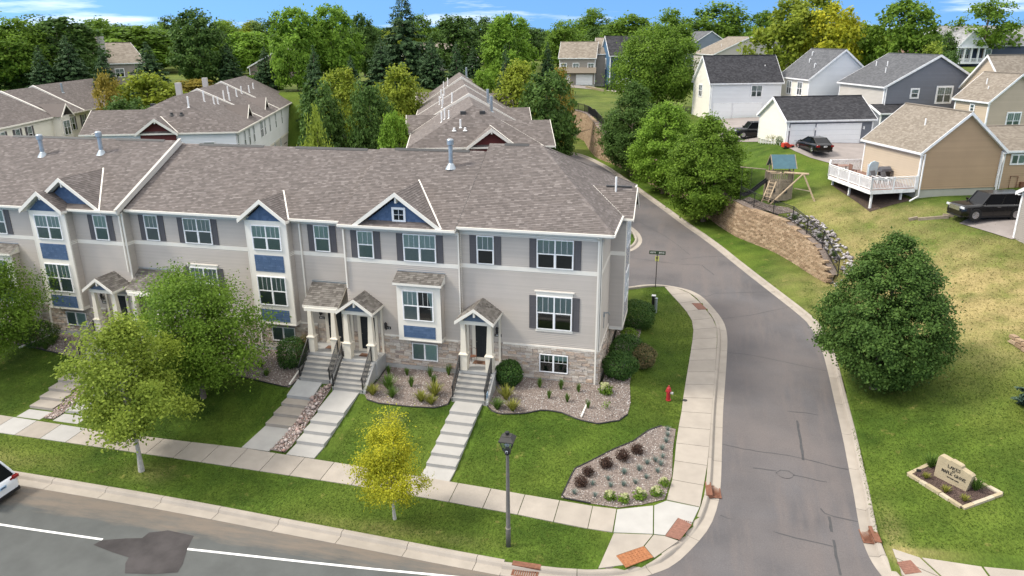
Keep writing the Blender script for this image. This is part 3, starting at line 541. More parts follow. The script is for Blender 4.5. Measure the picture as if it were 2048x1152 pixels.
BED1=[(-16.64,33.8),(-15.91,33.6),(-13.96,33.5),(-12.59,33.62),(-12.0,33.96),(-11.95,37.35),(-16.75,37.02),(-16.75,35.6),(-17.05,34.3)]
BED2=[(-9.85,34.23),(-9.5,33.85),(-9.0,33.7),(-7.81,33.93),(-6.81,34.41),(-5.86,34.36),(-4.89,33.95),(-3.8,33.79),(-2.8,34.21),(-2.43,34.94),(-2.38,36.08),(-2.6,37.9),(-2.62,40.05),(-2.6,42.57),(-2.6,44.29),(-2.58,47.5),(-4.1,47.5),(-4.1,37.37),(-9.85,37.37)]
BED3=[(-.66,35.03),(-1.23,34.3),(-1.98,32.92),(-3.49,31.51),(-4.51,30.58),(-4.69,29.64),(-4.8,28.5),(-3.42,28.38),(-2.15,28.25),(-1.19,28.6),(-.2,29.2),(.05,31.0),(.0,33.2),(.08,35.05)]
BEDB=[(-27.5,35.0),(-26,34.7),(-24.99,34.5),(-23.42,34.38),(-21.69,34.25),(-21.45,34.8),(-21.45,37.68),(-30.5,37.68),(-31.2,36.5),(-29,35.6)]
BEDA=[(-46,35.6),(-41.5,35.3),(-38.5,34.9),(-36.2,34.5),(-36.0,37.08),(-46,37.08)]
RIV=[(-19.93,29.15),(-19.08,29.1),(-19.05,32.2),(-19.08,34.3),(-19.3,35),(-19.75,34.4),(-19.95,33.5)]
RIV2=[(-34.12,29.3),(-33.42,29.3),(-33.3,33.6),(-34.1,33.6)]
for nm,p in(('planting_bed',BED1),('planting_bed',BED2),('corner_gravel_bed',BED3),('planting_bed',BEDB),('planting_bed',BEDA),('river_rock_strip',RIV),('river_rock_strip',RIV2)):
    b=drape(nm,p,'gravel_bed',ground,.035,.6)
    if not nm.startswith('river'):
        e=MB(); pts=[(x,y,gz(x,y)+.05) for x,y in resamp(p[:10] if nm!='corner_gravel_bed' else p[:8],.4)]; e.tube(pts,.035,5); e.build('bed_edging','metal_black',b)
stones('pebbles',[BED1,BED2,BED3,BEDB,BEDA],165,(.045,.085),'pebble')
stones('river_rocks',[RIV,RIV2],150,(.06,.15),'river_rock',emb=.5)
stones('river_boulders',[RIV],4,(.25,.4),'river_rock',emb=.6)
# ---------------------------------------------------------------- wall and roof cladding
def const(a,b): return lambda z:(a,b)
def lap(mb,p0,d,nrm,iv,z0,z1,ex=.102,mi=0,off=.034):
    """lapped boards on a vertical wall: p0 xy origin, d xy direction, nrm xy outward"""
    z=z0
    while z<z1-1e-4:
        t=min(z+ex,z1);a0,b0=iv(z);a1,b1=iv(t)
        if b0-a0>.01:
            a1=min(max(a1,a0),b0);b1=max(min(b1,b0),a1)
            P=lambda s,zz,o:(p0[0]+d[0]*s+nrm[0]*o,p0[1]+d[1]*s+nrm[1]*o,zz)
            r=random.random(); mb.quad(P(a0,z,off),P(b0,z,off),P(b1,t,.003),P(a1,t,.003),mi,r); mb.quad(P(a0,z,.003),P(b0,z,.003),P(b0,z,off),P(a0,z,off),mi,r)
        z=t
def field(mb,o,u,v,iv,T,ex=.14,w=(.14,.30),lift=.016,mi=0,butt=True):
    """courses of single tabs on a plane; iv(t) gives the run along u at slope distance t"""
    o=Vector(o);u=Vector(u).normalized();v=Vector(v).normalized();n=u.cross(v).normalized()
    if abs(n.z)>.02 and n.z<0: n=-n
    elif abs(n.z)<=.02 and n.y>0: n=-n
    t=0.
    while t<T-1e-3:
        e=min(t+ex,T);a0,b0=iv(t);a1,b1=iv(e);s=min(a0,a1)-random.uniform(0,w[1])
        while s<max(b0,b1):
            q=s+random.uniform(*w)
            A,B=max(s,a0),min(q,b0);C_,D=max(s,a1),min(q,b1)
            if B-A>.01 or D-C_>.01:
                if B<A: A=B=(A+B)/2
                if D<C_: C_=D=min(max((C_+D)/2,A),B)
                l=lift+random.uniform(0,.006);r=random.random()
                p=o+v*t;g=o+v*(e+.004)
                mb.quad(p+u*A+n*l,p+u*B+n*l,g+u*D+n*.002,g+u*C_+n*.002,mi,r)
                if butt: mb.quad(p+u*A,p+u*B,p+u*B+n*l,p+u*A+n*l,mi,r*.4)
            s=q
        t=e
def rake(mb,xc,half,yf,za,ze,th=.05,h=.20,mi=0,axis='x'):
    """pair of sloping barge boards on a gable front"""
    for s in(-1,1):
        ps=[(xc,yf,za),(xc+s*half,yf,ze),(xc+s*half,yf,ze-h),(xc,yf,za-h)]
        mb.extr(ps,(0,th,0),mi)
def txt(name,s,size,mat,parent,loc,rot,depth=.006,align='CENTER',world=True):
    c=bpy.data.curves.new(name,'FONT');c.body=s;c.size=size;c.extrude=depth/2;c.align_x=align;c.align_y='CENTER';c.resolution_u=2
    o=bpy.data.objects.new('tmp',c);me=bpy.data.meshes.new_from_object(o);bpy.data.objects.remove(o);bpy.data.curves.remove(c);me.materials.clear();me.materials.append(MATS[mat])
    q=put(name,me,parent,loc,world=world);q.rotation_euler=rot;return q
# ---------------------------------------------------------------- windows
WC={}
def win_parts(w,h,kind,cur):
    k=(round(w,2),round(h,2),kind,cur)
    if k in WC: return WC[k]
    f=MB();p=MB();c=MB();T=.05
    f.box(-w/2,-.065,0,-w/2+T,0,h).box(w/2-T,-.065,0,w/2,0,h).box(-w/2+T,-.065,h-T,w/2-T,0,h).box(-w/2+T,-.065,0,w/2-T,0,T)
    units=[(-w/2+T,w/2-T)] if kind in('single','plain') else [(-w/2+T,-.035),(.035,w/2-T)]
    if len(units)==2: f.box(-.035,-.062,T,.035,0,h-T)
    c.quad((-w/2+T,-.006,T),(w/2-T,-.006,T),(w/2-T,-.006,h-T),(-w/2+T,-.006,h-T),0)  # dark backing sheet: shade of the unlit room put into its colour
    sl=kind=='slider'
    for i,(a,b) in enumerate(units):
        if not sl:
            m=h*.5; f.box(a,-.055,m-.028,b,-.01,m+.028)
            f.box(a,-.045,T,a+.03,-.005,m-.03);f.box(b-.03,-.045,T,b,-.005,m-.03)
            if kind!='plain':
                for q in(1,2): x=a+(b-a)*q/3; f.box(x-.008,-.04,m+.028,x+.008,-.02,h-T)
            p.quad((a,-.03,m),(b,-.03,m),(b,-.03,h-T),(a,-.03,h-T),0);p.quad((a,-.034,T),(b,-.034,T),(b,-.034,m),(a,-.034,m),1)
        else:
            if i==0: f.box(b-.03,-.055,T,b+.03,-.006,h-T)
            if kind=='slider' and cur=='blind_top':
                for q in(1,2): x=a+(b-a)*q/3; f.box(x-.008,-.04,h*.55,x+.008,-.02,h-T)
                f.box(a,-.04,h*.55-.01,b,-.02,h*.55+.01)
            p.quad((a,-.03,T),(b,-.03,T),(b,-.03,h-T),(a,-.03,h-T),1-i)
        lo=T
        if cur in('curtain','white'): c.quad((a,-.016,T),(b,-.016,T),(b,-.016,h-T),(a,-.016,h-T),1)
        elif cur=='blind': c.quad((a,-.016,T),(b,-.016,T),(b,-.016,h-T),(a,-.016,h-T),2)
        elif cur=='half': c.quad((a,-.016,h*.5),(b,-.016,h*.5),(b,-.016,h-T),(a,-.016,h-T),2)
        elif cur=='blind_top': c.quad((a,-.016,h*.68),(b,-.016,h*.68),(b,-.016,h-T),(a,-.016,h-T),2 if i==0 else 1)
        elif cur=='part': # one light drawn, the other with the curtain swept aside
            if i==0: c.quad((a,-.016,T),(b,-.016,T),(b,-.016,h-T),(a,-.016,h-T),1)
            else: c.poly([(b-.10,-.016,T),(b,-.016,T),(b,-.016,h-T),(b-.30,-.016,h-T),(b-.14,-.016,h*.5)],1)
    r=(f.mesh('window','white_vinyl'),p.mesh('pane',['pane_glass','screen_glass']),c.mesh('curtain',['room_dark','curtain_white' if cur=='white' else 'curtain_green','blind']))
    WC[k]=r; return r
glassm('screen_glass',(.60,.64,.63),.04)
def win(parent,x,y,z,w,h,kind='double',cur='curtain',rz=0,world=True):
    a,b,c=win_parts(w,h,kind,cur)
    o=put('window',a,parent,(x,y,z),rz,world=world)
    put('pane',b,o,world=False); put('curtain',c,o,world=False); return o
SHM=None
def shutter(parent,x,y,z,w=.38,h=1.62,rz=0,world=True):
    global SHM
    if SHM is None:
        m=MB();m.box(-.5,-.03,0,.5,0,1);
        for a,b in((0,.05),(.31,.345),(.64,.675),(.95,1)): m.box(-.5,-.042,a,.5,-.03,b)
        m.box(-.5,-.042,.05,-.42,-.03,.95).box(.42,-.042,.05,.5,-.03,.95).box(-.04,-.038,.05,.04,-.03,.95); SHM=m.mesh('shutter','shutter_grey')
    o=put('shutter',SHM,parent,(x,y,z),rz,scale=(w,1,h),world=world); return o
# ---------------------------------------------------------------- the front townhouse row
TR=thing('townhouse_row','long grey sided townhouse row with blue gables and stone base facing the street','townhouse row',(-20,37.4,1.5))
def B_(mb,name,mats,**k): return mb.build(name,mats,TR,**k)
YD,YC,YB,YA=37.4,37.07,37.7,37.1
UN=dict(A=(-52,-33.45,36.65,10.15,43.27),B=(-33.45,-19.02,37.25,10.15,43.45),C=(-19.02,-12.16,36.62,10.14,43.12),D=(-12.16,-3.73,36.95,10.28,43.9))
rf=MB();deck=MB();tr=MB()
def ymain(u,z): return UN[u][2]+(z-UN[u][3])/.5
for k,(x0,x1,ye,ze,yr) in UN.items():
    zr=ze+.5*(yr-ye);T=math.hypot(yr-ye,zr-ze);L=x1-x0
    hip=k=='D'
    iv=(lambda t,L=L,T=T:(0,L-(5.2*t/T))) if hip else const(0,L)
    field(rf,(x0,ye,ze),(1,0,0),(0,1,.5),iv,T)
    xe=x1-5.2 if hip else x1
    deck.quad((x0,ye,ze-.012),(x1,ye,ze-.012),(xe,yr,zr-.012),(x0,yr,zr-.012)); yb=2*yr-ye
    deck.quad((x0,yb,ze-.012),(x1,yb,ze-.012),(xe,yr,zr-.012),(x0,yr,zr-.012))
    field(rf,(x0,yb,ze),(1,0,0),(0,-1,.5),iv,T,ex=.42,w=(.5,1.),butt=False)
    # side closures of the stepped roofs
    for xx in((x0,) if hip else (x0,x1)): tr.poly([(xx,ye,ze-.2),(xx,ye,ze),(xx,yr,zr),(xx,yb,ze),(xx,yb,ze-.2),(xx,yr,zr-.35)],0)
    for i in range(int((xe-x0)/.25)): a=x0+i*.25; rf.add([(a,yr-.14,zr-.055),(a+.24,yr-.14,zr-.055),(a+.24,yr,zr+.03),(a,yr,zr+.03),(a+.24,yr+.14,zr-.055),(a,yr+.14,zr-.055)],[(0,1,2,3),(3,2,4,5)])
    gut=MB();gut.box(x0,ye-.10,ze-.13,x1,ye+.02,ze-.005).box(x0,ye+.02,ze-.2,x1,ye+.05,ze-.02);gut.each('gutter','white_trim',TR)
    sf=MB();sf.box(x0,ye+.05,ze-.22,x1,{'A':YA,'B':YB,'C':YC,'D':YD}[k]+.02,ze-.19);B_(sf,'soffit','white_trim')
x1,ye,ze,yr=-3.73,36.95,10.28,43.9;zr=ze+.5*(yr-ye);yb=2*yr-ye
hv=Vector((-5.2,0,zr-ze));HT=hv.length;Lh=yb-ye
field(rf,(x1,ye,ze),(0,1,0),hv,lambda t:(Lh/2*t/HT,Lh-Lh/2*t/HT),HT)
deck.poly([(x1,ye,ze-.012),(x1,yb,ze-.012),(x1-5.2,yr,zr-.012)])
def caps(a,b,w=.15):
    a=Vector(a);b=Vector(b);n=int((b-a).length/.2);d=(b-a)/n;s=Vector((d.y,-d.x,0)).normalized()*w
    for i in range(n):
        p=a+d*i;q=a+d*(i+1.08);up=Vector((0,0,.035));dn=Vector((0,0,-.04))
        rf.add([p-s+dn,q-s+dn*.9,q+up*.6,p+up,q+s+dn*.9,p+s+dn],[(0,1,2,3),(3,2,4,5)])
caps((x1,ye,ze),(x1-5.2,yr,zr));caps((x1,yb,ze),(x1-5.2,yr,zr))
# side bump of the end unit with its own small gable roof
bx=-3.1;by0,by1=41.3,45.1;byc=43.2;bza=10.15+.75*1.9
xm=lambda z:x1-(z-ze)*5.2/(zr-ze)
T=math.hypot(1.9,bza-10.15)
for (yy,dy) in((by0,1),(by1,-1)):
    field(rf,(bx,yy,10.15),(-1,0,0),(0,dy*1.9,bza-10.15),lambda t:(0,bx-xm(10.15+(bza-10.15)*t/T)+.05),T)
    deck.quad((bx,yy,10.14),(xm(10.2),yy,10.14),(xm(bza),byc,bza-.012),(bx,byc,bza-.012))
    tr.extr([(bx,yy,10.15),(bx,byc,bza),(bx,byc,bza-.2),(bx,yy,9.95)],(.05,0,0))
tr.bar((xm(10.2),by0+.05,10.2),(xm(bza),byc,bza+.01),.09,.02)
tr.box(x1-.1,by0-.1,10.02,bx+.05,by0+.0,10.14); tr.box(x1-.02,ye-.1,ze-.13,x1+.1,by0,ze-.005).box(x1-.02,by1,ze-.13,x1+.1,yb,ze-.005)
rv=MB()
for a,b,u in((-47,-40,'A'),(-38.4,-34.6,'A'),(-32.1,-27.3,'B'),(-25,-20,'B'),(-18,-13.2,'C'),(-11.2,-9.7,'D')):
    yr_=UN[u][4];z=UN[u][3]+.5*(yr_-UN[u][2]); rv.add([(a,yr_-.17,z-.05),(b,yr_-.17,z-.05),(b,yr_,z+.075),(a,yr_,z+.075),(b,yr_+.17,z-.05),(a,yr_+.17,z-.05)],[(0,1,2,3),(3,2,4,5),(0,3,5),(1,4,2)])
rv.box(-4.9,byc-.1,bza+.0,-3.4,byc+.1,bza+.06); rv.each('ridge_vent','vent_dark',TR)
# roof gables
gw=MB()
def gable(xc,half,yf,za,ze_,unit,ywall,flash=1):
    T=math.hypot(half,za-ze_)
    for s in(1,-1):
        L=lambda t:(0,max(.05,ymain(unit,ze_+(za-ze_)*t/T)-yf+.05))
        field(rf,(xc+s*half,yf,ze_),(0,1,0),(-s*half,0,za-ze_),L,T)
        y0=ymain(unit,ze_);y1=ymain(unit,za)
        deck.quad((xc+s*half,yf,ze_-.012),(xc+s*half,max(y0,yf),ze_-.012),(xc,y1,za-.012),(xc,yf,za-.012))
        tr.box(xc+s*half-.04,yf,ze_-.15,xc+s*half+.04,max(y0,yf+.3),ze_-.01)
    if flash: tr.bar((xc+half,ymain(unit,ze_),ze_+.02),(xc,ymain(unit,za),za+.02),.09,.03)
    rake(tr,xc,half+.03,yf-.03,za+.02,ze_+.0,h=.24)
    # soffit of the overhang
    for s in(1,-1): tr.quad((xc+s*half,yf,ze_-.2),(xc,yf,za-.2),(xc,ywall,za-.2),(xc+s*half,ywall,ze_-.2))
def tri_shakes(xc,half,yw,z0,za,cut=.2):
    k=(za-z0)/half
    field(gw,(xc-half,yw-.012,z0),(1,0,0),(0,0,1),lambda t:(t/k,2*half-t/k),za-z0,ex=.15,w=(.12,.26),lift=.014)
    deck.poly([(xc-half,yw-.004,z0),(xc+half,yw-.004,z0),(xc,yw-.004,za)],1)
gable(-15.52,2.57,36.62,12.03,10.15,'C',YC);tri_shakes(-15.52,2.2,YC,10.08,11.72)
tr.box(-18.1,YC-.03,9.88,-12.95,YC,10.08)
gable(-37.25,2.57,36.65,12.0,10.12,'A',YA);tri_shakes(-37.25,2.2,YA,10.05,11.68);tr.box(-39.8,YA-.03,9.88,-34.7,YA,10.05)
gable(-23.83,1.53,36.72,11.25,10.08,'B',37.1);tri_shakes(-23.83,1.2,37.1,9.97,10.95)
gable(-38.5,1.53,36.08,11.23,10.08,'A',36.5,0);tri_shakes(-38.5,1.2,36.5,9.97,10.95)
for x,y,z in((-15.52,36.7,11.72),(-38.5,36.2,10.98),(-37.25,36.75,11.7)): tr.box(x-.05,y,z-.28,x+.05,y+.42,z+.02)
# step parapet between the two left units
par_=MB()
par_.extr([(-33.45,36.55,9.95),(-33.45,36.55,10.28),(-33.45,43.27,13.64),(-33.45,43.27,13.3)],(.10,0,0));par_.extr([(-33.56,36.5,10.2),(-33.56,36.5,10.24),(-33.56,43.27,13.62),(-33.56,43.27,13.58)],(.16,0,0))
par_.each('step_trim','trim_greige',TR)
tag(B_(rf,'shingles','shingle_taupe'),kind='stuff');B_(deck,'roof_deck',['shingle_taupe','shake_blue'])
# walls
sd=MB()
def wall(x0,x1,y,z0=3.58,z1=9.98): lap(sd,(x0,y),(1,0),(0,-1),const(0,x1-x0),z0,z1); deck2.box(x0,y+.01,1.2,x1,y+.3,z1+.2)
deck2=MB()
wall(-12.15,-4.36,YD);wall(-18.95,-12.15,YC);wall(-33.55,-18.95,YB);wall(-52,-33.55,YA)
lap(sd,(-12.15,YC),(0,1),(1,0),const(0,.33),3.58,9.98);lap(sd,(-33.55,YA),(0,1),(1,0),const(0,.6),3.58,9.98);lap(sd,(-18.95,YC),(0,1),(-1,0),const(0,.63),3.58,9.98)
lap(sd,(-4.35,YD),(0,1),(1,0),const(0,13.2),3.55,10.0)
lap(sd,(-4.35,41.62),(1,0),(0,-1),const(0,.85),3.35,10.0);
lap(sd,(-3.5,41.62),(0,1),(1,0),const(0,3.2),3.35,10.0)
deck2.box(-52,38.2,1.4,-4.5,50.3,10.1).box(-4.6,YD+.05,1.2,-4.37,50.5,10.05).box(-4.4,41.65,3.3,-3.52,44.8,10.05).box(-3.52,41.62,3.3,-3.5,44.82,3.42)
# bump gable cladding and its windows (blue shakes, tall windows)
field(gw,(-3.485,41.95,3.5),(0,1,0),(0,0,1),const(0,2.6),6.4,ex=.15,w=(.14,.28),lift=.014)
for s in range(12): z=9.95+s*.13; gw.quad((-3.48,41.7+s*.125,z),(-3.48,44.75-s*.125,z),(-3.488,44.6-s*.125,z+.14),(-3.488,41.85+s*.125,z+.14))
for z,h in((8.1,1.6),(4.75,1.85)): win(TR,-3.475,43.25,z,1.9,h,'double','curtain',R(90)); 
tr.box(-3.5,41.6,3.35,-3.46,41.95,10.0).box(-3.5,44.55,3.35,-3.46,44.82,10.0).box(-3.5,41.6,3.22,-3.45,44.84,3.42).box(-4.33,41.59,3.22,-3.45,41.64,3.42).box(-4.34,41.58,7.86,-3.5,41.62,8.1)
tag(B_(sd,'siding_boards','siding_taupe'),kind='stuff');deck2.each('wall','siding_taupe',TR)
# belt bands, ledges, corner boards, friezes
def band(x0,x1,y,z0,z1,t=.035,n='trim_board'): B_(MB().box(x0,y-t,z0,x1,y+.002,z1),n,'white_trim')
for x0,x1,y in((-12.15,-4.36,YD),(-18.95,-12.15,YC),(-22.5,-18.95,YB),(-33.5,-25.17,YB),(-37.15,-33.55,YA),(-52,-39.85,YA)):
    band(x0,x1,y,7.86,8.10); band(x0,x1,y,9.76,9.98,.028)
for x0,x1,y in((-9.75,-4.36,YD),(-16.8,-15.68,YC),(-13.06,-12.15,YC),(-22.5,-21.4,YB),(-31.3,-25.2,YB),(-37.15,-36,YA),(-52,-39.85,YA)): band(x0,x1,y,3.50,3.60,.07,'ledge')
tr.box(-4.52,YD-.04,3.6,-4.33,YD,10.0).box(-4.36,YD-.04,3.6,-4.31,YD+.14,10.0).box(-4.36,YD,7.86,-4.32,50,8.1).box(-4.36,YD,3.48,-4.28,50,3.58).box(-12.2,YD-.03,3.6,-12.08,YD,9.9).box(-12.17,YC-.03,3.6,-12.1,YC+.05,9.9)
tr.box(-33.62,YA-.04,3.6,-33.5,YA,10).box(-33.56,YA,7.86,-33.52,YB,8.1).box(-12.16,YC,7.86,-12.12,YD,8.1)
# bays
def bay(x0,x1,y,ywall,z0,z1,win_specs,panels):
    fr=MB();fr.box(x0,y,z0,x1,y+.06,z1);B_(fr,'bay_front','white_trim')
    s=MB()
    for xx,d in((x0,-1),(x1,1)): lap(s,(xx,y+.06),(0,1),(d,0),const(0,ywall-y-.06),z0+.2,z1-.12); s.box(min(xx,xx-d*.04),y+.06,z0,max(xx,xx-d*.04),ywall,z1)
    tag(B_(s,'bay_side','siding_taupe'),kind='stuff')
    t=MB()
    for xx in(x0,x1): t.box(xx-.025,y-.01,z0,xx+.025,y+.1,z1).box(xx-.02,y+.06,z0-.02,xx+.02,ywall,z0+.2).box(xx-.022,y+.06,7.86,xx+.022,ywall,8.1) if z1>8 else t.box(xx-.02,y+.06,z0-.02,xx+.02,ywall,z0+.2)
    t.box(x0,y-.02,z0-.02,x1,ywall,z0+.05);t.each('bay_trim','white_trim',TR)
    for (a,b,c,d) in panels:
        m=MB();field(m,(a,y-.006,c),(1,0,0),(0,0,1),const(0,b-a),d-c,ex=.15,w=(.14,.28),lift=.014);B_(m,'shake_panel','shake_blue')
    for (a,b,c,d,k) in win_specs: win(TR,(a+b)/2,y,c,b-a,d-c,'double',k)
bay(-25.15,-22.52,37.1,YB,3.55,9.97,[(-24.77,-22.9,8.2,9.68,'curtain'),(-24.77,-22.9,4.77,6.58,'blind')],[(-24.78,-22.88,6.87,7.87),(-24.78,-22.88,3.74,4.48)])
bay(-39.8,-37.2,36.5,YA,3.55,9.97,[(-39.46,-37.57,8.17,9.7,'curtain'),(-39.46,-37.57,4.72,6.57,'curtain')],[(-39.48,-37.53,6.87,7.87),(-39.48,-37.53,3.68,4.45)])
def boxbay(x0,x1,y,ywall,cur):
    bay(x0,x1,y,ywall,3.59,6.97,[(x0+.34,x1-.41,4.83,6.59,cur)],[(x0+.32,x1-.35,3.77,4.48)])
    m=MB();T=math.hypot(ywall-y+.22,.44);field(m,(x0-.12,y-.22,7.07),(1,0,0),(0,ywall-y+.22,.44),const(0,x1-x0+.27),T);tag(B_(m,'bay_shingles','shingle_porch'),kind='stuff')
    t=MB();t.box(x0-.12,y-.24,6.93,x1+.15,y-.16,7.06);t.extr([(x0-.1,y-.18,7.05),(x0-.1,ywall,7.48),(x0-.1,ywall,6.95),(x0-.1,y-.18,6.95)],(x1-x0+.22,0,0));t.each('bay_roof','white_trim',TR)
    B_(MB().box(x0-.1,ywall-.02,7.47,x1+.13,ywall+.0,7.62),'flashing','galvanised')
boxbay(-15.66,-13.08,36.47,YC,'part');boxbay(-44.6,-41.95,36.5,YA,'curtain')
# windows with shutters on the flat walls
def wsh(x0,x1,y,z0,z1,kind,cur,sh=True):
    win(TR,(x0+x1)/2,y-.032,z0,x1-x0,z1-z0,kind,cur)
    if sh:
        for s,xx in((-1,x0-.215),(1,x1+.215)): shutter(TR,xx,y-.015,z0-.0,.38,z1-z0)
wsh(-11.18,-10.21,YD,8.14,9.74,'single','half');wsh(-7.83,-5.83,YD,8.13,9.74,'double','half');wsh(-7.83,-5.85,YD,4.60,6.55,'double','half')
wsh(-18.07,-17.10,YC,8.14,9.72,'single','curtain');wsh(-15.32,-13.41,YC,8.12,9.70,'double','curtain')
wsh(-21.07,-20.1,YB,8.16,9.73,'single','curtain');wsh(-32.49,-31.54,YB,8.16,9.76,'single','blind');wsh(-29.76,-27.86,YB,8.14,9.71,'double','blind');wsh(-29.76,-27.86,YB,4.62,6.62,'double','blind')
wsh(-35.65,-34.68,YA,8.16,9.74,'single','curtain');wsh(-44.6,-42.4,YA,8.14,9.73,'double','curtain')
for a,b,y in((-7.92,-5.76,YD),(-29.86,-27.76,YB)):
    MB().box(a+.06,y-.05,6.55,b-.06,y,6.78).box(a-.02,y-.11,6.78,b+.02,y,6.84).box(a+.04,y-.06,4.46,b-.04,y,4.60).each('window_trim','white_trim',TR)
win(TR,-6.83,YD-.05,2.02,1.62,1.1,'slider','blind_top');win(TR,-14.32,YC-.05,2.16,1.56,1.06,'slider','curtain');win(TR,-23.75,YB-.05,2.22,1.56,.94,'slider','curtain');win(TR,-38.4,YA-.05,2.2,1.56,.95,'slider','curtain')
gx=-15.50
B_(MB().box(gx-.40,YC-.06,10.33,gx+.40,YC-.01,10.45).box(gx-.40,YC-.06,11.03,gx+.40,YC-.01,11.15).box(gx-.40,YC-.06,10.45,gx-.28,YC-.01,11.03).box(gx+.28,YC-.06,10.45,gx+.40,YC-.01,11.03).box(gx-.012,YC-.055,10.45,gx+.012,YC-.02,11.03).box(gx-.28,YC-.055,10.728,gx+.28,YC-.02,10.752),'gable_window','white_vinyl')
B_(MB().box(gx-.28,YC-.03,10.45,gx+.28,YC-.02,11.03),'gable_pane','car_glass')
tag(B_(gw,'gable_shakes','shake_blue'),kind='stuff')
# stone base: single stones in front, the rest joined
SV=[]
for i in range(8):
    m=MB();v=[((x+random.uniform(-.04,.04)),(y+(random.uniform(-.25,.15) if y<0 else 0)),(z+random.uniform(-.07,.07))) for x in(-.5,.5) for y in(-1,0) for z in(0,1)]
    m.add(v,[(0,1,3,2),(4,6,7,5),(0,4,5,1),(2,3,7,6),(0,2,6,4),(1,5,7,3)]);SV.append(m)
SVM=[m.mesh('stone','stone_obj') for m in SV];nst=[0];srest=MB()
def stonewall(x0,x1,y,z0,z1,holes=(),d=(1,0),nrm=(0,-1)):
    z=z0
    while z<z1-.03:
        h=min(random.choice((.085,.11,.13,.16,.19)),z1-z);s=x0-random.uniform(0,.3)
        while s<x1:
            w=random.uniform(.16,.62);a,b=max(s,x0),min(s+w,x1);s+=w
            if b-a<.05: continue
            segs=[(a,b)]
            for (ha,hb,hz0,hz1) in holes:
                if z+h>hz0+.02 and z<hz1-.02: segs=[q for a_,b_ in segs for q in((a_,min(b_,ha)),(max(a_,hb),b_)) if q[1]-q[0]>.05]
            for a_,b_ in segs:
                dp=random.uniform(.05,.085);m=random.randrange(8)
                if nrm==(0,-1) and nst[0]<296:
                    nst[0]+=1;put('stone',SVM[m],TR,((a_+b_)/2,y,z+.006),0,(b_-a_-.014,dp,h-.012))
                else:
                    r=random.random();c=(a_+b_)/2
                    vs=[]
                    for vx,vy,vz in SV[m].v:
                        t=vx*(b_-a_-.014)+c;o=vy*dp
                        vs.append((t,y+o,z+.006+vz*(h-.012)) if nrm==(0,-1) else (y-o,t,z+.006+vz*(h-.012)))
                    srest.add(vs,[f for f in SV[m].f],0,r)
        z+=h
stonewall(-9.8,-4.33,YD,1.6,3.5,[(-7.66,-6.0,2.0,3.14)]);stonewall(-16.8,-12.12,YC,1.78,3.56,[(-15.12,-13.52,2.14,3.24)])
stonewall(-11.9,-11.62,YD,2.4,3.55);stonewall(-10.3,-9.85,YD,2.4,3.55);stonewall(-18.85,-18.45,YC,2.4,3.55);stonewall(-17.1,-16.8,YC,2.4,3.55)
stonewall(-25.6,-21.4,YB,1.74,3.52,[(-24.55,-22.95,2.2,3.2)]);stonewall(-31.2,-25.6,YB,1.74,3.5);stonewall(-21.35,-20.85,YB,2.4,3.6);stonewall(-19.55,-18.97,YB,2.4,3.6)
stonewall(-45,-36,YA,1.74,3.5,[(-39.2,-37.6,2.15,3.2)]);stonewall(37.4,50,-4.35,1.4,3.48,(),(0,1),(1,0))
tag(B_(srest,'stone_veneer','stone_mix'),kind='stuff')
MB().box(-12.15,YD-.02,1.0,-4.36,YD+.2,3.55).box(-4.5,YD,1.0,-4.34,50.4,3.5).box(-18.95,YC-.02,1.0,-12.15,YC+.2,3.58).box(-33.55,YB-.02,1.0,-18.95,YB+.2,3.55).box(-52,YA-.02,1.0,-33.55,YA+.2,3.55).each('mortar_backing','mortar',TR)
MB().box(-9.8,YD-.07,.9,-4.28,YD-.025,1.58).box(-4.3,YD-.07,.9,-4.28,50,1.42).box(-16.8,YC-.07,1.2,-12.1,YC-.025,1.76).box(-31.3,YB-.07,1.2,-21.4,YB-.025,1.73).box(-45,YA-.07,1.2,-36,YA-.025,1.73).each('foundation_ledge','concrete_grey',TR)
# front doors
def door(x0,y,num,xn,yn,lx,zl=4.28,stone=False,pl=True):
    w=.91;z0=2.53;h=2.03
    d=MB();d.box(x0,y-.05,z0,x0+w,y,z0+h)
    for (a,b,c,e) in((.12,.40,1.45,1.85),(.51,.79,1.45,1.85),(.12,.40,.75,1.35),(.51,.79,.75,1.35),(.12,.40,.15,.65),(.51,.79,.15,.65)):
        d.box(x0+a,y-.058,z0+c,x0+b,y-.05,z0+e)
    o=B_(d,'front_door','door_black');MB().lathe([(.02,0),(.034,.02),(.034,.05),(.01,.06)],(x0+.08,y-.1,z0+.95),8).build('handle','chrome',o)
    c=MB();c.box(x0-.2,y-.08,z0,x0,y,z0+h+.12).box(x0+w,y-.08,z0,x0+w+.16,y,z0+h+.12).box(x0,y-.08,z0+h,x0+w,y,z0+h+.12).box(x0-.2,y-.14,2.4,x0+w+.16,y,z0);c.each('door_casing','cream_trim',TR)
    s=MB();s.lathe([(.01,.0),(.03,.02),(.05,.08),(.085,.13),(.095,.15),(.07,.17),(.085,.34),(.10,.36),(.05,.44),(.02,.47)],(lx,yn-.2,zl-.2),8);s.tube([(lx,yn-.01,zl-.1),(lx,yn-.1,zl-.22),(lx,yn-.2,zl-.2)],.02,6);s.box(lx-.05,yn-.03,zl-.22,lx+.05,yn,zl)
    B_(s,'wall_lantern','metal_black')
    if pl:
        p=B_(MB().box(xn-.20,yn-.035,3.90,xn+.20,yn-.015,4.06),'number_plate','plate_black')
        txt('digits',num,.145,'letter_white',p,(xn,yn-.037,3.975),(R(90),0,0))
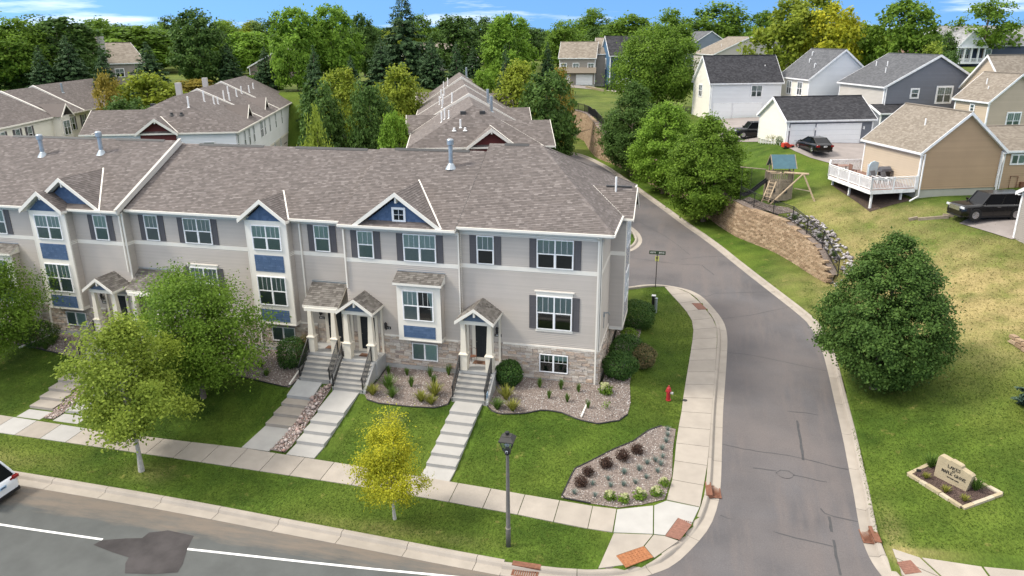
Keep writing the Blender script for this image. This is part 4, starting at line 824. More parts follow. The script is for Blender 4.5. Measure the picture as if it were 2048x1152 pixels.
door(-11.36,YD,'8415',-10.04,YD,-10.06);door(-18.26,YC,'8413',-16.58,YC,-16.62,4.12);door(-20.66,YB,'8411',-21.06,YB,-21.08,4.4);door(-35.25,YA,'8407',-36.0,YA,-36.02,4.38);door(-32.4,YB,'8409',-33.1,YB,-33.1,4.4,pl=True)
# porches: slab, pedestals, tapered columns, little roofs
def porch_gable(xc,y_wall,x0,x1,yf=35.72):
    zs=2.4;za=6.16;zr_=5.40;half=1.07;yr_=35.45
    B_(MB().box(x0,yf,zs-.18,x1,y_wall,zs).box(x0+.03,yf+.03,.9,x1-.03,y_wall,zs-.18),'porch_slab','concrete_grey')
    for s in(-1,1):
        cx=xc+s*.74
        c=MB();c.box(cx-.21,yf+.0,zs,cx+.21,yf+.42,zs+.92).box(cx-.26,yf-.05,zs+.92,cx+.26,yf+.47,zs+.97);v=[];
        for z_,hw in((zs+.97,.21),(zs+1.05,.17),(5.12,.105)): v+=[(cx-hw,yf+.21-hw,z_),(cx+hw,yf+.21-hw,z_),(cx+hw,yf+.21+hw,z_),(cx-hw,yf+.21+hw,z_)]
        c.add(v,[(i*4+j,i*4+(j+1)%4,i*4+4+(j+1)%4,i*4+4+j) for i in range(2) for j in range(4)]);B_(c,'porch_column','cream_trim')
        B_(MB().box(xc+s*.93-.06,y_wall-.10,zs,xc+s*.93+.06,y_wall,5.15),'porch_pilaster','cream_trim')
    b=MB();b.box(xc-.93,yf+.08,5.12,xc+.93,yf+.32,5.38);
    for s in(-1,1): b.box(xc+s*.82-.1,yf+.3,5.12,xc+s*.82+.1,y_wall,5.36)
    rake(b,xc,half+.03,yr_-.03,za+.02,zr_,h=.19);b.box(xc-.05,yr_+.02,za-.48,xc+.05,yr_+.2,za-.1)
    for s in(-1,1): b.box(xc+s*half-.035,yr_,zr_-.14,xc+s*half+.035,y_wall,zr_-.01); b.quad((xc+s*half,yr_,zr_-.15),(xc,yr_,za-.17),(xc,y_wall,za-.17),(xc+s*half,y_wall,zr_-.15))
    b.each('porch_beam','white_trim',TR)
    B_(MB().poly([(xc-.72,yr_+.24,5.38),(xc+.72,yr_+.24,5.38),(xc,yr_+.24,5.92)]),'porch_gable','siding_darkblue_gable')
    m=MB();T=math.hypot(half,za-zr_)
    for s in(1,-1): field(m,(xc+s*half,yr_,zr_),(0,1,0),(-s*half,0,za-zr_),const(0,y_wall-yr_),T);m.quad((xc+s*half,yr_,zr_-.01),(xc+s*half,y_wall,zr_-.01),(xc,y_wall,za-.01),(xc,yr_,za-.01))
    for i in range(int((y_wall-yr_)/.2)): y=yr_+i*.2; m.add([(xc-.12,y,za-.06),(xc,y,za+.03),(xc+.12,y,za-.06),(xc-.12,y+.2,za-.06),(xc,y+.2,za+.025),(xc+.12,y+.2,za-.06)],[(0,1,4,3),(1,2,5,4)])
    tag(B_(m,'porch_shingles','shingle_porch'),kind='stuff')
pm('siding_darkblue_gable',(.085,.12,.175),.7,.05,4.)
porch_gable(-10.87,YD,-11.95,-9.82);porch_gable(-17.85,YC,-18.95,-16.78);porch_gable(-34.83,YA,-35.95,-33.75)
def porch_shed(x0,x1,y_wall,cols,yf,yfe):
    zt,zb=6.26,5.28
    m=MB();T=math.hypot(y_wall-yfe,zt-zb);field(m,(x0,yfe,zb),(1,0,0),(0,y_wall-yfe,zt-zb),const(0,x1-x0),T);m.quad((x0,yfe,zb-.01),(x1,yfe,zb-.01),(x1,y_wall,zt-.01),(x0,y_wall,zt-.01));tag(B_(m,'porch_shingles','shingle_porch'),kind='stuff')
    b=MB();b.box(x0,yfe-.04,zb-.16,x1,yfe+.03,zb-.01);
    for xx in(x0,x1-.05): b.extr([(xx,yfe,zb-.02),(xx,y_wall,zt-.02),(xx,y_wall,zt-.17),(xx,yfe,zb-.17)],(.05,0,0))
    b.box(x0+.1,yf+.1,zb-.34,x1-.1,yf+.32,zb-.14);b.each('porch_beam','white_trim',TR)
    B_(MB().box(x0-.02,y_wall-.025,zt-.02,x1+.02,y_wall-.0,zt+.12),'flashing','galvanised')
    B_(MB().box(x0+.05,yf,2.22,x1-.05,y_wall,2.4).box(x0+.08,yf+.03,.9,x1-.08,y_wall,2.22),'porch_slab','concrete_grey')
    for cx in cols:
        c=MB();c.box(cx-.2,yf+.0,2.4,cx+.2,yf+.4,3.32).box(cx-.25,yf-.05,3.32,cx+.25,yf+.45,3.37);v=[]
        for z_,hw in((3.37,.2),(3.45,.16),(zb-.33,.1)): v+=[(cx-hw,yf+.2-hw,z_),(cx+hw,yf+.2-hw,z_),(cx+hw,yf+.2+hw,z_),(cx-hw,yf+.2+hw,z_)]
        c.add(v,[(i*4+j,i*4+(j+1)%4,i*4+4+(j+1)%4,i*4+4+j) for i in range(2) for j in range(4)]);B_(c,'porch_column','cream_trim')
porch_shed(-21.5,-19.25,YB,(-21.08,-19.6),36.12,36.3);porch_shed(-33.5,-30.9,YB,(-33.0,-31.3),36.12,36.3)
tr.each('trim_board','white_trim',TR)
# downspouts, roof pipes
def spout(pts,name='downspout'): m=MB(); [m.bar(a,b,.085,.075) for a,b in zip(pts[:-1],pts[1:])]; B_(m,name,'white_trim')
spout([(-4.5,37.0,10.05),(-4.5,37.3,9.85),(-4.5,37.3,1.5),(-4.5,37.2,1.42),(-4.75,34.1,gz(-4.75,34.1)+.1)])
spout([(-21.95,37.2,10.0),(-21.95,37.6,9.8),(-21.95,37.6,2.1),(-21.7,36.8,1.75),(-21.75,34.4,gz(-21.75,34.4)+.08)])
spout([(-18.85,36.65,10.0),(-18.88,36.98,9.8),(-18.88,36.98,6.3)]);spout([(-33.75,36.7,10.0),(-33.7,37.0,9.8),(-33.7,37.0,6.2)]);spout([(-39.75,36.42,3.5),(-39.8,36.35,1.8),(-41.2,34.9,gz(-41.2,34.9)+.1)])
spout([(-25.3,37.25,10.0),(-25.3,37.6,9.8),(-25.3,37.6,2)])
def pipe(x,y,z,h,lab=None):
    m=MB();m.lathe([(.36,0),(.34,.02),(.16,.3),(.125,.34),(.125,h-.42)],(x,y,z),14);m.lathe([(.145,h-.5),(.145,h-.44)],(x,y,z),14);m.lathe([(.17,h-.36),(.2,h-.33),(.2,h-.06),(.15,h),(.05,h+.02)],(x,y,z),14);m.lathe([(.145,.5),(.145,.56)],(x,y,z),14)
    m.tube([(x,y,z+h-.45),(x,y,z+h-.3)],.11,8); B_(m,'vent_pipe','galvanised')
pipe(-42.9,41.4,12.4,1.5);pipe(-38.5,41.8,12.6,1.55);pipe(-13.92,41.6,12.55,1.75)
hb=lambda x,y:ze+(x1-x)*(zr-ze)/5.2
for x,y in((-8.0,43.2),(-7.75,43.45),(-7.5,43.7)): z=hb(x,y);B_(MB().extr([(x-.2,y-.13,z+.12),(x+.22,y-.13,z-.12),(x+.25,y-.13,z+.12),(x+.05,y-.13,z+.26)],(0,.2,0)),'roof_vent','galvanised')
x,y=-5.4,42.0;z=hb(x,y);B_(MB().extr([(x-.2,y,z+.14),(x+.2,y,z-.1),(x+.22,y,z+.05),(x-.02,y,z+.22)],(0,.35,0)),'roof_vent','cover_blue')
B_(MB().tube([(-4.3,42.9,11.3),(-4.3,42.9,12.2)],.06,8),'plumbing_vent','vent_white')
B_(MB().box(-4.32,38.9,5.0,-4.24,39.05,5.25).tube([(-4.28,39,5.2),(-4.05,39,5.25),(-4.0,39.1,5.1)],.04,6).tube([(-4.28,38.95,5.0),(-4.28,38.95,4.3)],.02,5),'utility_meter','galvanised')
# ---------------------------------------------------------------- front stairs, railings, stepped walks
def stairs(lab,x0,x1,foot,zf,n,tread,zt=2.4,yedge=35.72):
    t=thing('front_stairs',lab,'stairs',((x0+x1)/2,foot,zf)); r=(zt-zf)/n
    for i in range(n):
        y=foot+i*tread; z=zf+(i+1)*r
        if i<n-1: MB().box(x0,y,z-r*1.02-.1,x1,y+tread+.015,z-.045).box(x0,y-.022,z-.045,x1,y+tread,z).build('step','concrete_step',t)
    MB().box(x0+.02,foot+.1,zf-.5,x1-.02,yedge,zf+.02).build('stair_base','concrete_grey',t)
    MB().extr([(x1,foot-.02,zf-.4),(x1,foot-.02,zf+.12),(x1,yedge+.1,zt+.02),(x1,yedge+.1,zf-.4)],(.14,0,0)).build('stair_cheek','concrete_grey',t)
    for x in(x0+.05,x1-.05):
        a=Vector((x,foot+.02,zf+.92));b=Vector((x,yedge-.02,zt+.92)); m=MB()
        m.bar(a,b,.05,.035).bar(a-Vector((0,0,.78)),b-Vector((0,0,.78)),.03,.03)
        for p in(a,b): m.bar((p.x,p.y,p.z-.95),(p.x,p.y,p.z+.03),.045)
        m.tube([a,a+Vector((0,-.12,-.02)),a+Vector((0,-.13,-.14))],.02,6)
        o=m.build('railing','metal_black',t)
        k=int((b-a).length/.115)
        for i in range(1,k): p=a.lerp(b,i/k); MB().bar((p.x,p.y,p.z-.78),(p.x,p.y,p.z),.018).build('baluster','metal_black',o)
    return t
stairs('concrete entry stairs with black railings at the rightmost porch',-11.87,-9.95,34.3,1.22,6,.275)
stairs('concrete entry stairs with black railings at the gabled porch left of the box bay window',-18.95,-17.05,34.25,1.1,7,.245)
stairs('concrete entry stairs with black railings under the shed roofed porch beside the tall bay',-21.3,-19.32,34.78,1.2,6,.265,yedge=36.12)
stairs('concrete entry stairs half hidden behind the street tree at the far left gabled porch',-35.9,-33.85,34.2,1.15,6,.28)
stairs('concrete entry stairs hidden behind the two left trees under a shed porch roof',-33.4,-31.0,34.7,1.15,6,.27,yedge=36.12)
def walk(lab,x0,x1,y0,ris,yend,z0,zend,mats,rise=.175,shift=0.):
    t=thing('stepped_walk',lab,'stepped walk',((x0+x1)/2,y0,0)); ys=[y0]+ris+[yend]; z=z0
    for i in range(len(ys)-1):
        if i: z+=rise
        a=shift*i/len(ris); last=i==len(ys)-2; ze=zend if last else z+.02
        m=mats[min(i,len(mats)-1)]; th=rise+.1
        q=[(x0+a,ys[i]-.015,z-th),(x1+a,ys[i]-.015,z-th),(x1+a,ys[i+1]+.05,ze-th),(x0+a,ys[i+1]+.05,ze-th)]
        MB().extr(q,(0,0,th)).build('step',m,t); z=ze
walk('pale stepped concrete walk leading up to the rightmost porch',-11.68,-10.18,28.6,[29.6,30.28,31.02,31.74,32.5,33.22],34.32,.035,1.22,['concrete_new'],.172,.03)
walk('white stepped concrete walk right of the river rock strip',-18.97,-17.42,29.02,[30.05,30.78,31.5,32.3],34.28,.035,1.10,['concrete_new','concrete_new'],.185,.1)
walk('beige stepped concrete walk left of the river rock strip',-21.55,-19.98,29.1,[31.35,32.15,32.95,33.55],34.8,.035,1.2,['concrete_new','concrete','concrete','concrete','concrete_grey'],.18,.12)
walk('beige stepped walk at the left of the street tree',-35.73,-34.16,29.15,[30.1,30.86,31.58,32.34,33.0],34.25,.035,1.15,['concrete_new','concrete'],.175,-.15)
walk('white stepped walk hidden behind the light green street tree',-33.36,-31.75,29.22,[30.1,30.86,31.6,32.3,33.0],34.75,.035,1.15,['concrete_new'],.175,.1)
for x,y,l in((-11.0,36.9,'porch by the round shrub'),(-17.75,36.4,'gabled porch left of the box bay window'),(-20.2,37.0,'shed roofed porch')):
    tag(MB().box(x-.38,y-.22,2.402,x+.38,y+.22,2.418).build('doormat','doormat'),'brown doormat on the '+l,'doormat')
c=thing('garden_chair','small rust metal chair standing on the rightmost porch','chair',(-11.35,36.75,2.4))
m=MB();m.lathe([(.18,.43),(.18,.45)],(-11.35,36.75,2.4),10);m.build('seat','rust_iron',c)
for a,b in((-.14,-.14),(.14,-.14),(-.14,.14),(.14,.14)): MB().bar((-11.35+a*1.2,36.75+b*1.2,2.4),(-11.35+a,36.75+b,2.84),.02).build('leg','rust_iron',c)
MB().tube([(-11.5,36.9,2.84),(-11.5,36.93,3.2),(-11.35,36.95,3.28),(-11.2,36.93,3.2),(-11.2,36.9,2.84)],.012,5).build('backrest','rust_iron',c)
bg_=MB();bg_.extr([(-9.93,34.35,1.5),(-9.93,34.62,1.55),(-9.93,34.6,1.85),(-9.93,34.38,1.8)],(.03,0,0));tag(bg_.build('newspaper_bag','cover_blue'),'pale blue delivery bag hanging on the rightmost stair railing','bag')
# ---------------------------------------------------------------- street lamp, hydrant, signs
x,y=-6.36,24.87;z=gz(x,y);t=thing('street_lamp','bronze street lamp with a lantern head on the boulevard grass','street lamp',(x,y,z))
MB().lathe([(.105,-.1),(.105,.9),(.092,.93),(.065,4.35),(.06,4.4)],(x,y,z),12).build('pole','lamp_bronze',t,smooth=True)
MB().lathe([(.11,.88),(.113,.9),(.11,.92)],(x,y,z),12).build('pole_ring','concrete',t)
m=MB();m.lathe([(.07,4.36),(.12,4.4),(.15,4.55),(.12,4.6)],(x,y,z),10).box(x-.06,y-.06,z+4.6,x+.06,y+.06,z+4.72);m.build('lamp_socket','metal_black',t)
MB().box(x-.045,y-.135,z+4.5,x+.045,y-.125,z+4.6).build('pole_tag','letter_white',t)
m=MB();A=.13;Bq=.26
for s1 in(-1,1):
    for s2 in(-1,1): m.bar((x+s1*A,y+s2*A,z+4.56),(x+s1*Bq,y+s2*Bq,z+5.05),.025)
m.build('lantern_cage','lamp_brown',t)
g=MB()
for k in range(4):
    c_,s_=[(1,1),(-1,1),(-1,-1),(1,-1)][k],[(1,1),(-1,1),(-1,-1),(1,-1)][(k+1)%4]
    g.quad((x+c_[0]*A,y+c_[1]*A,z+4.58),(x+s_[0]*A,y+s_[1]*A,z+4.58),(x+s_[0]*(Bq-.01),y+s_[1]*(Bq-.01),z+5.04),(x+c_[0]*(Bq-.01),y+c_[1]*(Bq-.01),z+5.04))
g.build('lantern_glass','lamp_glass',t);MB().lathe([(.05,4.72),(.09,4.78),(.08,4.9),(.02,4.95)],(x,y,z),8).build('bulb','vent_white',t)
r=MB();pts=[(.30,5.03),(.30,5.07),(.17,5.22),(.17,5.24),(.0,5.27)]
for (h0,z0),(h1,z1_) in zip(pts[:-1],pts[1:]):
    for k in range(4):
        a=[(1,1),(-1,1),(-1,-1),(1,-1)][k];b=[(1,1),(-1,1),(-1,-1),(1,-1)][(k+1)%4]
        r.quad((x+a[0]*h0,y+a[1]*h0,z+z0),(x+b[0]*h0,y+b[1]*h0,z+z0),(x+b[0]*h1,y+b[1]*h1,z+z1_),(x+a[0]*h1,y+a[1]*h1,z+z1_))
r.poly([(x-.3,y-.3,z+5.03),(x-.3,y+.3,z+5.03),(x+.3,y+.3,z+5.03),(x+.3,y-.3,z+5.03)]);r.build('lantern_roof','lamp_brown',t)
MB().lathe([(.07,5.27),(.085,5.3),(.085,5.38),(.04,5.4)],(x,y,z),10).build('photocell','metal_black',t)
x,y=-.45,37.84;z=gz(x,y);t=thing('fire_hydrant','red fire hydrant on the lawn beside the side sidewalk','fire hydrant',(x,y,z))
MB().lathe([(.17,0),(.17,.05),(.115,.06),(.115,.55),(.15,.56),(.15,.62),(.13,.63),(.12,.72),(.07,.8),(.04,.81),(.04,.88)],(x,y,z),12).build('barrel','hydrant_red',t)
MB().tube([(x+.1,y-.03,z+.47),(x+.25,y-.06,z+.47)],.075,10).build('outlet_cap','concrete_new',t)
for s in((-.02,-.2),(-.16,.06)): MB().tube([(x+s[0]*.5,y+s[1]*.5,z+.5),(x+s[0],y+s[1],z+.5)],.055,8).build('hose_outlet','hydrant_red',t)
x,y=-2.16,54.3;z=gz(x,y);t=thing('street_sign','street name sign on a dark post at the alley corner','street sign',(x,y,z))
MB().bar((x,y,z),(x,y,z+2.65),.06).build('post','lamp_brown',t)
s=MB().box(x-.6,y-.012,z+2.62,x+.6,y+.012,z+2.9).build('name_blade','sign_green',t)
txt('lettering','8379',.2,'letter_white',s,(x-.32,y-.018,z+2.76),(R(90),0,0));txt('lettering','8415',.2,'letter_white',s,(x+.32,y-.018,z+2.76),(R(90),0,0))
MB().box(x-.14,y-.02,z+2.1,x+.14,y-.008,z+2.5).build('yellow_plate','sign_yellow',t);MB().box(x-.09,y-.024,z+2.3,x+.07,y-.021,z+2.4).build('plate_mark','letter_black',t)
x,y=-1.94,49.5;z=gz(x,y);t=thing('utility_pedestal','pale utility pedestal pair standing on the side lawn behind the bushes','utility pedestal',(x,y,z))
MB().box(x-.22,y-.1,z,x+.02,y+.14,z+1.15).build('pedestal','metal_black',t);MB().box(x-.24,y-.12,z+1.15,x+.04,y+.16,z+1.2).build('cap','vent_white',t);MB().lathe([(.11,0),(.11,1.0),(.12,1.02),(.12,1.07),(.03,1.1)],(x+.08,y-.18,z),10).build('round_pedestal','galvanised',t)
# entrance monument sign with its stone-edged bed
q=[(10.71,33.24),(12.32,30.94),(14.12,32.0),(12.2,34.22)];b=drape('sign_bed',q,'mulch',ground,.05,.35)
stones('mulch_chips',[q],320,(.05,.11),'mulch',b,zadd=.05,emb=.1,flat=.35)
ed=thing('stone_border','low limestone border round the entrance sign bed','stone border',(12.3,32.6,gz(12.3,32.6)))
for i in range(4):
    a,c_=np.array(q[i]),np.array(q[(i+1)%4]);L_=np.hypot(*(c_-a));s=0
    while s<L_-.1:
        w=min(random.uniform(.35,.75),L_-s);p0=a+(c_-a)*(s+.01)/L_;p1=a+(c_-a)*(s+w-.01)/L_;s+=w
        h=random.uniform(.10,.2);MB().bar((*p0,gz(*p0)+.04),(*p1,gz(*p1)+.04+random.uniform(-.02,.02)),random.uniform(.16,.24),h).build('edge_stone','limestone_light' if random.random()<.5 else 'limestone',ed)
P0=Vector((11.74,33.12,0));P1=Vector((12.84,31.98,0));z=gz(12.27,32.55)+.05;d=(P1-P0).normalized();n=Vector((-d.y,d.x,0))
if n.y>0: n=-n
t=thing('entrance_sign','cut limestone entrance sign lettered LAKES AT MAPLE GROVE','sign',(12.27,32.55,z));Ls=(P1-P0).length
def sp(s,h,o): return P0+d*s-n*o+Vector((0,0,z+h))
out=[(-.02,0),(.0,.55),(.03,.98),(.10,1.10),(.28,1.10),(.62,1.06),(.66,1.10),(1.12,1.05),(1.2,1.02),(1.22,.93),(1.5,.88),(1.66,.86),(1.78,.80),(Ls+.03,0)]
out=[(a*Ls/1.78,h*1.02) for a,h in out]
MB().extr([sp(a,h-.1*(h==0),0) for a,h in out],-n*.30).build('sign_stone','limestone',t)
FT={'A':[[(0,0),(.5,1),(1,0)],[(.2,.38),(.8,.38)]],'L':[[(0,1),(0,0),(.75,0),(.75,.18)]],'K':[[(0,0),(0,1)],[(.8,1),(0,.45)],[(.25,.6),(.85,0)]],'E':[[(.75,.82),(.75,1),(0,1),(0,0),(.78,0),(.78,.18)],[(0,.52),(.55,.52)]],'S':[[(.72,.8),(.65,.97),(.35,1),(.08,.85),(.12,.62),(.65,.4),(.72,.18),(.5,0),(.15,.02),(.04,.2)]],'T':[[(0,.82),(0,1),(.9,1),(.9,.82)],[(.45,1),(.45,0)]],'M':[[(0,0),(.05,1),(.5,.2),(.95,1),(1,0)]],'P':[[(.05,0),(.05,1),(.5,1),(.72,.85),(.72,.65),(.5,.5),(.05,.5)]],'G':[[(.85,.82),(.7,.97),(.42,1),(.1,.8),(.02,.5),(.1,.2),(.42,0),(.72,.03),(.86,.15),(.86,.42),(.55,.42)]],'R':[[(.05,0),(.05,1),(.5,1),(.7,.85),(.7,.68),(.5,.53),(.05,.53)],[(.4,.53),(.85,0)]],'O':[[(.45,1),(.12,.82),(.02,.5),(.12,.18),(.45,0),(.78,.18),(.88,.5),(.78,.82),(.45,1)]],'V':[[(0,1),(.45,0),(.9,1)]],'I':[[(.1,0),(.1,1)]],'B':[[(0,0),(0,1),(.5,1),(.65,.78),(.5,.54),(0,.54)],[(.5,.54),(.72,.28),(.55,0),(0,0)]],'W':[[(0,1),(.25,0),(.5,.8),(.75,0),(1,1)]],'N':[[(0,0),(0,1),(.75,0),(.75,1)]],'U':[[(0,1),(.05,.2),(.4,0),(.75,.2),(.8,1)]],'D':[[(0,0),(0,1),(.5,.9),(.8,.5),(.5,.1),(0,0)]],'H':[[(0,0),(0,1)],[(.8,0),(.8,1)],[(0,.5),(.8,.5)]]}
WD={'I':.25,'L':.8,'E':.8,'S':.75,'P':.75}
def letter(s,cs,h0,hgt,wk,th,slope=-.14):
    adv=[WD.get(c,1.) if c!=' ' else .6 for c in s];gap=.3;tot=(sum(adv)+gap*(len(s)-1))*hgt*wk;u=cs-tot/2
    for c,a in zip(s,adv):
        m=MB()
        if c!=' ':
            for st in FT[c]:
                for p,q_ in zip(st[:-1],st[1:]):
                    A_=(u+p[0]*hgt*wk,h0+p[1]*hgt+(u-cs)*slope);B_2=(u+q_[0]*hgt*wk,h0+q_[1]*hgt+(u-cs)*slope)
                    v=abs(p[0]-q_[0])<abs(p[1]-q_[1]);m.bar(sp(A_[0],A_[1],-.007),sp(B_2[0],B_2[1],-.007),th*(1.25 if v else .8),.014,up=tuple(n))
                for p in (st[0],st[-1]):
                    if p[1] in(0,1) and c not in 'SGOE': m.bar(sp(u+(p[0]-.12)*hgt*wk,h0+p[1]*hgt+(u-cs)*slope,-.007),sp(u+(p[0]+.12)*hgt*wk,h0+p[1]*hgt+(u-cs)*slope,-.007),th*.6,.014,up=tuple(n))
        if m.f: m.build('letter','letter_black',t)
        u+=(a+gap)*hgt*wk
letter('LAKES',Ls*.50,.73,.14,.70,.021,-.03);letter('AT',Ls*.5,.605,.08,.7,.013,-.03);letter('MAPLE GROVE',Ls*.52,.42,.14,.60,.02,-.03);letter('ROTTLUND HOMES',Ls*.52,.25,.05,.62,.009,-.03)
m=MB();m.box(10.98,33.0,z,11.0,33.02,z+.25).box(10.95,32.96,z+.2,11.12,33.06,z+.3);tag(m.build('spot_light','metal_black'),'small black spotlight at the left corner of the sign bed','spotlight')
# ---------------------------------------------------------------- garden plants
def leafcloud(n,c,r,size,flat=1.,seed=0,shell=.6,up=.4,lump=0):
    """n leaf quads inside an ellipsoid c,r"""
    g=np.random.default_rng(seed);d=g.normal(size=(n,3));d/=np.linalg.norm(d,axis=1)[:,None];k=g.uniform(shell,1,n)**.7
    if lump: 
        q=np.sin(d[:,0]*lump+seed)*np.sin(d[:,1]*lump*1.3+seed*2)*np.sin(d[:,2]*lump*.9+1);k=k*(1+.16*q)
    p=np.asarray(c)+d*k[:,None]*np.asarray(r)
    nn=d*.8+g.normal(size=(n,3))*.55+np.array([0,0,up]);return leafquads(p,nn,g.uniform(size[0],size[1],n),g)
def leafquads(p,nn,s,g,asp=.62):
    n=len(p);nn=nn/(np.linalg.norm(nn,axis=1)[:,None]+1e-9);t=np.cross(nn,g.normal(size=(n,3)));t/=np.linalg.norm(t,axis=1)[:,None]+1e-9;b=np.cross(nn,t)
    s=s[:,None];V=np.stack([p-t*s*.5,p+b*s*asp*.5+t*s*.05,p+t*s*.5,p-b*s*asp*.5+t*s*.05],1).reshape(-1,3)
    return V,np.arange(n*4).reshape(-1,4),g.uniform(0,1,n)
def cat(*a):
    V=[];Qs=[];r=[];k=0
    for v,q,x in a: V.append(v);Qs.append(q+k);r.append(x);k+=len(v)
    return np.vstack(V),np.vstack(Qs),np.concatenate(r)
def blades(n,R0_,h,w,seed,spread=1.,droop=.5):
    g=np.random.default_rng(seed);a=g.uniform(0,6.28,n);ln=h*g.uniform(.6,1.1,n);rr=g.uniform(0,R0_,n);bx=np.c_[np.cos(a)*rr*.3,np.sin(a)*rr*.3,np.zeros(n)];V=[]
    dirx=np.c_[np.cos(a),np.sin(a),np.zeros(n)];sd_=np.c_[-np.sin(a),np.cos(a),np.zeros(n)]*w/2;lean=g.uniform(.15,1,n)*spread
    for t,wf in((0,1),(.45,1.),(.8,.7),(1,.15)): 
        c_=bx+dirx*(lean*ln*t)[:,None]+np.c_[np.zeros((n,2)),ln*(t-droop*lean*t*t)];V+= [c_-sd_*wf,c_+sd_*wf]
    V=np.stack(V,1);q=np.array([(0,1,3,2),(2,3,5,4),(4,5,7,6)]);Qs=(q[None]+(np.arange(n)*8)[:,None,None]).reshape(-1,4)
    return V.reshape(-1,3),Qs,np.repeat(g.uniform(0,1,n),3)
def row(items,key=lambda p:p[0]): return sorted(items,key=key)
me_day=[fast('foliage',*(lambda c:(c[0],c[1]))(blades(150,.25,.95,.035,i,.75,.55)),m,blades(150,.25,.95,.035,i,.75,.55)[2]) for i,m in((1,'blade_green'),(2,'blade_yellow'))]
DAY=[(-16.47,34.2,1,.85),(-15.81,34.9,0,1.05),(-15.3,34.15,0,.8),(-13.55,34.0,1,.8),(-12.96,34.6,1,1.05),(-12.9,33.85,1,.75),(-9.0,35.0,1,1.),(-9.25,34.05,0,.8),(-8.4,34.05,1,.85)]
DL=['yellowing daylily clump at the left front corner of the middle gravel bed','tall green daylily clump second from left in the middle gravel bed','low green daylily clump at the bed edge below the tall green daylily','yellow green daylily clump left of the pair near the rightmost stairs','large yellow daylily clump behind two others left of the rightmost stairs','low daylily clump at the bed edge nearest the rightmost stepped walk','large yellowing daylily clump right of the rightmost stairs','green daylily at the bed edge beside the rightmost walk','daylily clump at the lawn edge right of the rightmost walk']
for (x,y,k,s),l in zip(DAY,DL): put('daylily',me_day[k],None,(x,y,gz(x,y)+.03),random.uniform(0,6),s,label=l,category='plant',group='daylily clumps in the front gravel beds')
V_,Q_,r_=blades(110,.15,.62,.018,5,.45,.25);me_t=fast('foliage',V_,Q_,'blade_green',r_)
TU=[(-16.38,36.3),(-15.23,36.3),(-14.57,35.25),(-13.86,36.4),(-13.4,35.7),(-12.86,36.75),(-7.44,36.45),(-6.72,35.5),(-6.24,36.5),(-5.7,35.35),(-5.25,36.4),(-4.52,35.0)]
TLb=['in the middle gravel bed beside the stair wall','in the middle gravel bed left below the basement window','at the centre of the middle gravel bed','in the middle gravel bed right below the basement window','in the middle gravel bed above the large yellow daylily','in the middle gravel bed tucked beside the rightmost porch','right of the round shrub by the foundation','in the right gravel bed nearest the lawn edge on its left','below the right basement window by the foundation','in the right gravel bed between the two near the foundation','by the foundation at the right end of the right gravel bed','in the right gravel bed touching the white downspout extension']
for (x,y),l in zip(TU,TLb): put('grass_tuft',me_t,None,(x,y,gz(x,y)+.03),random.uniform(0,6),random.uniform(.85,1.15),label='small green ornamental grass '+l,category='plant',group='small ornamental grasses in the front beds')
V_,Q_,r_=blades(90,.12,.30,.012,9,.8,.3);me_f=fast('foliage',V_,Q_,'blade_blue',r_)
FE=row([(-.33,34.77),(-.31,34.23),(-.36,33.67),(-.52,32.95),(-.46,32.3),(-.52,31.67),(-1.15,31.55),(-.77,31.89),(-.62,31.08),(-1.48,30.96),(-1.12,30.49),(-2.16,30.59),(-1.57,30.03),(-2.1,29.81),(-2.85,30.1),(-2.68,29.68),(-3.52,29.71),(-4.23,28.89),(-3.29,28.89)])
for i,(x,y) in enumerate(FE): put('fescue_tuft',me_f,None,(x,y,gz(x,y)+.03),random.uniform(0,6),random.uniform(.8,1.15),label=f'blue grey fescue tuft in the corner gravel bed, {ORD[i]} counted from its left end',category='plant',group='blue fescue tufts in the corner gravel bed')
me_b=fast('foliage',*(lambda c:(c[0],c[1],'leaf_plum',c[2]))(leafcloud(700,(0,0,.24),(.36,.36,.30),(.05,.10),seed=3,shell=.25)))
BL=['nearest the lawn in its row','second from the lawn end','in the middle of its row','second from the sidewalk end','at the sidewalk end of its row']
for (x,y),l in zip([(-1.69,32.21),(-2.33,31.57),(-3.05,30.93),(-3.82,30.32),(-4.05,29.6)],BL): put('barberry_shrub',me_b,None,(x,y,gz(x,y)+.02),random.uniform(0,6),random.uniform(.85,1.1),label='dark purple shrub in the gravel corner bed, '+l,category='shrub',group='dark shrubs in the corner gravel bed')
cl=[leafcloud(330,(0,0,.2),(.33,.33,.25),(.06,.12),seed=4,shell=.3)];g=np.random.default_rng(8);fl=[leafcloud(45,(math.cos(a)*r_*.3,math.sin(a)*r_*.3,.36+.1*(1-r_)),(.07,.07,.07),(.035,.06),seed=20+i,shell=.5) for i,(a,r_) in enumerate(zip(g.uniform(0,6.28,9),g.uniform(.1,1,9)))]
V_,Q_,r_=cat(*cl,*fl);mi=np.r_[np.zeros(330,int),np.ones(405,int)];me_h=fast('foliage',V_,Q_,['leaf_mid','flower_cream'],r_,mi)
HL=[('at the foot of the white downspout by the right house corner',1.35),('leftmost of the front row in the corner gravel bed',.95),('second from left of the front row in the corner gravel bed',.9),('third from left of the front row in the corner gravel bed',1.05),('fourth from left of the front row in the corner gravel bed',1.),('rightmost of the front row in the corner gravel bed near the sidewalk',.85)]
for (x,y),(l,s) in zip([(-3.78,36.5),(-2.59,28.78),(-1.99,28.66),(-1.3,29.02),(-.57,29.4),(-.27,30.2)],HL): put('hydrangea',me_h,None,(x,y,gz(x,y)+.02),random.uniform(0,6),s,label='cream flowering hydrangea, '+l,category='shrub',group='cream flowering hydrangeas')
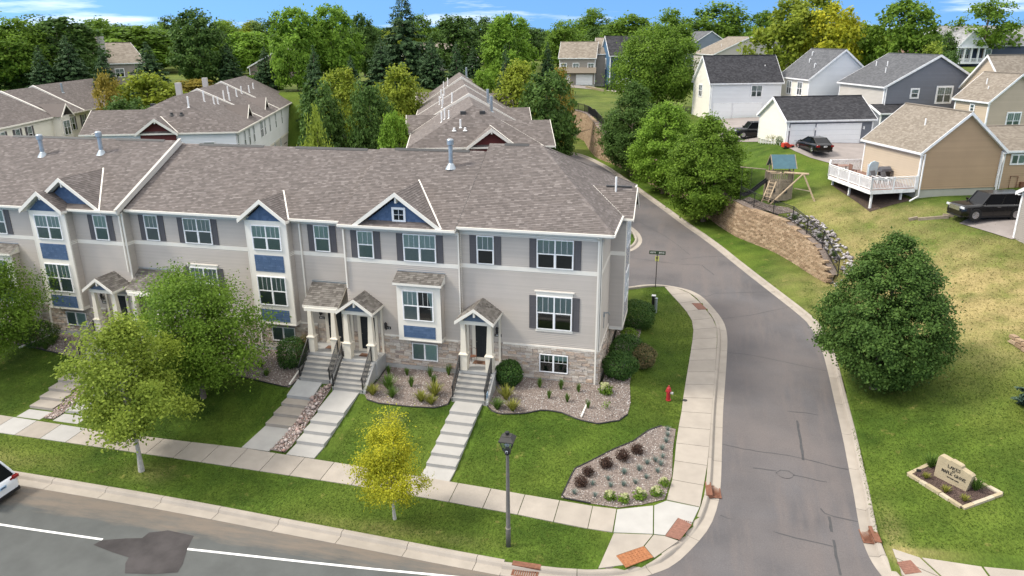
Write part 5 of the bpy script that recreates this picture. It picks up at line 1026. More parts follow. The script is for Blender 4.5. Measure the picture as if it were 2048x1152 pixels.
me_s=fast('foliage',*(lambda c:(c[0],c[1],'leaf_mid',c[2]))(leafcloud(60,(0,0,.28),(.3,.3,.28),(.06,.12),seed=6,shell=.2)));put('sparse_shrub',me_s,None,(-3.58,35.1,gz(-3.58,35.1)+.02),0,1,label='thin sparse young shrub in the gravel right of the downspout extension',category='shrub')
def bush(x,y,rx,ry,rz_,n,mat,lab,seed,sz=(.07,.13),lump=3.):
    V_,Q_,r_=leafcloud(n,(0,0,rz_*.85),(rx,ry,rz_),sz,seed=seed,shell=.72,lump=lump); t=thing('bush',lab,'bush',(x,y,gz(x,y)))
    put('foliage',fast('foliage',V_,Q_,mat,r_),t,world=False)
    m=MB();
    for i in range(5): a=i*1.26;m.tube([(0,0,-.05),(math.cos(a)*rx*.35,math.sin(a)*ry*.35,rz_*.9)],[.035,.012],5)
    m.build('stem','bark',t,world=False)
bush(-9.2,36.55,.80,.78,.80,5200,'leaf_bush','round clipped green shrub right of the rightmost porch',11)
bush(-3.0,46.3,1.35,1.25,1.0,7000,'leaf_bush','large dark green bush farthest back along the right house wall',12)
bush(-3.1,41.0,1.05,1.1,.85,5200,'leaf_bush','green bush at the middle of the right house wall',13);bush(-2.15,40.6,.85,.9,.75,3800,'leaf_bronze','bronze tinged bush at the lawn edge along the right house wall',14)
bush(-3.25,38.6,1.0,1.0,.85,5200,'leaf_bush','round bright green bush nearest the right house corner',15)
bush(-22.4,36.2,1.05,.95,1.0,4800,'leaf_bush','green bush below the tall blue bay beside the shed roofed porch',16);bush(-21.85,36.7,.55,.5,.95,1500,'leaf_bronze','reddish brown topped shrub beside the shed porch column',17)
bush(-40.2,35.6,1.3,1.0,.9,4500,'leaf_dark','dark bush under the left bay window',18);bush(-41.8,35.9,1.1,.9,.8,3000,'leaf_bronze','reddish bush left of the left bay downspout',19)
bush(-3.2,43.9,.55,.6,.45,1300,'leaf_mid','low loose shrub between the two green bushes along the right house wall',21)
for x,y,s,l in((-24.3,35.6,1.,'in the bed left of the shed roofed porch, nearest the foundation'),(-23.5,34.9,.9,'in the bed left of the shed roofed porch, nearest the lawn'),(-39.3,35.1,.9,'in the bed below the left bay window')): put('hosta',me_day[0],None,(x,y,gz(x,y)+.03),1,s*.6,label='low green perennial '+l,category='plant')
for x,y,k,s,l in((11.75,33.75,0,.85,'tall green daylily behind the left end of the entrance sign'),(13.15,32.2,0,.8,'green daylily right of the entrance sign'),(11.35,32.9,1,.4,'low yellowing plant at the left corner of the sign bed'),(11.9,31.95,1,.45,'low bronze plant below the entrance sign'),(12.5,31.4,1,.42,'low bronze plant at the front corner of the sign bed')): put('daylily',me_day[k],None,(x,y,gz(x,y)+.05),2,s,label=l,category='plant')

# loose grass blades breaking up the near lawns
def lawn_blades(name,n,x0,x1,y0,y1,mat,cond,seed,sz=(.07,.16)):
    g=np.random.default_rng(seed);X=g.uniform(x0,x1,n);Y=g.uniform(y0,y1,n);ok=~inpoly(X,Y,sink_poly)&cond(X,Y)
    for P in(BED1,BED2,BED3,BEDB,BEDA,RIV,RIV2,[(10.71,33.24),(12.32,30.94),(14.12,32.0),(12.2,34.22)],np.vstack([WL,WR[::-1]])): ok&=~inpoly(X,Y,np.array(P))
    ok&=~((Y<fn(X)+.02)&(Y>fs_(X)-.02)&(X<2.6))
    for a,b in((-11.8,-10.05),(-19.05,-17.2),(-21.7,-19.85),(-35.95,-34.0),(-33.4,-31.6),(-11.95,-9.8),(-19,-16.7)): ok&=~((X>a)&(X<b)&(Y>28)&(Y<36.2))
    ok&=~((X<-4.2)&(Y>36.6)&(Y<52))
    ok&=~((X>-2.7)&(X<2.4)&(Y<30)&(Y>24));ok&=~((X>8)&(Y<28.2))
    X=X[ok];Y=Y[ok];Zz=ground(X,Y)+.03;p=np.c_[X,Y,Zz];nn=g.normal(size=p.shape)*.55+np.array([0,0,1.]);V,Q_,r=leafquads(p,nn,g.uniform(sz[0],sz[1],len(p)),g,.3)
    put(name,fast(name,V,Q_,mat,np.clip(r**1.4,0,1)),kind='stuff')
dryf=lambda X,Y: 1.2*np.exp(-(((X-17)/7.2)**2+((Y-52)/8)**2))+.7*np.exp(-(((X-12.4)/3.4)**2+((Y-62)/5.)**2))
lawn_blades('grass_blades',150000,-44,9,24.2,37,'lawn_blade',lambda X,Y:(X<9)&(np.abs(sdist(X,Y,ROAD_L))>.8),401,(.05,.11))
lawn_blades('grass_blades',90000,8.6,30,26,58,'lawn_blade',lambda X,Y:(np.random.default_rng(5).uniform(0,1,X.shape)>dryf(X,Y)*1.3)&(sdist(X,Y,KERB_R)>.25),402,(.06,.13))
lawn_blades('grass_blades',30000,-3,2.5,36,56,'lawn_blade',lambda X,Y:(X<2.6)&(np.abs(sdist(X,Y,ROAD_L))>.8),403,(.05,.11))
lawn_blades('dry_grass_blades',15000,8.6,30,40,68,'dry_blade',lambda X,Y:(np.random.default_rng(6).uniform(0,1,X.shape)<dryf(X,Y))&(sdist(X,Y,WALL)>1.5),404,(.09,.2))
# ---------------------------------------------------------------- trees
def env(shape,t):
    t=np.clip(t,0,1)
    if shape=='round': return np.sqrt(np.clip(1-(2*(t**.85)-1)**2,0,1))
    if shape=='oval': return np.clip(np.sin(np.pi*np.clip(t,.0,1)**.75),0,1)**.6
    if shape=='pear': return np.minimum(1,(t/.30+.10)**.5)*np.clip(1-np.clip((t-.30)/.70,0,1)**1.9,0,1)**.9
    if shape=='vase': return np.clip(np.sin(np.pi*t**1.05),0,1)**.75
    if shape=='egg': return np.where(t<.38,.70+.30*np.sin(np.clip(t/.38,0,1)*1.5708),np.sqrt(np.clip(1-((t-.38)/.62)**2,0,1)))
    if shape=='cone': return np.minimum(1,(t/.1+.2))*(1-t)**.75*1.0
    if shape=='upright': return np.minimum(1,(t/.3+.1)**.7)*np.clip(1-np.clip((t-.35)/.65,0,1)**1.6,0,1)
def crown(shape,h0,h1,Rr,n,leaf,seed,clumps=150,cr=.17,shell=.45,up=.35,rough=.18,sparse=0):
    g=np.random.default_rng(seed);t=g.uniform(0.01,.99,clumps*3);e=env(shape,t);keep=g.uniform(0,1,len(t))<e*.9+.1;t=t[keep][:clumps];e=e[keep][:clumps];K=len(t)
    a=g.uniform(0,6.283,K);ph=g.uniform(0,6.28,4)
    lump=1+rough*(np.sin(2*a+ph[0]+5*t)+.7*np.sin(3*a+ph[1]-7*t)+.6*np.sin(5*a+ph[2]+9*t))
    u=np.where(g.uniform(0,1,K)<.72,g.uniform(.72,1,K),g.uniform(shell*.4,.75,K))
    rr=e*Rr*u*lump;c=np.c_[np.cos(a)*rr,np.sin(a)*rr,h0+(h1-h0)*t]
    m=max(1,n//K);sg=Rr*cr*g.uniform(.7,1.3,K)
    p=np.repeat(c,m,0)+g.normal(size=(K*m,3))*np.repeat(sg,m)[:,None]*np.array([1,1,.72])
    p[:,2]=np.maximum(p[:,2],h0-.04*(h1-h0))
    ctr=np.array([0,0,h0+(h1-h0)*.35]);o=p-ctr;o/=np.linalg.norm(o,axis=1)[:,None]+1e-9
    nn=o*.75+g.normal(size=p.shape)*.6+np.array([0,0,up])
    V,Q_,_=leafquads(p,nn,g.uniform(leaf*.7,leaf*1.3,len(p)),g)
    r=np.clip(np.repeat(g.uniform(0,1,K),m)*.55+g.uniform(0,1,len(p))*.45,0,1);return V,Q_,r,c
def trunk_mesh(name,h0,h1,r,cs,mat,seed,nl=14,wig=.08,n=9):
    g=random.Random(seed);mb=MB();H_=h0+(h1-h0)*.78;pts=[];
    k=7
    for i in range(k): f=i/(k-1);pts.append((math.sin(f*5+seed)*wig*f*2,math.cos(f*4+seed)*wig*f*2,-.15+f*(H_+.15)))
    rad=[r*1.35]+[r*(1-.82*i/(k-1)) for i in range(1,k)];mb.tube(pts,rad,n)
    idx=np.linspace(0,len(cs)-1,nl).astype(int)
    for i in idx:
        c=Vector(cs[i]);zb=max(h0*.85,min(c.z-.35*abs(Vector((c.x,c.y)).length)-.2,H_*.95));f=zb/H_;a=Vector((math.sin(f*5+seed)*wig*f*2,math.cos(f*4+seed)*wig*f*2,zb));m=a.lerp(c,.5)+Vector((0,0,.12*(c-a).length));rr=r*(1-.8*f)*.5
        mb.tube([a,m,a.lerp(c,.92)],[rr,rr*.6,rr*.2],5)
    return mb.mesh(name,mat)
def tree(name,lab,x,y,h0,h1,Rr,shape,n,leaf,mat,seed,bark='bark',tr_r=.15,group=None,z=None,off=(0,0),**k):
    z=gz(x,y) if z is None else z;t=thing(name,lab,'tree',(x,y,z),0,group)
    V,Q_,r,c=crown(shape,h0,h1,Rr,n,leaf,seed,**k);V=V+np.array([off[0],off[1],0]);c=c+np.array([off[0]*.8,off[1]*.8,0])
    put('crown',fast('crown',V,Q_,mat,r),t,world=False);put('trunk',trunk_mesh('trunk',h0,h1,tr_r,c,bark,seed),t,world=False);return t
tree('street_tree','light green young street tree on the boulevard left of the lamp',-25.19,26.16,1.6,7.7,2.72,'vase',27000,.15,'leaf_light',101,'bark_pale',.12,clumps=105,cr=.13,rough=.3,off=(-.15,.3))
tree('lawn_tree','broad green tree on the front lawn before the tall blue bay',-26.1,32.5,1.0,7.7,3.3,'oval',44000,.14,'leaf_mid',102,tr_r=.14,clumps=150,cr=.14,rough=.22)
tree('lawn_tree','green tree cut by the left picture edge in front of the left bays',-40.9,32.6,1.6,7.4,3.2,'oval',38000,.14,'leaf_mid',103,tr_r=.14,clumps=140,cr=.14,rough=.22)
tree('young_tree','small yellow leaved tree on the boulevard grass',-11.65,25.47,1.0,5.1,1.42,'upright',17000,.095,'leaf_yellow',104,'bark_pale',.07,clumps=80,cr=.17,rough=.34,off=(-.12,0))
tree('linden_tree','big pear shaped tree standing alone on the right lawn',10.75,41.2,.6,8.9,3.35,'pear',80000,.15,'leaf_dark',105,tr_r=.2,clumps=430,cr=.075,rough=.04)
tree('linden_tree','leafy tree beside the retaining wall, nearest of the three by the side road',1.3,73.7,.7,10.1,4.2,'pear',40000,.24,'leaf_mid',106,tr_r=.2,clumps=300,cr=.08,rough=.08)
tree('linden_tree','leafy tree beside the retaining wall, middle of the three by the side road',-3.2,85.2,.7,10.3,4.0,'pear',34000,.24,'leaf_bright',107,tr_r=.2,clumps=270,cr=.085,rough=.08)
tree('linden_tree','leafy tree beside the retaining wall, farthest of the three by the side road',-7.6,94.4,.7,11.3,4.3,'pear',34000,.25,'leaf_dark',108,tr_r=.2,clumps=270,cr=.085,rough=.08)
tree('maple_tree','large round maple in front of the navy blue house',-6.7,119.0,1.2,12.2,6.0,'round',34000,.34,'leaf_mid',109,tr_r=.28,clumps=260,cr=.1,rough=.1)
# prototypes of the more distant trees: crown and trunk in unit size, shared between copies
PT={}
def proto(key,shape,mat,n,seed,h0=.08,leaf=.042,bark='bark',**k):
    V,Q_,r,c=crown(shape,h0,1,.36,int(n*1.5),leaf,seed,**k);r0=np.quantile(np.hypot(V[:,0],V[:,1]),.97);PT[key]=(fast('crown',V/np.array([2*r0,2*r0,1]),Q_,mat,r),trunk_mesh('trunk',h0,1,.022,c,bark,seed,8,.004,6))
def conifer(key,mat,n,seed,taper=1.0,ragged=.12,h0=.03):
    g=np.random.default_rng(seed);L=26;P=[];D=[]
    for i in range(L):
        f=i/(L-1);z=h0+(1-h0)*f;R_=.5*(1-f)**taper*(1+ragged*g.normal())+.012;nb=int(5+11*(1-f))
        for a in g.uniform(0,6.283,nb):
            Lb=R_*g.uniform(.7,1.1);m=max(3,int(n/(L*10)*(.4+1.2*(1-f))));s=g.uniform(.15,1,m)**.7
            q=np.c_[np.cos(a)*Lb*s,np.sin(a)*Lb*s,z-.12*Lb*s+.05*Lb*s*s]+g.normal(size=(m,3))*np.array([.018,.018,.010]);P.append(q);D.append(np.c_[np.full(m,np.cos(a)),np.full(m,np.sin(a)),np.full(m,.1)])
    P=np.vstack(P);D=np.vstack(D);nn=D*.4+g.normal(size=P.shape)*.35+np.array([0,0,.8]);V,Q_,r=leafquads(P,nn,g.uniform(.04,.075,len(P))*np.clip(.4+(1-P[:,2]),.4,1.2),g,.5);mb=MB();mb.tube([(0,0,-.02),(0,0,.5),(0,0,.97)],[.02,.012,.002],6);PT[key]=(fast('crown',V,Q_,mat,r),mb.mesh('trunk','bark'))
kw=dict(clumps=210,cr=.10,rough=.10)
proto('dark','egg','leaf_dark',8000,201,h0=.04,**kw);proto('darkt','oval','leaf_dark',7000,221,**kw);proto('mid','round','leaf_mid',7000,202,h0=.12,**kw);proto('mid2','egg','leaf_mid',7000,212,h0=.1,clumps=170,cr=.12,rough=.16);proto('bright','egg','leaf_bright',8000,203,**kw);proto('light','upright','leaf_light',4000,204,clumps=80,cr=.15,rough=.25);proto('yellow','egg','leaf_yg',7000,205,h0=.05,clumps=150,cr=.12,rough=.16);proto('yg','egg','leaf_yg',7500,206,h0=.05,clumps=160,cr=.12,rough=.16);proto('gold','egg','leaf_gold',6500,207,h0=.05,clumps=130,cr=.13,rough=.18);proto('ygreen','round','leaf_yg',5600,208,clumps=120,cr=.13,rough=.2);proto('yellowt','oval','leaf_yellow',5200,209,clumps=110,cr=.14,rough=.22);proto('airy','round','leaf_mid',2600,210,h0=.3,clumps=60,cr=.13,rough=.25)
conifer('spruce','leaf_needle',12000,211,.72);conifer('pine','leaf_needle',14000,213,.55,.2,.06)
YEL=PT['yellow']
FT_=[
(-41.3,77.7,2.39,13.1,2.91,'dark','dense dark round tree, left of the twin dark trees behind the rear townhouses'),
(-35.5,78.3,2.40,13.0,2.67,'dark','dense dark round tree, right of the twin dark trees behind the rear townhouses'),
(-30.0,72.0,2.23,10.6,1.79,'bright','small bright green tree beside the left eave of the middle rear townhouses'),
(-33.3,61.6,1.94,12.4,1.56,'light','small light green tree at the deck end of the white rear townhouses'),
(-47.9,96.8,3.00,12.7,3.47,'yellow','yellowing tree behind the twin dark trees'),
(-40.0,98.2,3.04,12.8,3.76,'yg','yellow green tree behind the small bright green tree'),
(-18.8,95.2,2.94,13.1,3.74,'dark','large dark round tree at the right end of the middle rear townhouses'),
(-24.8,106.1,3.18,13.0,4.23,'yg','yellow green tree behind the large dark round tree'),
(-19.7,110.3,3.23,12.1,1.97,'gold','golden tree right behind the large dark round tree'),
(-31.6,111.6,4.11,11.3,2.16,'bright','small bright tree behind the ridge of the middle rear townhouses'),
(-76.0,92.8,3.47,11.6,5.27,'yg','broad yellow green tree behind the white rear townhouses'),
(-78.3,88.3,2.72,12.5,2.39,'gold','golden green shrub tree left of the broad yellow green tree'),
(-71.7,83.5,2.56,10.5,3.53,'dark','dark bush behind the left wing of the white rear townhouses'),
(-77.0,104.7,11.66,2.1,3.95,'gold','golden shrub behind the chimney of the white rear townhouses'),
(-75.0,96.2,6.22,7.4,2.47,'yg','yellow green shrub beside the white parked car'),
(-77.1,114.5,11.78,2.0,2.05,'bright','bright shrub near the top ridge of the white rear townhouses'),
(-72.8,114.8,11.79,2.2,2.02,'bright','bright bush under the dark spruce beside the brown cabin house'),
(-100.6,100.2,11.60,7.3,2.69,'spruce','dark spruce, leftmost by the tan rear townhouses'),
(-99.2,104.4,11.65,8.7,3.89,'spruce','broad dark spruce, second from left by the tan rear townhouses'),
(-90.4,101.6,11.62,7.0,2.30,'spruce','slim spruce in front of the grey roofed condo'),
(-81.7,101.1,11.61,7.7,3.51,'spruce','broad spruce right of the grey roofed condo'),
(-76.9,114.6,11.78,7.2,2.89,'spruce','spruce left of the brown cabin house'),
(-68.9,112.6,11.76,6.6,2.59,'spruce','spruce right in front of the brown cabin house'),
(-55.6,104.1,7.68,11.0,2.95,'spruce','spruce behind the left of the twin dark trees'),
(-43.0,120.5,11.95,7.6,2.85,'spruce','spruce directly behind the far ridge of the middle rear townhouses'),
(-38.6,119.9,10.17,8.8,2.55,'spruce','spruce right of the far ridge of the middle rear townhouses'),
(-30.5,120.2,4.85,13.3,2.60,'spruce','spruce below the rounded bright maple in the middle'),
(-49.1,113.9,11.77,8.0,3.35,'spruce','spruce below the tallest pine at its left'),
(-51.7,108.3,10.54,6.7,2.03,'spruce','small spruce between the tall bright trees and the tallest pine'),
(-28.9,147.2,8.52,10.1,2.53,'spruce','slim spruce left of the far beige townhouses'),
(-42.9,143.7,12.20,5.9,2.28,'spruce','slim spruce in front of the far grey roof'),
(-107.6,111.6,11.75,12.2,7.33,'dark','broad dark tree at upper left behind the spruces'),
(-108.4,103.7,11.65,11.2,5.57,'mid','dark leafy tree at the upper left corner'),
(-81.6,113.8,11.77,12.7,4.54,'darkt','tall dark oval tree near the upper left skyline'),
(-62.7,111.6,11.75,12.8,3.98,'bright','tall bright oval tree, left one of the pair above the twin dark trees'),
(-59.1,118.0,11.83,13.2,4.28,'bright','tall bright oval tree, right one of the pair above the twin dark trees'),
(-50.9,128.3,12.11,14.9,5.50,'pine','tallest pine reaching the top edge of the picture'),
(-66.5,145.5,12.30,12.1,3.24,'darkt','dark narrow tree between the bright pair and the tallest pine'),
(-51.1,156.9,12.37,11.7,5.57,'darkt','dark broad tree right of the tallest pine'),
(-36.1,145.6,8.84,15.2,4.97,'bright','rounded bright maple in the middle of the treeline'),
(-93.7,147.8,12.31,8.9,5.91,'bright','bright tree above the brown cabin house'),
(-123.8,150.7,12.33,9.9,11.20,'mid','broad flat crowned tree above the grey roofed condo'),
(-106.5,157.3,12.38,10.9,5.78,'mid','mid green tree between the tall dark oval tree and the bright pair'),
(-145.0,191.2,12.60,13.4,5.19,'dark','small dark crown on the skyline left of the tall dark oval tree'),
(-165.2,187.6,12.58,12.0,9.29,'mid','distant crown on the skyline above the condo'),
(-23.8,178.4,9.14,9.7,3.41,'dark','dark tree between the far beige townhouses and the blue house'),
(4.8,275.0,10.30,19.2,11.61,'mid','large round dark green tree above the taupe house'),
(15.5,151.2,9.13,16.4,6.68,'ygreen','broad yellow green tree, left one above the white house'),
(22.2,148.3,9.30,15.7,5.68,'yellowt','bright yellow green tree, right one above the white house'),
(22.3,170.5,9.45,18.1,6.04,'yg','tall yellow green tree at the top edge on the right'),
(29.3,162.4,9.56,12.1,4.46,'mid','green tree right of the bright yellow green tree'),
(33.7,148.2,9.57,15.6,5.75,'mid','large round green tree above the slate house'),
(33.2,125.7,9.44,9.4,3.07,'light','light willowy shrub behind the slate house'),
(81.1,257.5,10.30,18.8,8.39,'airy','distant airy tree on the skyline at upper right'),
(34.4,106.6,9.31,7.0,2.50,'dark','dark bush below the porch of the navy house'),
(59.0,217.1,10.36,10.2,3.80,'dark','dark conifers row left of the navy house'),
(-34.3,197.0,9.23,13.8,6.08,'mid','green tree above the far beige townhouses, left'),
(-17.9,199.2,9.28,15.1,7.43,'mid','broad green tree behind the blue house'),
(-9.0,229.8,10.14,16.2,6.99,'mid','green tree on the skyline right of the blue house'),
(18.4,259.3,10.30,16.0,6.15,'mid','green tree behind the taupe house roof'),
(-41.2,297.2,12.51,16.4,8.11,'mid','distant green crown on the skyline, right of centre'),
(33.8,120.4,9.42,8.3,1.69,'dark','dark hedge bush beside the small red roofed house'),
(34.1,166.5,9.73,7.5,3.45,'mid','low tree behind the slate house ridge'),
(-110.8,104.1,11.65,6.8,4.11,'dark','dark tree filling the gap at the left picture edge behind the tan rear townhouses'),
(-101.7,110.2,11.73,5.7,2.43,'darkt','dark tree left of the grey roofed condo behind the spruces'),
(-117.3,116.0,11.80,9.7,5.02,'mid','leafy tree above the leftmost spruce'),
(-77.1,128.7,12.12,3.8,2.53,'mid','green tree at the right of the brown cabin house'),
(-49.0,131.1,12.15,5.5,2.36,'mid','green tree behind the far ridge of the middle rear townhouses'),
]
for i,(x,y,zb,h,rr,ty,lab) in enumerate(FT_):
    k=ty if ty!='mid' or i%2 else 'mid2';nm={'spruce':'spruce_tree','pine':'pine_tree'}.get(ty,'shade_tree')
    t=thing(nm,lab,'tree',(x,y,gz(x,y)),i*1.7); s=(2*rr*1.02,2*rr*1.02,h)
    put('crown',PT[k][0],t,scale=s,world=False);put('trunk',PT[k][1],t,scale=(h*.9,h*.9,h),world=False)
# blue spruce at the right picture edge
x,y=18.35,38.3;t=thing('blue_spruce','blue green spruce cut by the right picture edge on the lower lawn','tree',(x,y,gz(x,y)));conifer('bspr','leaf_blue',15000,231,.85,.1);put('crown',PT['bspr'][0],t,scale=(3.4,3.4,3.9),world=False);put('trunk',PT['bspr'][1],t,scale=(3,3,4.1),world=False)
# skyline trees one can still tell apart, then the far wood as one mass
g=np.random.default_rng(77);SK=[]
for i in range(58):
    px=-1.02+i*(2.04/57)+g.uniform(-.012,.012);d=g.uniform(205,265);az=-AZ+math.atan(px*1024/1480*1.0)
    d=g.uniform(300,350) if (px>.26 and px<.62) or px>.78 else d;x,y=math.sin(az)*d,math.cos(az)*d;SK.append((x,y,g.uniform(8.5,12.5),g.uniform(4.2,7),['mid','dark','mid2','bright','mid','mid2','dark','yg'][int(g.integers(0,8))]))
for i,(x,y,h,rr,k) in enumerate(SK):
    tens=(i//29);nth=ORD[i%29]
    t=thing('shade_tree',f'distant tree in the continuous treeline, {nth} counted rightward from the '+('left edge' if not tens else 'picture centre'),'tree',(x,y,gz(x,y)),i*2.1,'distant treeline trees')
    h=h+max(0,10.5-gz(x,y)); put('crown',PT[k][0],t,scale=(2*rr,2*rr,h),world=False);put('trunk',PT[k][1],t,scale=(h,h,h),world=False)
V=[];Qs=[];rs=[];k=0
for i in range(620):
    px=g.uniform(-1.25,1.25);d=g.uniform(280,760);az=-AZ+math.atan(px*1024/1480);x,y=math.sin(az)*d,math.cos(az)*d;h=g.uniform(8.5,12.5);rr=g.uniform(4.5,8);z=max(gz(x,y),10.5);n=230
    D=g.normal(size=(n,3));D/=np.linalg.norm(D,axis=1)[:,None];D[:,2]=np.abs(D[:,2])*1.0-.25*(g.uniform(0,1,n)<.3);q=D*g.uniform(.75,1,n)[:,None]*np.array([rr,rr,h*.5])+np.array([x,y,z+h*.5]);v,f_,r=leafquads(q,D*.8+g.normal(size=(n,3))*.5+np.array([0,0,.4]),g.uniform(1.0,1.9,n),g);V.append(v);Qs.append(f_+k);k+=len(v);rs.append(np.clip(r*.5+g.uniform(0,.5),0,1))
put('far_wood',fast('far_wood',np.vstack(V),np.vstack(Qs),'leaf_mid',np.concatenate(rs)),kind='stuff',label='far wooded skyline of merged green crowns')
# ---------------------------------------------------------------- houses
def house(name,lab,P0,ang,W_,D_,zb,ze,zr,gab,wm,roof,ex=.15,rex=.2,fnd=.3,ins=.3,fmat='foundation',trim='metal_white',wl=None,group=None,cat='house'):
    """gabled house; local u across the front, v to the back, eave rectangle W_ x D_"""
    t=thing(name,lab,cat,(P0[0],P0[1],zb),R(ang),group);Z=lambda z:z-zb
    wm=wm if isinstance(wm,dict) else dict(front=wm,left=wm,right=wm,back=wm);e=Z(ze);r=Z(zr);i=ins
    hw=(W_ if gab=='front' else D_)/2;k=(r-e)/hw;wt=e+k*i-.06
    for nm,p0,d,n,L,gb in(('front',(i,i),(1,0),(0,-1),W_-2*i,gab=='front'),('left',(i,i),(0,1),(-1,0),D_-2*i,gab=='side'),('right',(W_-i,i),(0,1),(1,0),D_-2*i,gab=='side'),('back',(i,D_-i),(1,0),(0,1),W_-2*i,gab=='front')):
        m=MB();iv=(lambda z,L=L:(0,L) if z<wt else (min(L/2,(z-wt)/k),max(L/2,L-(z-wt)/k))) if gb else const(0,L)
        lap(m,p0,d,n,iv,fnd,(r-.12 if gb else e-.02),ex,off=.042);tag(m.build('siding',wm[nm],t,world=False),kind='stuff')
    MB().box(i+.03,i+.03,-1.2,W_-i-.03,D_-i-.03,fnd).build('foundation',fmat,t,world=False)
    c=MB();c.box(i+.05,i+.05,0,W_-i-.05,D_-i-.05,e)
    c.build('wall_core',wm['front'],t,world=False)
    f=MB();dk=MB();tm=MB();T=math.hypot(hw,r-e)
    if gab=='front':
        for o,u,v in(((0,0,e),(0,1,0),(hw,0,r-e)),((W_,0,e),(0,1,0),(-hw,0,r-e))): field(f,o,u,v,const(0,D_),T,ex=rex*.8,w=(.16,.34) if rex<.3 else (.3,.6),butt=rex<.18)
        dk.quad((0,0,e-.012),(0,D_,e-.012),(hw,D_,r-.012),(hw,0,r-.012));dk.quad((W_,0,e-.012),(W_,D_,e-.012),(hw,D_,r-.012),(hw,0,r-.012))
        for y in(-.03,D_-.02): rake(tm,hw,hw+.04,y,r+.015,e+.0,h=.26)
        for x in(0,W_): tm.box(x-.08,0,e-.15,x+.08,D_,e-.0);
        tm.box(0,0.0,e-.22,i,D_,e-.18).box(W_-i,0,e-.22,W_,D_,e-.18)
        for x in(0,W_): tm.quad((x,0,e-.2),(hw,0,r-.2),(hw,i,r-.2),(x,i,e-.2))
        f.box(hw-.13,0,r-.03,hw+.13,D_,r+.03,0,.3)
    else:
        for o,u,v in(((0,0,e),(1,0,0),(0,hw,r-e)),((0,D_,e),(1,0,0),(0,-hw,r-e))): field(f,o,u,v,const(0,W_),T,ex=rex*.8,w=(.16,.34) if rex<.3 else (.3,.6),butt=rex<.18)
        dk.quad((0,0,e-.012),(W_,0,e-.012),(W_,hw,r-.012),(0,hw,r-.012));dk.quad((0,D_,e-.012),(W_,D_,e-.012),(W_,hw,r-.012),(0,hw,r-.012))
        for x in(-.03,W_-.02):
            for s in(0,D_): tm.extr([(x,hw,r+.015),(x,s+(-.04 if s==0 else .04),e),(x,s+(-.04 if s==0 else .04),e-.26),(x,hw,r-.25)],(.05,0,0))
        for y in(0,D_): tm.box(0,y-.08,e-.15,W_,y+.08,e)
        tm.box(0,0,e-.22,W_,i,e-.18).box(0,D_-i,e-.22,W_,D_,e-.18)
        for s in(0,D_): tm.quad((0,s,e-.2),(0,hw,r-.2),(i,hw,r-.2),(i,s,e-.2))
        f.box(0,hw-.13,r-.03,W_,hw+.13,r+.03,0,.3)
    tag(f.build('shingles',roof,t,world=False),kind='stuff');dk.build('roof_deck',roof,t,world=False);tm.each('trim_board',trim,t,world=False)
    cb=MB()
    for x,y in((i,i),(W_-i,i),(i,D_-i),(W_-i,D_-i)): cb.box(x-.07,y-.07,fnd,x+.07,y+.07,e-.05)
    cb.each('corner_board',trim,t,world=False)
    def w_(face,s,z,w,h,kind='double',cur='curtain',fr=.09):
        z=Z(z);rz,x,y={'front':(0,s,i-.03),'left':(R(-90),i-.03,s),'right':(R(90),W_-i+.03,s)}[face]
        o=win(t,x,y,z,w,h,kind,cur,rz,world=False)
        m=MB().box(-w/2-fr,-.05,-fr,w/2+fr,.0,0).box(-w/2-fr,-.05,h,w/2+fr,0,h+fr).box(-w/2-fr,-.05,0,-w/2,0,h).box(w/2,-.05,0,w/2+fr,0,h)
        m.build('window_surround',trim,o,world=False)
    def g_(s,z,w,h,n,face='front'):
        z=Z(z);q=put('garage_door',None,t,(s,i-.03,z),0,world=False)
        o=MB();o.box(-w/2-.13,-.05,0,-w/2,0,h+.13).box(w/2,-.05,0,w/2+.13,0,h+.13).box(-w/2,-.05,h,w/2,0,h+.13).build('door_surround',trim,q,world=False)
        for a in range(4): MB().box(-w/2+.005,-.03,a*h/4+.006,w/2-.005,0,(a+1)*h/4-.006).build('door_panel','garage_white',q,world=False)
    def sp_(x,y,z0=None): MB().bar((x,y,e-.1),(x,y,.1 if z0 is None else Z(z0)),.09).build('downspout',trim,t,world=False)
    def vent(u,v,h=.5,bend=False):
        hh=e+k*(min(v,D_-v) if gab=='side' else min(u,W_-u));m=MB();m.tube([(u,v,hh-.05),(u,v,hh+h)],.06,8)
        if bend: m.tube([(u,v,hh+h),(u+.12,v,hh+h+.05),(u+.2,v,hh+h-.1)],.06,8)
        m.build('vent_pipe','vent_white',t,world=False)
    t['_w']=1;del t['_w']
    return t,w_,g_,sp_,vent
# tan house with the white deck
A=21
t,w_,g_,sp_,vent=house('deck_house','tan sided house wing with a brown shingle roof and white deck',(17.75,65.93),A,7.65,8.5,6.95,10.84,14.0,'front',dict(front='siding_tan_shaded',left='siding_tan_lit',right='siding_tan_shaded',back='siding_tan_shaded'),'shingle_tan',.19,.15,.85)
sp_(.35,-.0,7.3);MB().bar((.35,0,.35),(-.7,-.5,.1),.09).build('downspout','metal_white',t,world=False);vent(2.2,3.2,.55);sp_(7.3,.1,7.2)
t,w_,g_,sp_,vent=house('tan_house','tall tan house behind the deck house at the right edge',(29.6,89.2),A,6.6,5.6,7.4,13.05,15.9,'front',dict(front='siding_tan_lit',left='siding_tan_lit',right='siding_tan_shaded',back='siding_tan_shaded'),'shingle_tan',.19,.2,.4)
w_('front',3.4,10.2,1.55,1.7,'double','curtain');w_('left',2.6,11.9,.6,.7,'plain','curtain');sp_(.3,5.4);vent(1.9,3.2,.6);vent(1.4,2.2,.3)
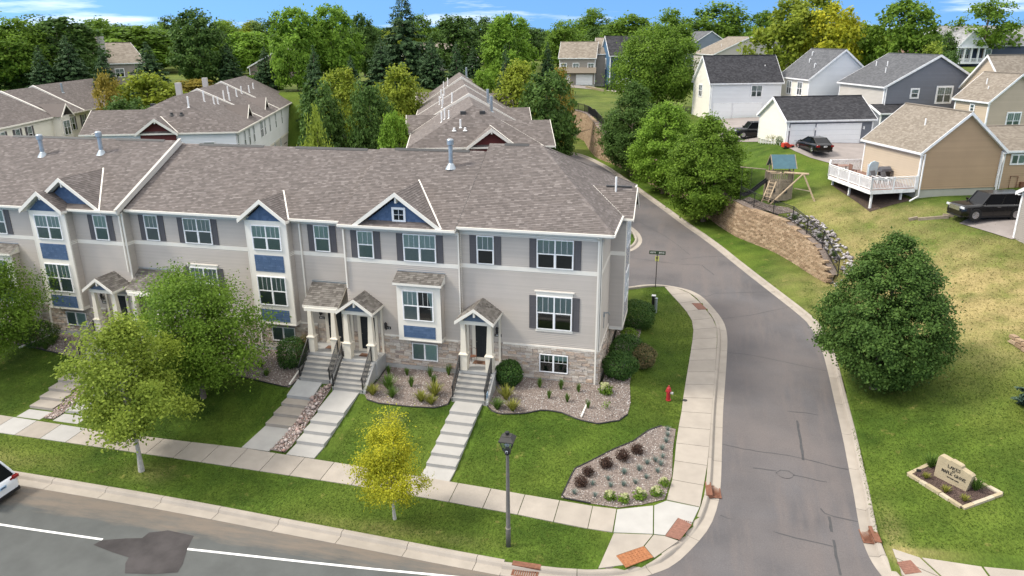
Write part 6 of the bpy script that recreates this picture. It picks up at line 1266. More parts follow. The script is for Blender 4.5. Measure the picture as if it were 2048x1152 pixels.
t2=house('tan_house_wing','tan house wing with the higher roof at the right picture edge',(33.0,93.6),A,12,9,7.4,13.05,17.6,'side',dict(front='siding_tan_lit',left='siding_tan_lit',right='siding_tan_shaded',back='siding_tan_shaded'),'shingle_tan',.19,.2,.4)
# lower connecting wing between the two tan parts
t,w_,g_,sp_,vent=house('tan_connector','low tan wing between the deck house and the tall tan house',(25.2,70.2),A,6.0,8,7.0,10.6,12.2,'side',dict(front='siding_tan_shaded',left='siding_tan_shaded',right='siding_tan_shaded',back='siding_tan_shaded'),'shingle_tan',.19,.2,.3)
w_('front',1.6,9.45,1.25,.75,'slider','curtain');MB().box(2.2,.05,.3,2.5,.28,.9).tube([(1.2,.2,.3),(1.2,.2,1.4),(1.9,.2,1.4),(1.9,.2,.4)],.03,5).build('gas_meter','rust_iron',t,world=False)
# white deck with railing
D0=np.array([17.75+.3*math.cos(R(A))-.3*math.sin(R(A)),65.93+.3*math.sin(R(A))+.3*math.cos(R(A))]);U_=np.array([math.cos(R(A)),math.sin(R(A))]);V_d=np.array([-math.sin(R(A)),math.cos(R(A))])
t=thing('white_deck','white railed wooden deck on posts along the left wall of the tan deck house','deck',(D0[0]-2,D0[1]+2,6.9),R(A))
def dl(u,v): return tuple(np.array(t.location[:2])+U_*u+V_d*v)
def inv(p): q=np.array(p)-np.array(t.location[:2]);return float(q@U_),float(q@V_d)
zf=7.95-6.9
cor=[(17.78,66.15),(14.06,64.39),(11.83,70.9),(12.3,73.6),(15.3,74.5)];cl=[inv(c) for c in cor]
MB().extr([(u,v,zf-.06) for u,v in cl][::-1],(0,0,.06)).build('deck_floor','table_brown',t,world=False)
for a,b in zip(cl[:-1],cl[1:]):
    m=MB();m.bar((*a,zf-.17),(*b,zf-.17),.06,.32);m.build('rim_board','metal_white',t,world=False)
    L=math.hypot(b[0]-a[0],b[1]-a[1]);n=max(1,int(round(L/1.7)))
    o=MB();o.bar((*a,zf+.98),(*b,zf+.98),.12,.05).bar((*a,zf+.86),(*b,zf+.86),.05,.06).bar((*a,zf+.1),(*b,zf+.1),.05,.06);o=o.build('rail','metal_white',t,world=False)
    for i in range(n+1): p=(a[0]+(b[0]-a[0])*i/n,a[1]+(b[1]-a[1])*i/n);MB().bar((*p,zf-.05),(*p,zf+1.02),.11).build('rail_post','metal_white',t,world=False)
    for i in range(1,int(L/.14)): f=i/int(L/.14);p=(a[0]+(b[0]-a[0])*f,a[1]+(b[1]-a[1])*f);MB().bar((*p,zf+.1),(*p,zf+.86),.045).build('baluster','metal_white',o,world=False)
for c in((14.3,64.9),(13.2,68.2),(12.3,71.2),(16.8,66.2)): u,v=inv(c);MB().bar((u,v,gz(*c)-6.95),(u,v,zf-.3),.14).build('deck_post','metal_white',t,world=False)
drape('bare_ground',[(14.2,64.2),(17.6,65.9),(15.6,71.5),(12.2,71.2)],'soil',ground,.03,.7)
zd=7.96
c=thing('patio_table','brown patio table on the white deck','table',(12.9,72.0,zd),R(A));MB().box(-.9,-.5,.7,.9,.5,.74).build('tabletop','table_brown',c,world=False)
for a in(-.8,.8):
    for b_ in(-.4,.4): MB().bar((a,b_,0),(a,b_,.7),.06).build('leg','metal_black',c,world=False)
for (x,y,rz,l) in((12.4,71.2,.3,'brown patio chair left of the deck table'),(13.9,71.6,2.,'brown patio chair right of the deck table')):
    c=thing('patio_chair',l,'chair',(x,y,zd),rz);MB().box(-.25,-.25,.42,.25,.25,.46).build('seat','table_brown',c,world=False);MB().box(-.25,.22,.46,.25,.27,.95).build('backrest','table_brown',c,world=False)
    for a in(-.22,.22):
        for b_ in(-.22,.22): MB().bar((a,b_,0),(a,b_,.42),.04).build('leg','metal_black',c,world=False)
c=thing('cushion_stack','pale blue cushion board leaning on the tan wall behind the deck','cushion',(15.6,71.3,zd),R(A));MB().extr([(-.5,0,0),(-.5,0,.9),(-.35,0,1.2),(0,0,1.32),(.35,0,1.2),(.5,0,.9),(.5,0,0)],(0,.12,0)).build('cushion','cushion_blue',c,world=False);MB().box(-.58,.13,0,.58,.17,1.05).build('frame','metal_white',c,world=False)
c=thing('barbecue_grill','dark barbecue grill with domed lid on the deck','grill',(16.0,69.3,zd),R(A));m=MB();m.box(-.4,-.28,.0,.4,.28,.75);m.build('cabinet','metal_black',c,world=False);MB().extr([(-.45,-.3,.8),(-.45,-.28,1.0),(-.45,-.1,1.18),(-.45,.15,1.18),(-.45,.3,.95),(-.45,.3,.8)],(.9,0,0)).build('lid','grill_grey',c,world=False);MB().box(-.75,-.25,.78,-.45,.25,.82).box(.45,-.25,.78,.75,.25,.82).build('side_shelf','grill_grey',c,world=False)
for (x,y,l) in((15.9,67.4,'grey slatted deck chair nearest the front railing beside the downspout'),(15.2,68.0,'dark deck chair in front of the barbecue grill')):
    c=thing('deck_chair',l,'chair',(x,y,zd),R(A)+.4);MB().extr([(-.3,-.3,.35),(-.3,.2,.3),(-.3,.5,.95),(-.3,.55,.95),(-.3,.25,.25),(-.3,-.3,.3)],(.6,0,0)).build('seat','grill_grey',c,world=False)
    for a in(-.28,.28): MB().bar((a,-.28,0),(a,-.28,.5),.04).bar((a,.25,0),(a,.3,.5),.04).bar((a,-.28,.5),(a,.35,.55),.05).build('armrest','metal_white',c,world=False)
# grey garage with white doors
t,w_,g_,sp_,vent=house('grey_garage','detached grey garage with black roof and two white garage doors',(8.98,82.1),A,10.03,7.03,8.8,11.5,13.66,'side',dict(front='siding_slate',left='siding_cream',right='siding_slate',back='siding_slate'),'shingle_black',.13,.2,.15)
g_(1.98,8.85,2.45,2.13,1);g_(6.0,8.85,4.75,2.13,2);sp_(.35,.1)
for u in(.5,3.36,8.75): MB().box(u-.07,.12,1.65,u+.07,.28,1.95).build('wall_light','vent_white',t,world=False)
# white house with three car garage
t,w_,g_,sp_,vent=house('white_garage_house','white two storey garage house with steep black roof beside the maple',(1.39,108.55),A,10.77,7.0,8.5,13.57,17.18,'side',dict(front='siding_white',left='siding_cream',right='siding_white',back='siding_white'),'shingle_black',.17,.2,.2)  # left gable cream: sunlight on the white siding put into its colour
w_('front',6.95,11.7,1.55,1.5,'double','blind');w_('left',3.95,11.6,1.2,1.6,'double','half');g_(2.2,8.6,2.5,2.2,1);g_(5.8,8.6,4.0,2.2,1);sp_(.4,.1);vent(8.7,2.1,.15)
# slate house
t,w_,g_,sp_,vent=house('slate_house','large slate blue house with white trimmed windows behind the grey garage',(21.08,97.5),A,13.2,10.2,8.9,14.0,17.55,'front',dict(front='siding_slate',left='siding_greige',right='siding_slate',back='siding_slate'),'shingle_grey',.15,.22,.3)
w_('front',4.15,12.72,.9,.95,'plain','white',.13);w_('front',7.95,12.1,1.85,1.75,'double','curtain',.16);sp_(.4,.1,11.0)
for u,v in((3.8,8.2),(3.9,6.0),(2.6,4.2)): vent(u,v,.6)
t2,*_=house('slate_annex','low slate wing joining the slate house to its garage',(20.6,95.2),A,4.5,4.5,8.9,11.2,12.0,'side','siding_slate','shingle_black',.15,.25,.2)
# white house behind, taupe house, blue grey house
t,w_,g_,sp_,vent=house('white_house','white house with dark grey roof between the garage house and the slate house',(14.0,108.0),A,9.6,9.0,9.0,14.2,18.0,'front',dict(front='siding_white',left='siding_cream',right='siding_white',back='siding_white'),'shingle_grey',.17,.25,.3)  # same white siding all round; the cream left wall has sunlight in its colour
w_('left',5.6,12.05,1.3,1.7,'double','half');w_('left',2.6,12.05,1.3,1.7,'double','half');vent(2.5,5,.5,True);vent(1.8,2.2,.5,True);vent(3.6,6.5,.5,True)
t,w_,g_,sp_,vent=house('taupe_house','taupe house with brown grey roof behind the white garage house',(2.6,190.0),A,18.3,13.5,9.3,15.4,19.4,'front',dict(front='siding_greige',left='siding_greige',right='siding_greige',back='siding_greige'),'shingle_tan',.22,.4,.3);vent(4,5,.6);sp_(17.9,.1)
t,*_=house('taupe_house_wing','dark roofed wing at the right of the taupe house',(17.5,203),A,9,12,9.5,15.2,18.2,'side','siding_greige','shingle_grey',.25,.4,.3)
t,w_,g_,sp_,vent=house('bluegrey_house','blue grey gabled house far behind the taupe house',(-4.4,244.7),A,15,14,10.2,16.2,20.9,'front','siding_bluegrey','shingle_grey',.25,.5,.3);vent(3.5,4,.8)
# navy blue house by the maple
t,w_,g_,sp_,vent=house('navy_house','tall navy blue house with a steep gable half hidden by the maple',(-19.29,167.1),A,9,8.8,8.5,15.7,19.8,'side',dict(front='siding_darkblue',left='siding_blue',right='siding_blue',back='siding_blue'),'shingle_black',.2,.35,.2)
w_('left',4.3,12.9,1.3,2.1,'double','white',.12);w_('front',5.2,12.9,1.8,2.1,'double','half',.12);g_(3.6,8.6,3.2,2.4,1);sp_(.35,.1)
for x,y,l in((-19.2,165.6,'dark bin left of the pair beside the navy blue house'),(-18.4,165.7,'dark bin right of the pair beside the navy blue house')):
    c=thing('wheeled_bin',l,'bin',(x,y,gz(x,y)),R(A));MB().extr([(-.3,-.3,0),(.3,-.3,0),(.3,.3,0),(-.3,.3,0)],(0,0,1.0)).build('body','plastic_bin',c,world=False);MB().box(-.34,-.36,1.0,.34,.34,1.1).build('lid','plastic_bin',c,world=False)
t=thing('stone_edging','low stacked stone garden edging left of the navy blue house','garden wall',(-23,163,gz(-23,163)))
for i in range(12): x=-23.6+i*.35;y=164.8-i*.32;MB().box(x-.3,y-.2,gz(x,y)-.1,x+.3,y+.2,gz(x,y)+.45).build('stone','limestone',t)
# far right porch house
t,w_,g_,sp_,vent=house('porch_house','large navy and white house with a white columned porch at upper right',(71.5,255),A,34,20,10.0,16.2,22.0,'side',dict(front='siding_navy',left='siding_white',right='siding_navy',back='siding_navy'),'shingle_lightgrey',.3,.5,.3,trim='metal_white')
m=MB();T=math.hypot(4.6,4.6)
for s in(1,-1): field(m,(4.6+s*4.8,-3.5,6.0),(0,1,0),(-s*4.8,0,5.2),const(0,13),math.hypot(4.8,5.2),ex=.5,w=(.8,1.4),butt=False)
tag(m.build('porch_shingles','shingle_lightgrey',t,world=False),kind='stuff')
MB().poly([(0,-3.0,6.0),(9.2,-3.0,6.0),(4.6,-3.0,10.9)]).build('porch_gable','siding_white',t,world=False);m=MB();rake(m,4.6,4.9,-3.5,11.25,6.0,h=.5);m.box(-.2,-3.5,5.6,9.4,-3.0,6.1);m.build('porch_trim','metal_white',t,world=False)
MB().box(0,-3.2,1.2,9.2,0,1.7).build('porch_floor','metal_white',t,world=False)
for u in(.3,2.6,4.8,7,9): MB().bar((u,-3.0,1.7),(u,-3.0,5.7),.4).build('porch_column','metal_white',t,world=False)
m=MB();m.bar((.3,-3,2.7),(9,-3,2.7),.12).bar((.3,-3,1.9),(9,-3,1.9),.1)
for i in range(36): m.bar((.4+i*.24,-3,1.9),(.4+i*.24,-3,2.7),.08)
tag(m.build('porch_rail','metal_white',t,world=False),kind='stuff')
for u in(1.4,3.7,5.9): w_('front',u,12.4,1.5,2.8,'double','half',.12)
w_('front',12.5,12.3,2.4,2.9,'double','half',.2)
t,*_=house('red_roof_house','small house with red brown roof between trees at upper right',(44,182),A,7.5,10,10,14.5,17.0,'front','siding_bluegrey','shingle_redbrown',.25,.4,.3)
# far beige townhouses, grey roofed condo, brown cabin house, far grey roof
t,w_,g_,sp_,vent=house('beige_townhouses','far beige townhouses with a white garage door at top centre',(-30.6,168.0),4,8.4,10,9.4,15.2,18.6,'side','siding_mid','shingle_tan',.25,.4,.3)
for u,cc in((1.2,'white'),(3.9,'white'),(7.2,'half')): w_('front',u,12.9,1.3,1.2,'double',cc)
g_(5.8,9.5,3.4,2.1,1);g_(1.4,9.5,2.2,2.1,1);MB().extr([(0,-.9,2.7),(0,.3,3.9),(0,.3,2.6)],(8.4,0,0)).build('skirt_roof','shingle_tan',t,world=False)
t,*_=house('beige_townhouses_wing','higher roofed end of the far beige townhouses behind the trees',(-23.2,171.0),4,6.5,10,9.4,16.0,19.4,'side','siding_mid','shingle_tan',.25,.4,.3)
t,w_,g_,sp_,vent=house('grey_condo','grey roofed brown condo building among the spruces at upper left',(-110,110.5),60,17,13,11,15.6,19.2,'side',dict(front='siding_mid',left='siding_brown',right='siding_mid',back='siding_mid'),'shingle_tan',.2,.35,.5)
w_('front',3,13.2,1.5,1.4,'double','half');w_('front',12,13.2,1.5,1.4,'double','half');MB().box(9,.0,0,10.2,1.0,9.3).build('chimney','siding_greige',t,world=False)
t,w_,g_,sp_,vent=house('brown_cabin_house','dark brown gabled house behind the spruces above the white rear townhouses',(-84,131),A,13,12,11.2,14.6,18.0,'front','siding_brown','shingle_tan',.22,.35,.5)
w_('front',4.2,12.6,1.6,1.4,'double','white');w_('front',6.4,12.6,1.6,1.4,'double','white')
t,*_=house('far_roof_house','far house with only its grey brown roof showing right of the tallest pine',(-62,164),40,15,12,11,15.0,18.6,'side','siding_greige','shingle_tan',.25,.4,.3)
# grey sided house corner at the right picture edge
t,w_,g_,sp_,vent=house('edge_house','grey sided house corner with white eave cut by the right picture edge',(25.0,49.6),A,9,8.6,5.4,9.55,12.2,'side',dict(front='siding_mid',left='siding_mid',right='siding_mid',back='siding_mid'),'shingle_tan',.13,.2,.5);sp_(.3,8.35)
# ---------------------------------------------------------------- rear townhouse rows
def row_block(name,lab,P0,ang,W_,Ln,ze,units,wings,walls,gable=None,fm='siding_greige',hipd=4.3):
    zb=gz(*P0);t=thing(name,lab,'townhouse row',(P0[0],P0[1],zb),R(ang));e=ze-zb;c=W_/2;f=MB();dk=MB();tm=MB();rx=.18
    for i,(v0,v1,zr) in enumerate(units):
        r=zr-zb;T=math.hypot(c,r-e);hp=hipd if i==0 else 0
        for o,v in(((0,v0,e),(c,0,r-e)),((W_,v0,e),(-c,0,r-e))): field(f,o,(0,1,0),v,(lambda t_,hp=hp,T=T,L=v1-v0:(hp*t_/T,L)),T,ex=rx,w=(.2,.4),butt=False)
        for x in(0,W_): dk.quad((x,v0,e-.012),(x,v1,e-.012),(c,v1,r-.012),(c,v0+hp,r-.012))
        if i==0: field(f,(0,v0,e),(1,0,0),(0,hp,r-e),lambda t_:(c*t_/math.hypot(hp,r-e),W_-c*t_/math.hypot(hp,r-e)),math.hypot(hp,r-e),ex=rx,w=(.2,.4),butt=False);dk.poly([(0,v0,e-.012),(W_,v0,e-.012),(c,v0+hp,r-.012)])
        else:
            for s in(-1,1): tm.extr([(c,v0-.02,r+.06),(c+s*c,v0-.02,e+.06),(c+s*c,v0-.02,e-.3),(c,v0-.02,r-.45)],(0,.3,0))
        for x in(0,W_): tm.box(x-.08,v0,e-.16,x+.08,v1,e)
    tm.box(0,-.08,e-.16,W_,.06,e)
    mb=MB();mb.box(.35,.35,0,W_-.35,Ln-.3,e)
    mb.build('wall_core',walls[1],t,world=False)
    z1=e*.52
    for m_,a,b in((walls[1],.0,z1),(walls[0],z1,e-.03)):
        m=MB();lap(m,(.35,.35),(1,0),(0,-1),const(0,W_-.7),a,b,.15);lap(m,(W_-.35,.35),(0,1),(1,0),const(0,Ln-.7),a,b,.15);lap(m,(.35,.35),(0,1),(-1,0),const(0,Ln-.7),a,b,.15);tag(m.build('siding',m_,t,world=False),kind='stuff')
    tm.box(.3,.29,z1-.1,W_-.3,.35,z1+.12).box(W_-.36,.3,z1-.1,W_-.28,Ln-.4,z1+.12).box(.28,.3,z1-.1,.36,Ln-.4,z1+.12)
    for sd_,vc,hw,reach,front in wings:
        k=(units[0][2]-ze)/c;r=e+.5*hw;T=math.hypot(hw,r-e);x1=W_+reach if sd_>0 else -reach;xi=W_-hw*.5/k-.1 if sd_>0 else hw*.5/k+.1;xe=W_-.1 if sd_>0 else .1
        for s in(1,-1):
            L=abs(x1-xi);Lb=abs(x1-xe)
            field(f,(x1,vc-s*hw,e),(-sd_,0,0),(0,s*hw,r-e),lambda t_,L=L,Lb=Lb,T=T:(0,Lb+(L-Lb)*t_/T),T,ex=rx,w=(.2,.4),butt=False)
            dk.quad((x1,vc-s*hw,e-.012),(xe,vc-s*hw,e-.012),(xi,vc,r-.012),(x1,vc,r-.012));tm.box(min(x1,xe),vc-s*hw-.07,e-.15,max(x1,xe),vc-s*hw+.07,e)
            tm.extr([(x1,vc,r+.03),(x1,vc-s*hw,e),(x1,vc-s*hw,e-.25),(x1,vc,r-.25)],(.05,0,0))
        tm.bar((xe,vc-hw,e+.03),(xi,vc,r+.03),.16,.03)
        a,b=sorted((x1-sd_*.35,xe));w=MB();w.box(a,vc-hw+.35,0,b,vc+hw-.35,e);w.build('wing_wall',walls[0],t,world=False)
        MB().poly([(x1-sd_*.33,vc-hw+.3,e-.05),(x1-sd_*.33,vc+hw-.3,e-.05),(x1-sd_*.33,vc,r-.15)]).build('wing_gable',walls[0],t,world=False)
    if gable:
        gc,gh,gm=gable;zg=e+.72*gh;rr=units[0][2]-zb;sl=(rr-e)/hipd;yb=(zg-e)/sl
        for s in(1,-1):
            T=math.hypot(gh,zg-e);field(f,(gc+s*gh,-.4,e),(0,1,0),(-s*gh,0,zg-e),lambda t_,T=T:(0,.4+yb*t_/T),T,ex=rx,w=(.2,.4),butt=False);dk.quad((gc+s*gh,-.4,e-.012),(gc+s*gh,0,e-.012),(gc,yb,zg-.012),(gc,-.4,zg-.012))
        tm.bar((gc+gh,.02,e+.03),(gc,yb,zg+.03),.16,.03);rake(tm,gc,gh+.05,-.43,zg+.03,e,h=.3)
        MB().poly([(gc-gh+.3,.2,e-1.3),(gc+gh-.3,.2,e-1.3),(gc+gh-.3,.2,e),(gc,.2,zg-.25),(gc-gh+.3,.2,e)]).build('gable_panel',gm,t,world=False);tm.box(gc-.06,-.4,zg-.5,gc+.06,.2,zg-.05)
    tag(f.build('shingles','shingle_taupe',t,world=False),kind='stuff');dk.build('roof_deck','shingle_taupe',t,world=False);tm.each('trim_board','white_trim',t,world=False)
    def W(face,s,z,w,h,kind='double',cur='half'):
        rz,x,y={'front':(0,s,.31),'left':(R(-90),.31,s),'right':(R(90),W_-.31,s)}[face];win(t,x,y,z-zb,w,h,kind,cur,rz,world=False)
    def pipe(u,v,h=.7,mat='vent_white',r_=.085):
        i=[q for q in units if q[0]<=v<=q[1]][0];hh=e+(i[2]-ze)*min(u,W_-u)/c
        if v<hipd and units[0][0]<=v: hh=min(hh,e+(units[0][2]-ze)*v/hipd)
        MB().lathe([(r_*2,-.05),(r_,.05),(r_,h*.8),(r_*.3,h*.8+.02)],(u,v,hh),8).build('vent_pipe',mat,t,world=False)
    return t,W,pipe,e
t,W,pipe,e=row_block('rear_townhouses','rear townhouse row with stepped brown roof directly behind the front row',(-25.0,62.45),19,12.4,56,10.5,[(0,15,13.8),(15,28,14.1),(28,42,14.2),(42,56,14.5)],[(1,3.8,3.8,1.0,0),(1,20.1,3.2,.9,0),(1,43,3.2,.9,0),(-1,14.3,3.0,.6,0),(-1,48,3.0,.6,0)],('siding_greige','siding_greige'),(7.6,2.3,'shake_red'))
for u,v,h in((3.2,5.2,1.2),(3.5,6.2,1.3),(3.9,5.0,.9),(4.4,17,1.3),(3.3,18,1.1),(3.0,24,1.2),(3.4,22,1.4),(3.2,32,1.3),(3.6,33,1.1),(4.2,44,1.3),(3.6,46,1.0),(4.9,2.0,.9)): pipe(u,v,h)
for u,v in((8.2,9),(8.4,18),(7.2,52)): pipe(u,v,1.9,'galvanised',.16)
for u in(5.2,7.0): MB().box(u-.25,3.3,e+2.45,u+.25,3.8,e+2.85).build('roof_vent','vent_dark',t,world=False)
for u in(4.3,5.3): pipe(u,1.7,.3,'vent_white',.12)
t,W,pipe,e=row_block('rear_townhouses','cream white rear townhouse row with a red gable left of centre',(-61.1,65.3),21,14.8,42,10.5,[(0,14,13.9),(14,26,14.1),(26,42,14.3)],[(-1,4.2,4.2,1.2,0)],('siding_white','siding_greige'),(6.6,2.1,'shake_red'))
for u,v,h in((9.4,9,1.5),(10.2,10,1.0),(10.4,11,1.0),(10.2,15,1.3),(10.6,16,1.2),(9.6,20,1.2),(10.4,21,1.2),(10.2,25,1.2),(10.6,28,1.2),(10.2,33,1.0),(9.3,3.0,1.4)): pipe(u,v,h)
for u,v in((6.2,11),(6.4,22)): MB().box(u-.3,v-.3,e+2.6,u+.3,v+.3,e+4.5).build('chimney','siding_greige',t,world=False)
for i in range(3): MB().box(5.2+i*.75,3.5,e+2.35,5.7+i*.75,3.9,e+2.75).build('roof_vent','vent_dark',t,world=False)
for u in(7.7,8.7): pipe(u,2.1,.3,'vent_dark',.14)
for s,w in((.8,.8),(4.2,.75),(6.6,.75),(9.2,.75),(14.0,1.5),(16.2,.75),(19.5,.75),(24,.75),(29,.75)): W('right',s,8.2,w,1.9,'single' if w<1 else 'double','half')
for s in(12.5,14.5,17.5,21.5,26): W('right',s,4.2,1.0,2.4,'single','white')
for s in(7.5,12.8,18.2,23.5,30):
    MB().extr([(13.2,s-1.2,3.9),(14.5,s-1.2,3.3),(14.5,s-1.2,3.15),(13.2,s-1.2,3.15)],(0,2.4,0)).build('canopy','shingle_porch',t,world=False)
for s in(11,22): 
    for s1 in(s,): 
        m=MB();r2=1.7
        m.poly([(13.62,s-r2,e),(13.62,s+r2,e),(13.62,s,e+1.6)]);m.build('side_gable','shake_red',t,world=False);m=MB()
        for q in(-1,1): m.extr([(13.9,s,e+1.9),(13.9,s+q*(r2+.3),e),(13.9,s+q*(r2+.3),e-.25),(13.9,s,e+1.6)],(.06,0,0));m.quad((13.9,s+q*(r2+.3),e),(13.9,s,e+1.9),(11.0,s,e+1.9),(13.3,s+q*(r2+.3),e),1)
        m.build('gable_trim',['white_trim','shingle_taupe'],t,world=False)
W('front',6.6,8.0,3.4,1.5,'double','white');W('front',11.6,8.1,1.2,1.35,'plain','curtain')
MB().box(13.3,27,1.9,16.3,31.5,2.1).build('deck_floor','wood_weathered',t,world=False)
m=MB()
for a,b in(((16.3,27),(16.3,31.5)),((13.3,27),(16.3,27))): m.bar((*a,3.0),(*b,3.0),.06).bar((*a,2.2),(*b,2.2),.05);[m.bar((a[0]+(b[0]-a[0])*i/20,a[1]+(b[1]-a[1])*i/20,2.1),(a[0]+(b[0]-a[0])*i/20,a[1]+(b[1]-a[1])*i/20,3.0),.035) for i in range(21)]
tag(m.build('deck_railing','metal_black',t,world=False),kind='stuff')
t,W,pipe,e=row_block('rear_townhouses','cream and tan brick rear townhouse row at the far left',(-84.7,55.8),19,12.3,50,10.5,[(0,22,13.5),(22,30,13.7),(30,50,13.9)],[(1,39.7,3.7,1.6,0)],('siding_cream','brick_tan'),None)
for s,w in((9.5,1.7),(13,1.0),(15.7,1.0),(26.5,1.7),(30,.9)): W('right',s,8.2,w,1.75,'double' if w>1.2 else 'single','half');[put('shutter',SHM,t,(12.3-.3,s+q*(w/2+.24),8.2-t.location.z),R(90),(.4,1,1.75),world=False) for q in(-1,1)]
for s,w in((38,1.0),(41.2,1.7)):
    win(t,12.3+1.6-.33,s,8.2-t.location.z,w,1.75,'double','half',R(90),world=False)
    for q in(-1,1): put('shutter',SHM,t,(12.3+1.6-.33,s+q*(w/2+.24),8.2-t.location.z),R(90),(.4,1,1.75),world=False)
win(t,12.3+1.6-.32,39.7,e+.5,.7,.8,'double','half',R(90),world=False)
MB().box(11.9,21.5,e*.5,13.0,24.1,e).build('bay_wall','white_trim',t,world=False);win(t,13.03,22.8,8.1-t.location.z,1.7,1.8,'double','curtain',R(90),world=False)
m=MB()
for q in(-1,1): m.quad((13.4,22.8+q*1.7,e),(13.4,22.8,e+1.5),(10,22.8,e+1.5),(12.3,22.8+q*1.7,e))
m.build('bay_roof','shingle_taupe',t,world=False);m=MB()
for q in(-1,1): m.extr([(13.4,22.8,e+1.52),(13.4,22.8+q*1.75,e),(13.4,22.8+q*1.75,e-.25),(13.4,22.8,e+1.27)],(.05,0,0))
m.build('bay_trim','white_trim',t,world=False)
pipe(8.3,33.5,1.6,'galvanised',.15)
# ---------------------------------------------------------------- retaining wall, fence, rocks
WP=smooth(WALL[1:],1);WPs=resamp(WP,.46)
TOPZ=[(57.0,2.45),(57.8,2.8),(58.7,3.55),(59.4,4.1),(60.1,4.4),(61.3,4.65),(63.1,4.9),(64.3,5.15),(66.2,5.2),(69.3,5.5),(77,5.65),(90,5.85),(103,5.9),(105.5,6.9),(110.8,7.95),(126,8.0),(140,8.4)]
rw=thing('retaining_wall','long tan block retaining wall curving along the right side of the side road','retaining wall',(6,66,2))
BM=[]
for i in range(6):
    m=MB();v=[(x+random.uniform(-.02,.02),y+(random.uniform(-.1,.06) if y<0 else 0),z+random.uniform(-.04,.04)*(z>0)) for x in(-.5,.5) for y in(-1,0) for z in(0,1)];m.add(v,[(0,1,3,2),(4,6,7,5),(0,4,5,1),(2,3,7,6),(0,2,6,4),(1,5,7,3)]);BM.append(m)
BMM=[m.mesh('wall_block','block_obj') for m in BM];nb=0;rest=MB();cap=0;ch=.20
for i in range(len(WPs)-1):
    a,b=WPs[i],WPs[i+1];L=float(np.hypot(*(b-a)));mid=(a+b)/2;d=(b-a)/L;rz=math.atan2(d[1],d[0]);nrm=np.array([d[1],-d[0]])  # right of travel = hill side
    zb=float(lowland(mid[:1],mid[1:])[0])+.05;zt=np.interp(mid[1],*zip(*TOPZ));n=max(1,int((zt-zb)/ch))
    for c in range(n):
        off=(.23 if c%2 else 0);bt=.02*c;p=mid+d*off+nrm*(bt+.02);z=zb+c*ch;top=c==n-1;k=random.randrange(6);W2=L-.012;dp=.34 if not top else .42;hh=ch-.012
        if nb<290:
            nb+=1;put('cap_stone' if top else 'wall_block',BMM[k],rw,(p[0]+nrm[0]*.3,p[1]+nrm[1]*.3,z),rz+math.pi,(W2,dp,hh)) if False else put('cap_stone' if top else 'wall_block',BMM[k],rw,(p[0]+nrm[0]*dp*.9,p[1]+nrm[1]*dp*.9,z),rz+math.pi,(W2,-dp if False else dp,hh))
        else:
            q=[]
            for vx,vy,vz in BM[k].v:
                e=p-d*vx*W2+nrm*(dp*.9+vy*dp);q.append((e[0],e[1],z+vz*hh))
            rest.add(q,BM[k].f,0,random.random())
tag(rest.build('wall_blocks','block_mix',rw),kind='stuff')
core=MB()
for i in range(len(WPs)-1):
    a,b=WPs[i],WPs[i+1];d=(b-a)/np.hypot(*(b-a));nn=np.array([d[1],-d[0]]);za=float(lowland(a[:1],a[1:])[0]);zt=np.interp((a[1]+b[1])/2,*zip(*TOPZ))-.25
    A_=a+nn*.22;B2=b+nn*.22;core.quad((A_[0],A_[1],za-.3),(B2[0],B2[1],za-.3),(B2[0]+nn[0]*.2,B2[1]+nn[1]*.2,zt),(A_[0]+nn[0]*.2,A_[1]+nn[1]*.2,zt))
core.build('wall_core','mortar',rw)
bf=MB()
for i in range(len(WPs)-1):
    a,b=WPs[i],WPs[i+1];d=(b-a)/np.hypot(*(b-a));nn=np.array([d[1],-d[0]]);za,zc=np.interp([a[1],b[1]],*zip(*TOPZ))-.12
    bf.quad((*(a+nn*.3),za),(*(b+nn*.3),zc),(*(b+nn*1.35),zc+.03),(*(a+nn*1.35),za+.03))
bf.build('backfill_gravel','gravel_bed',rw)
RP=[(11.0,56.9),(10.95,57.75),(9.95,60.2),(8.95,62.9),(7.75,65.4),(8.7,66.1),(10.0,64.4),(11.1,62.0),(11.7,60.3),(12.3,58.5),(12.4,57.2),(11.8,56.6)]
stones('rip_rap',[RP],26,(.16,.42),'rip_rap',emb=.55,zadd=.02)
drape('pink_gravel',[(4.4,70.3),(6.0,67.9),(7.4,66.3),(8.8,66.1),(8.3,67.2),(6.6,68.7),(5.2,70.9)],'gravel_bed',ground,.03,.5);stones('pink_pebbles',[[(4.4,70.3),(6.0,67.9),(7.4,66.3),(8.8,66.1),(8.3,67.2),(6.6,68.7),(5.2,70.9)]],90,(.05,.11),'pebble')
def fence(lab,pts,h,step=2.3):
    P=resamp(smooth(pts,1),step);t=thing('iron_fence',lab,'fence',(P[0][0],P[0][1],gz(*P[0])));pk=MB()
    for i,(x,y) in enumerate(P):
        z=max(gz(x,y),np.interp(y,*zip(*TOPZ))-.1);MB().bar((x,y,z-.1),(x,y,z+h+.06),.07).build('post','metal_black',t)
        if i: 
            m=MB();m.bar((x0,y0,z0+h),(x,y,z+h),.045).bar((x0,y0,z0+.15),(x,y,z+.15),.04).bar((x0,y0,z0+h-.15),(x,y,z+h-.15),.035);m.build('rail','metal_black',t)
            n=int(math.hypot(x-x0,y-y0)/.12)
            for k in range(1,n): f=k/n;a=(x0+(x-x0)*f,y0+(y-y0)*f);zz=z0+(z-z0)*f;pk.bar((*a,zz+.15),(*a,zz+h),.02)
        x0,y0,z0=x,y,z
    tag(pk.build('pickets','metal_black',t),kind='stuff')
fence('black iron fence above the near end of the retaining wall',[(4.4,70.6),(5.44,68.4),(6.96,66.6),(8.34,64.75),(9.2,62.4),(9.95,60.6),(10.65,59.0),(11.2,57.7)],1.25)
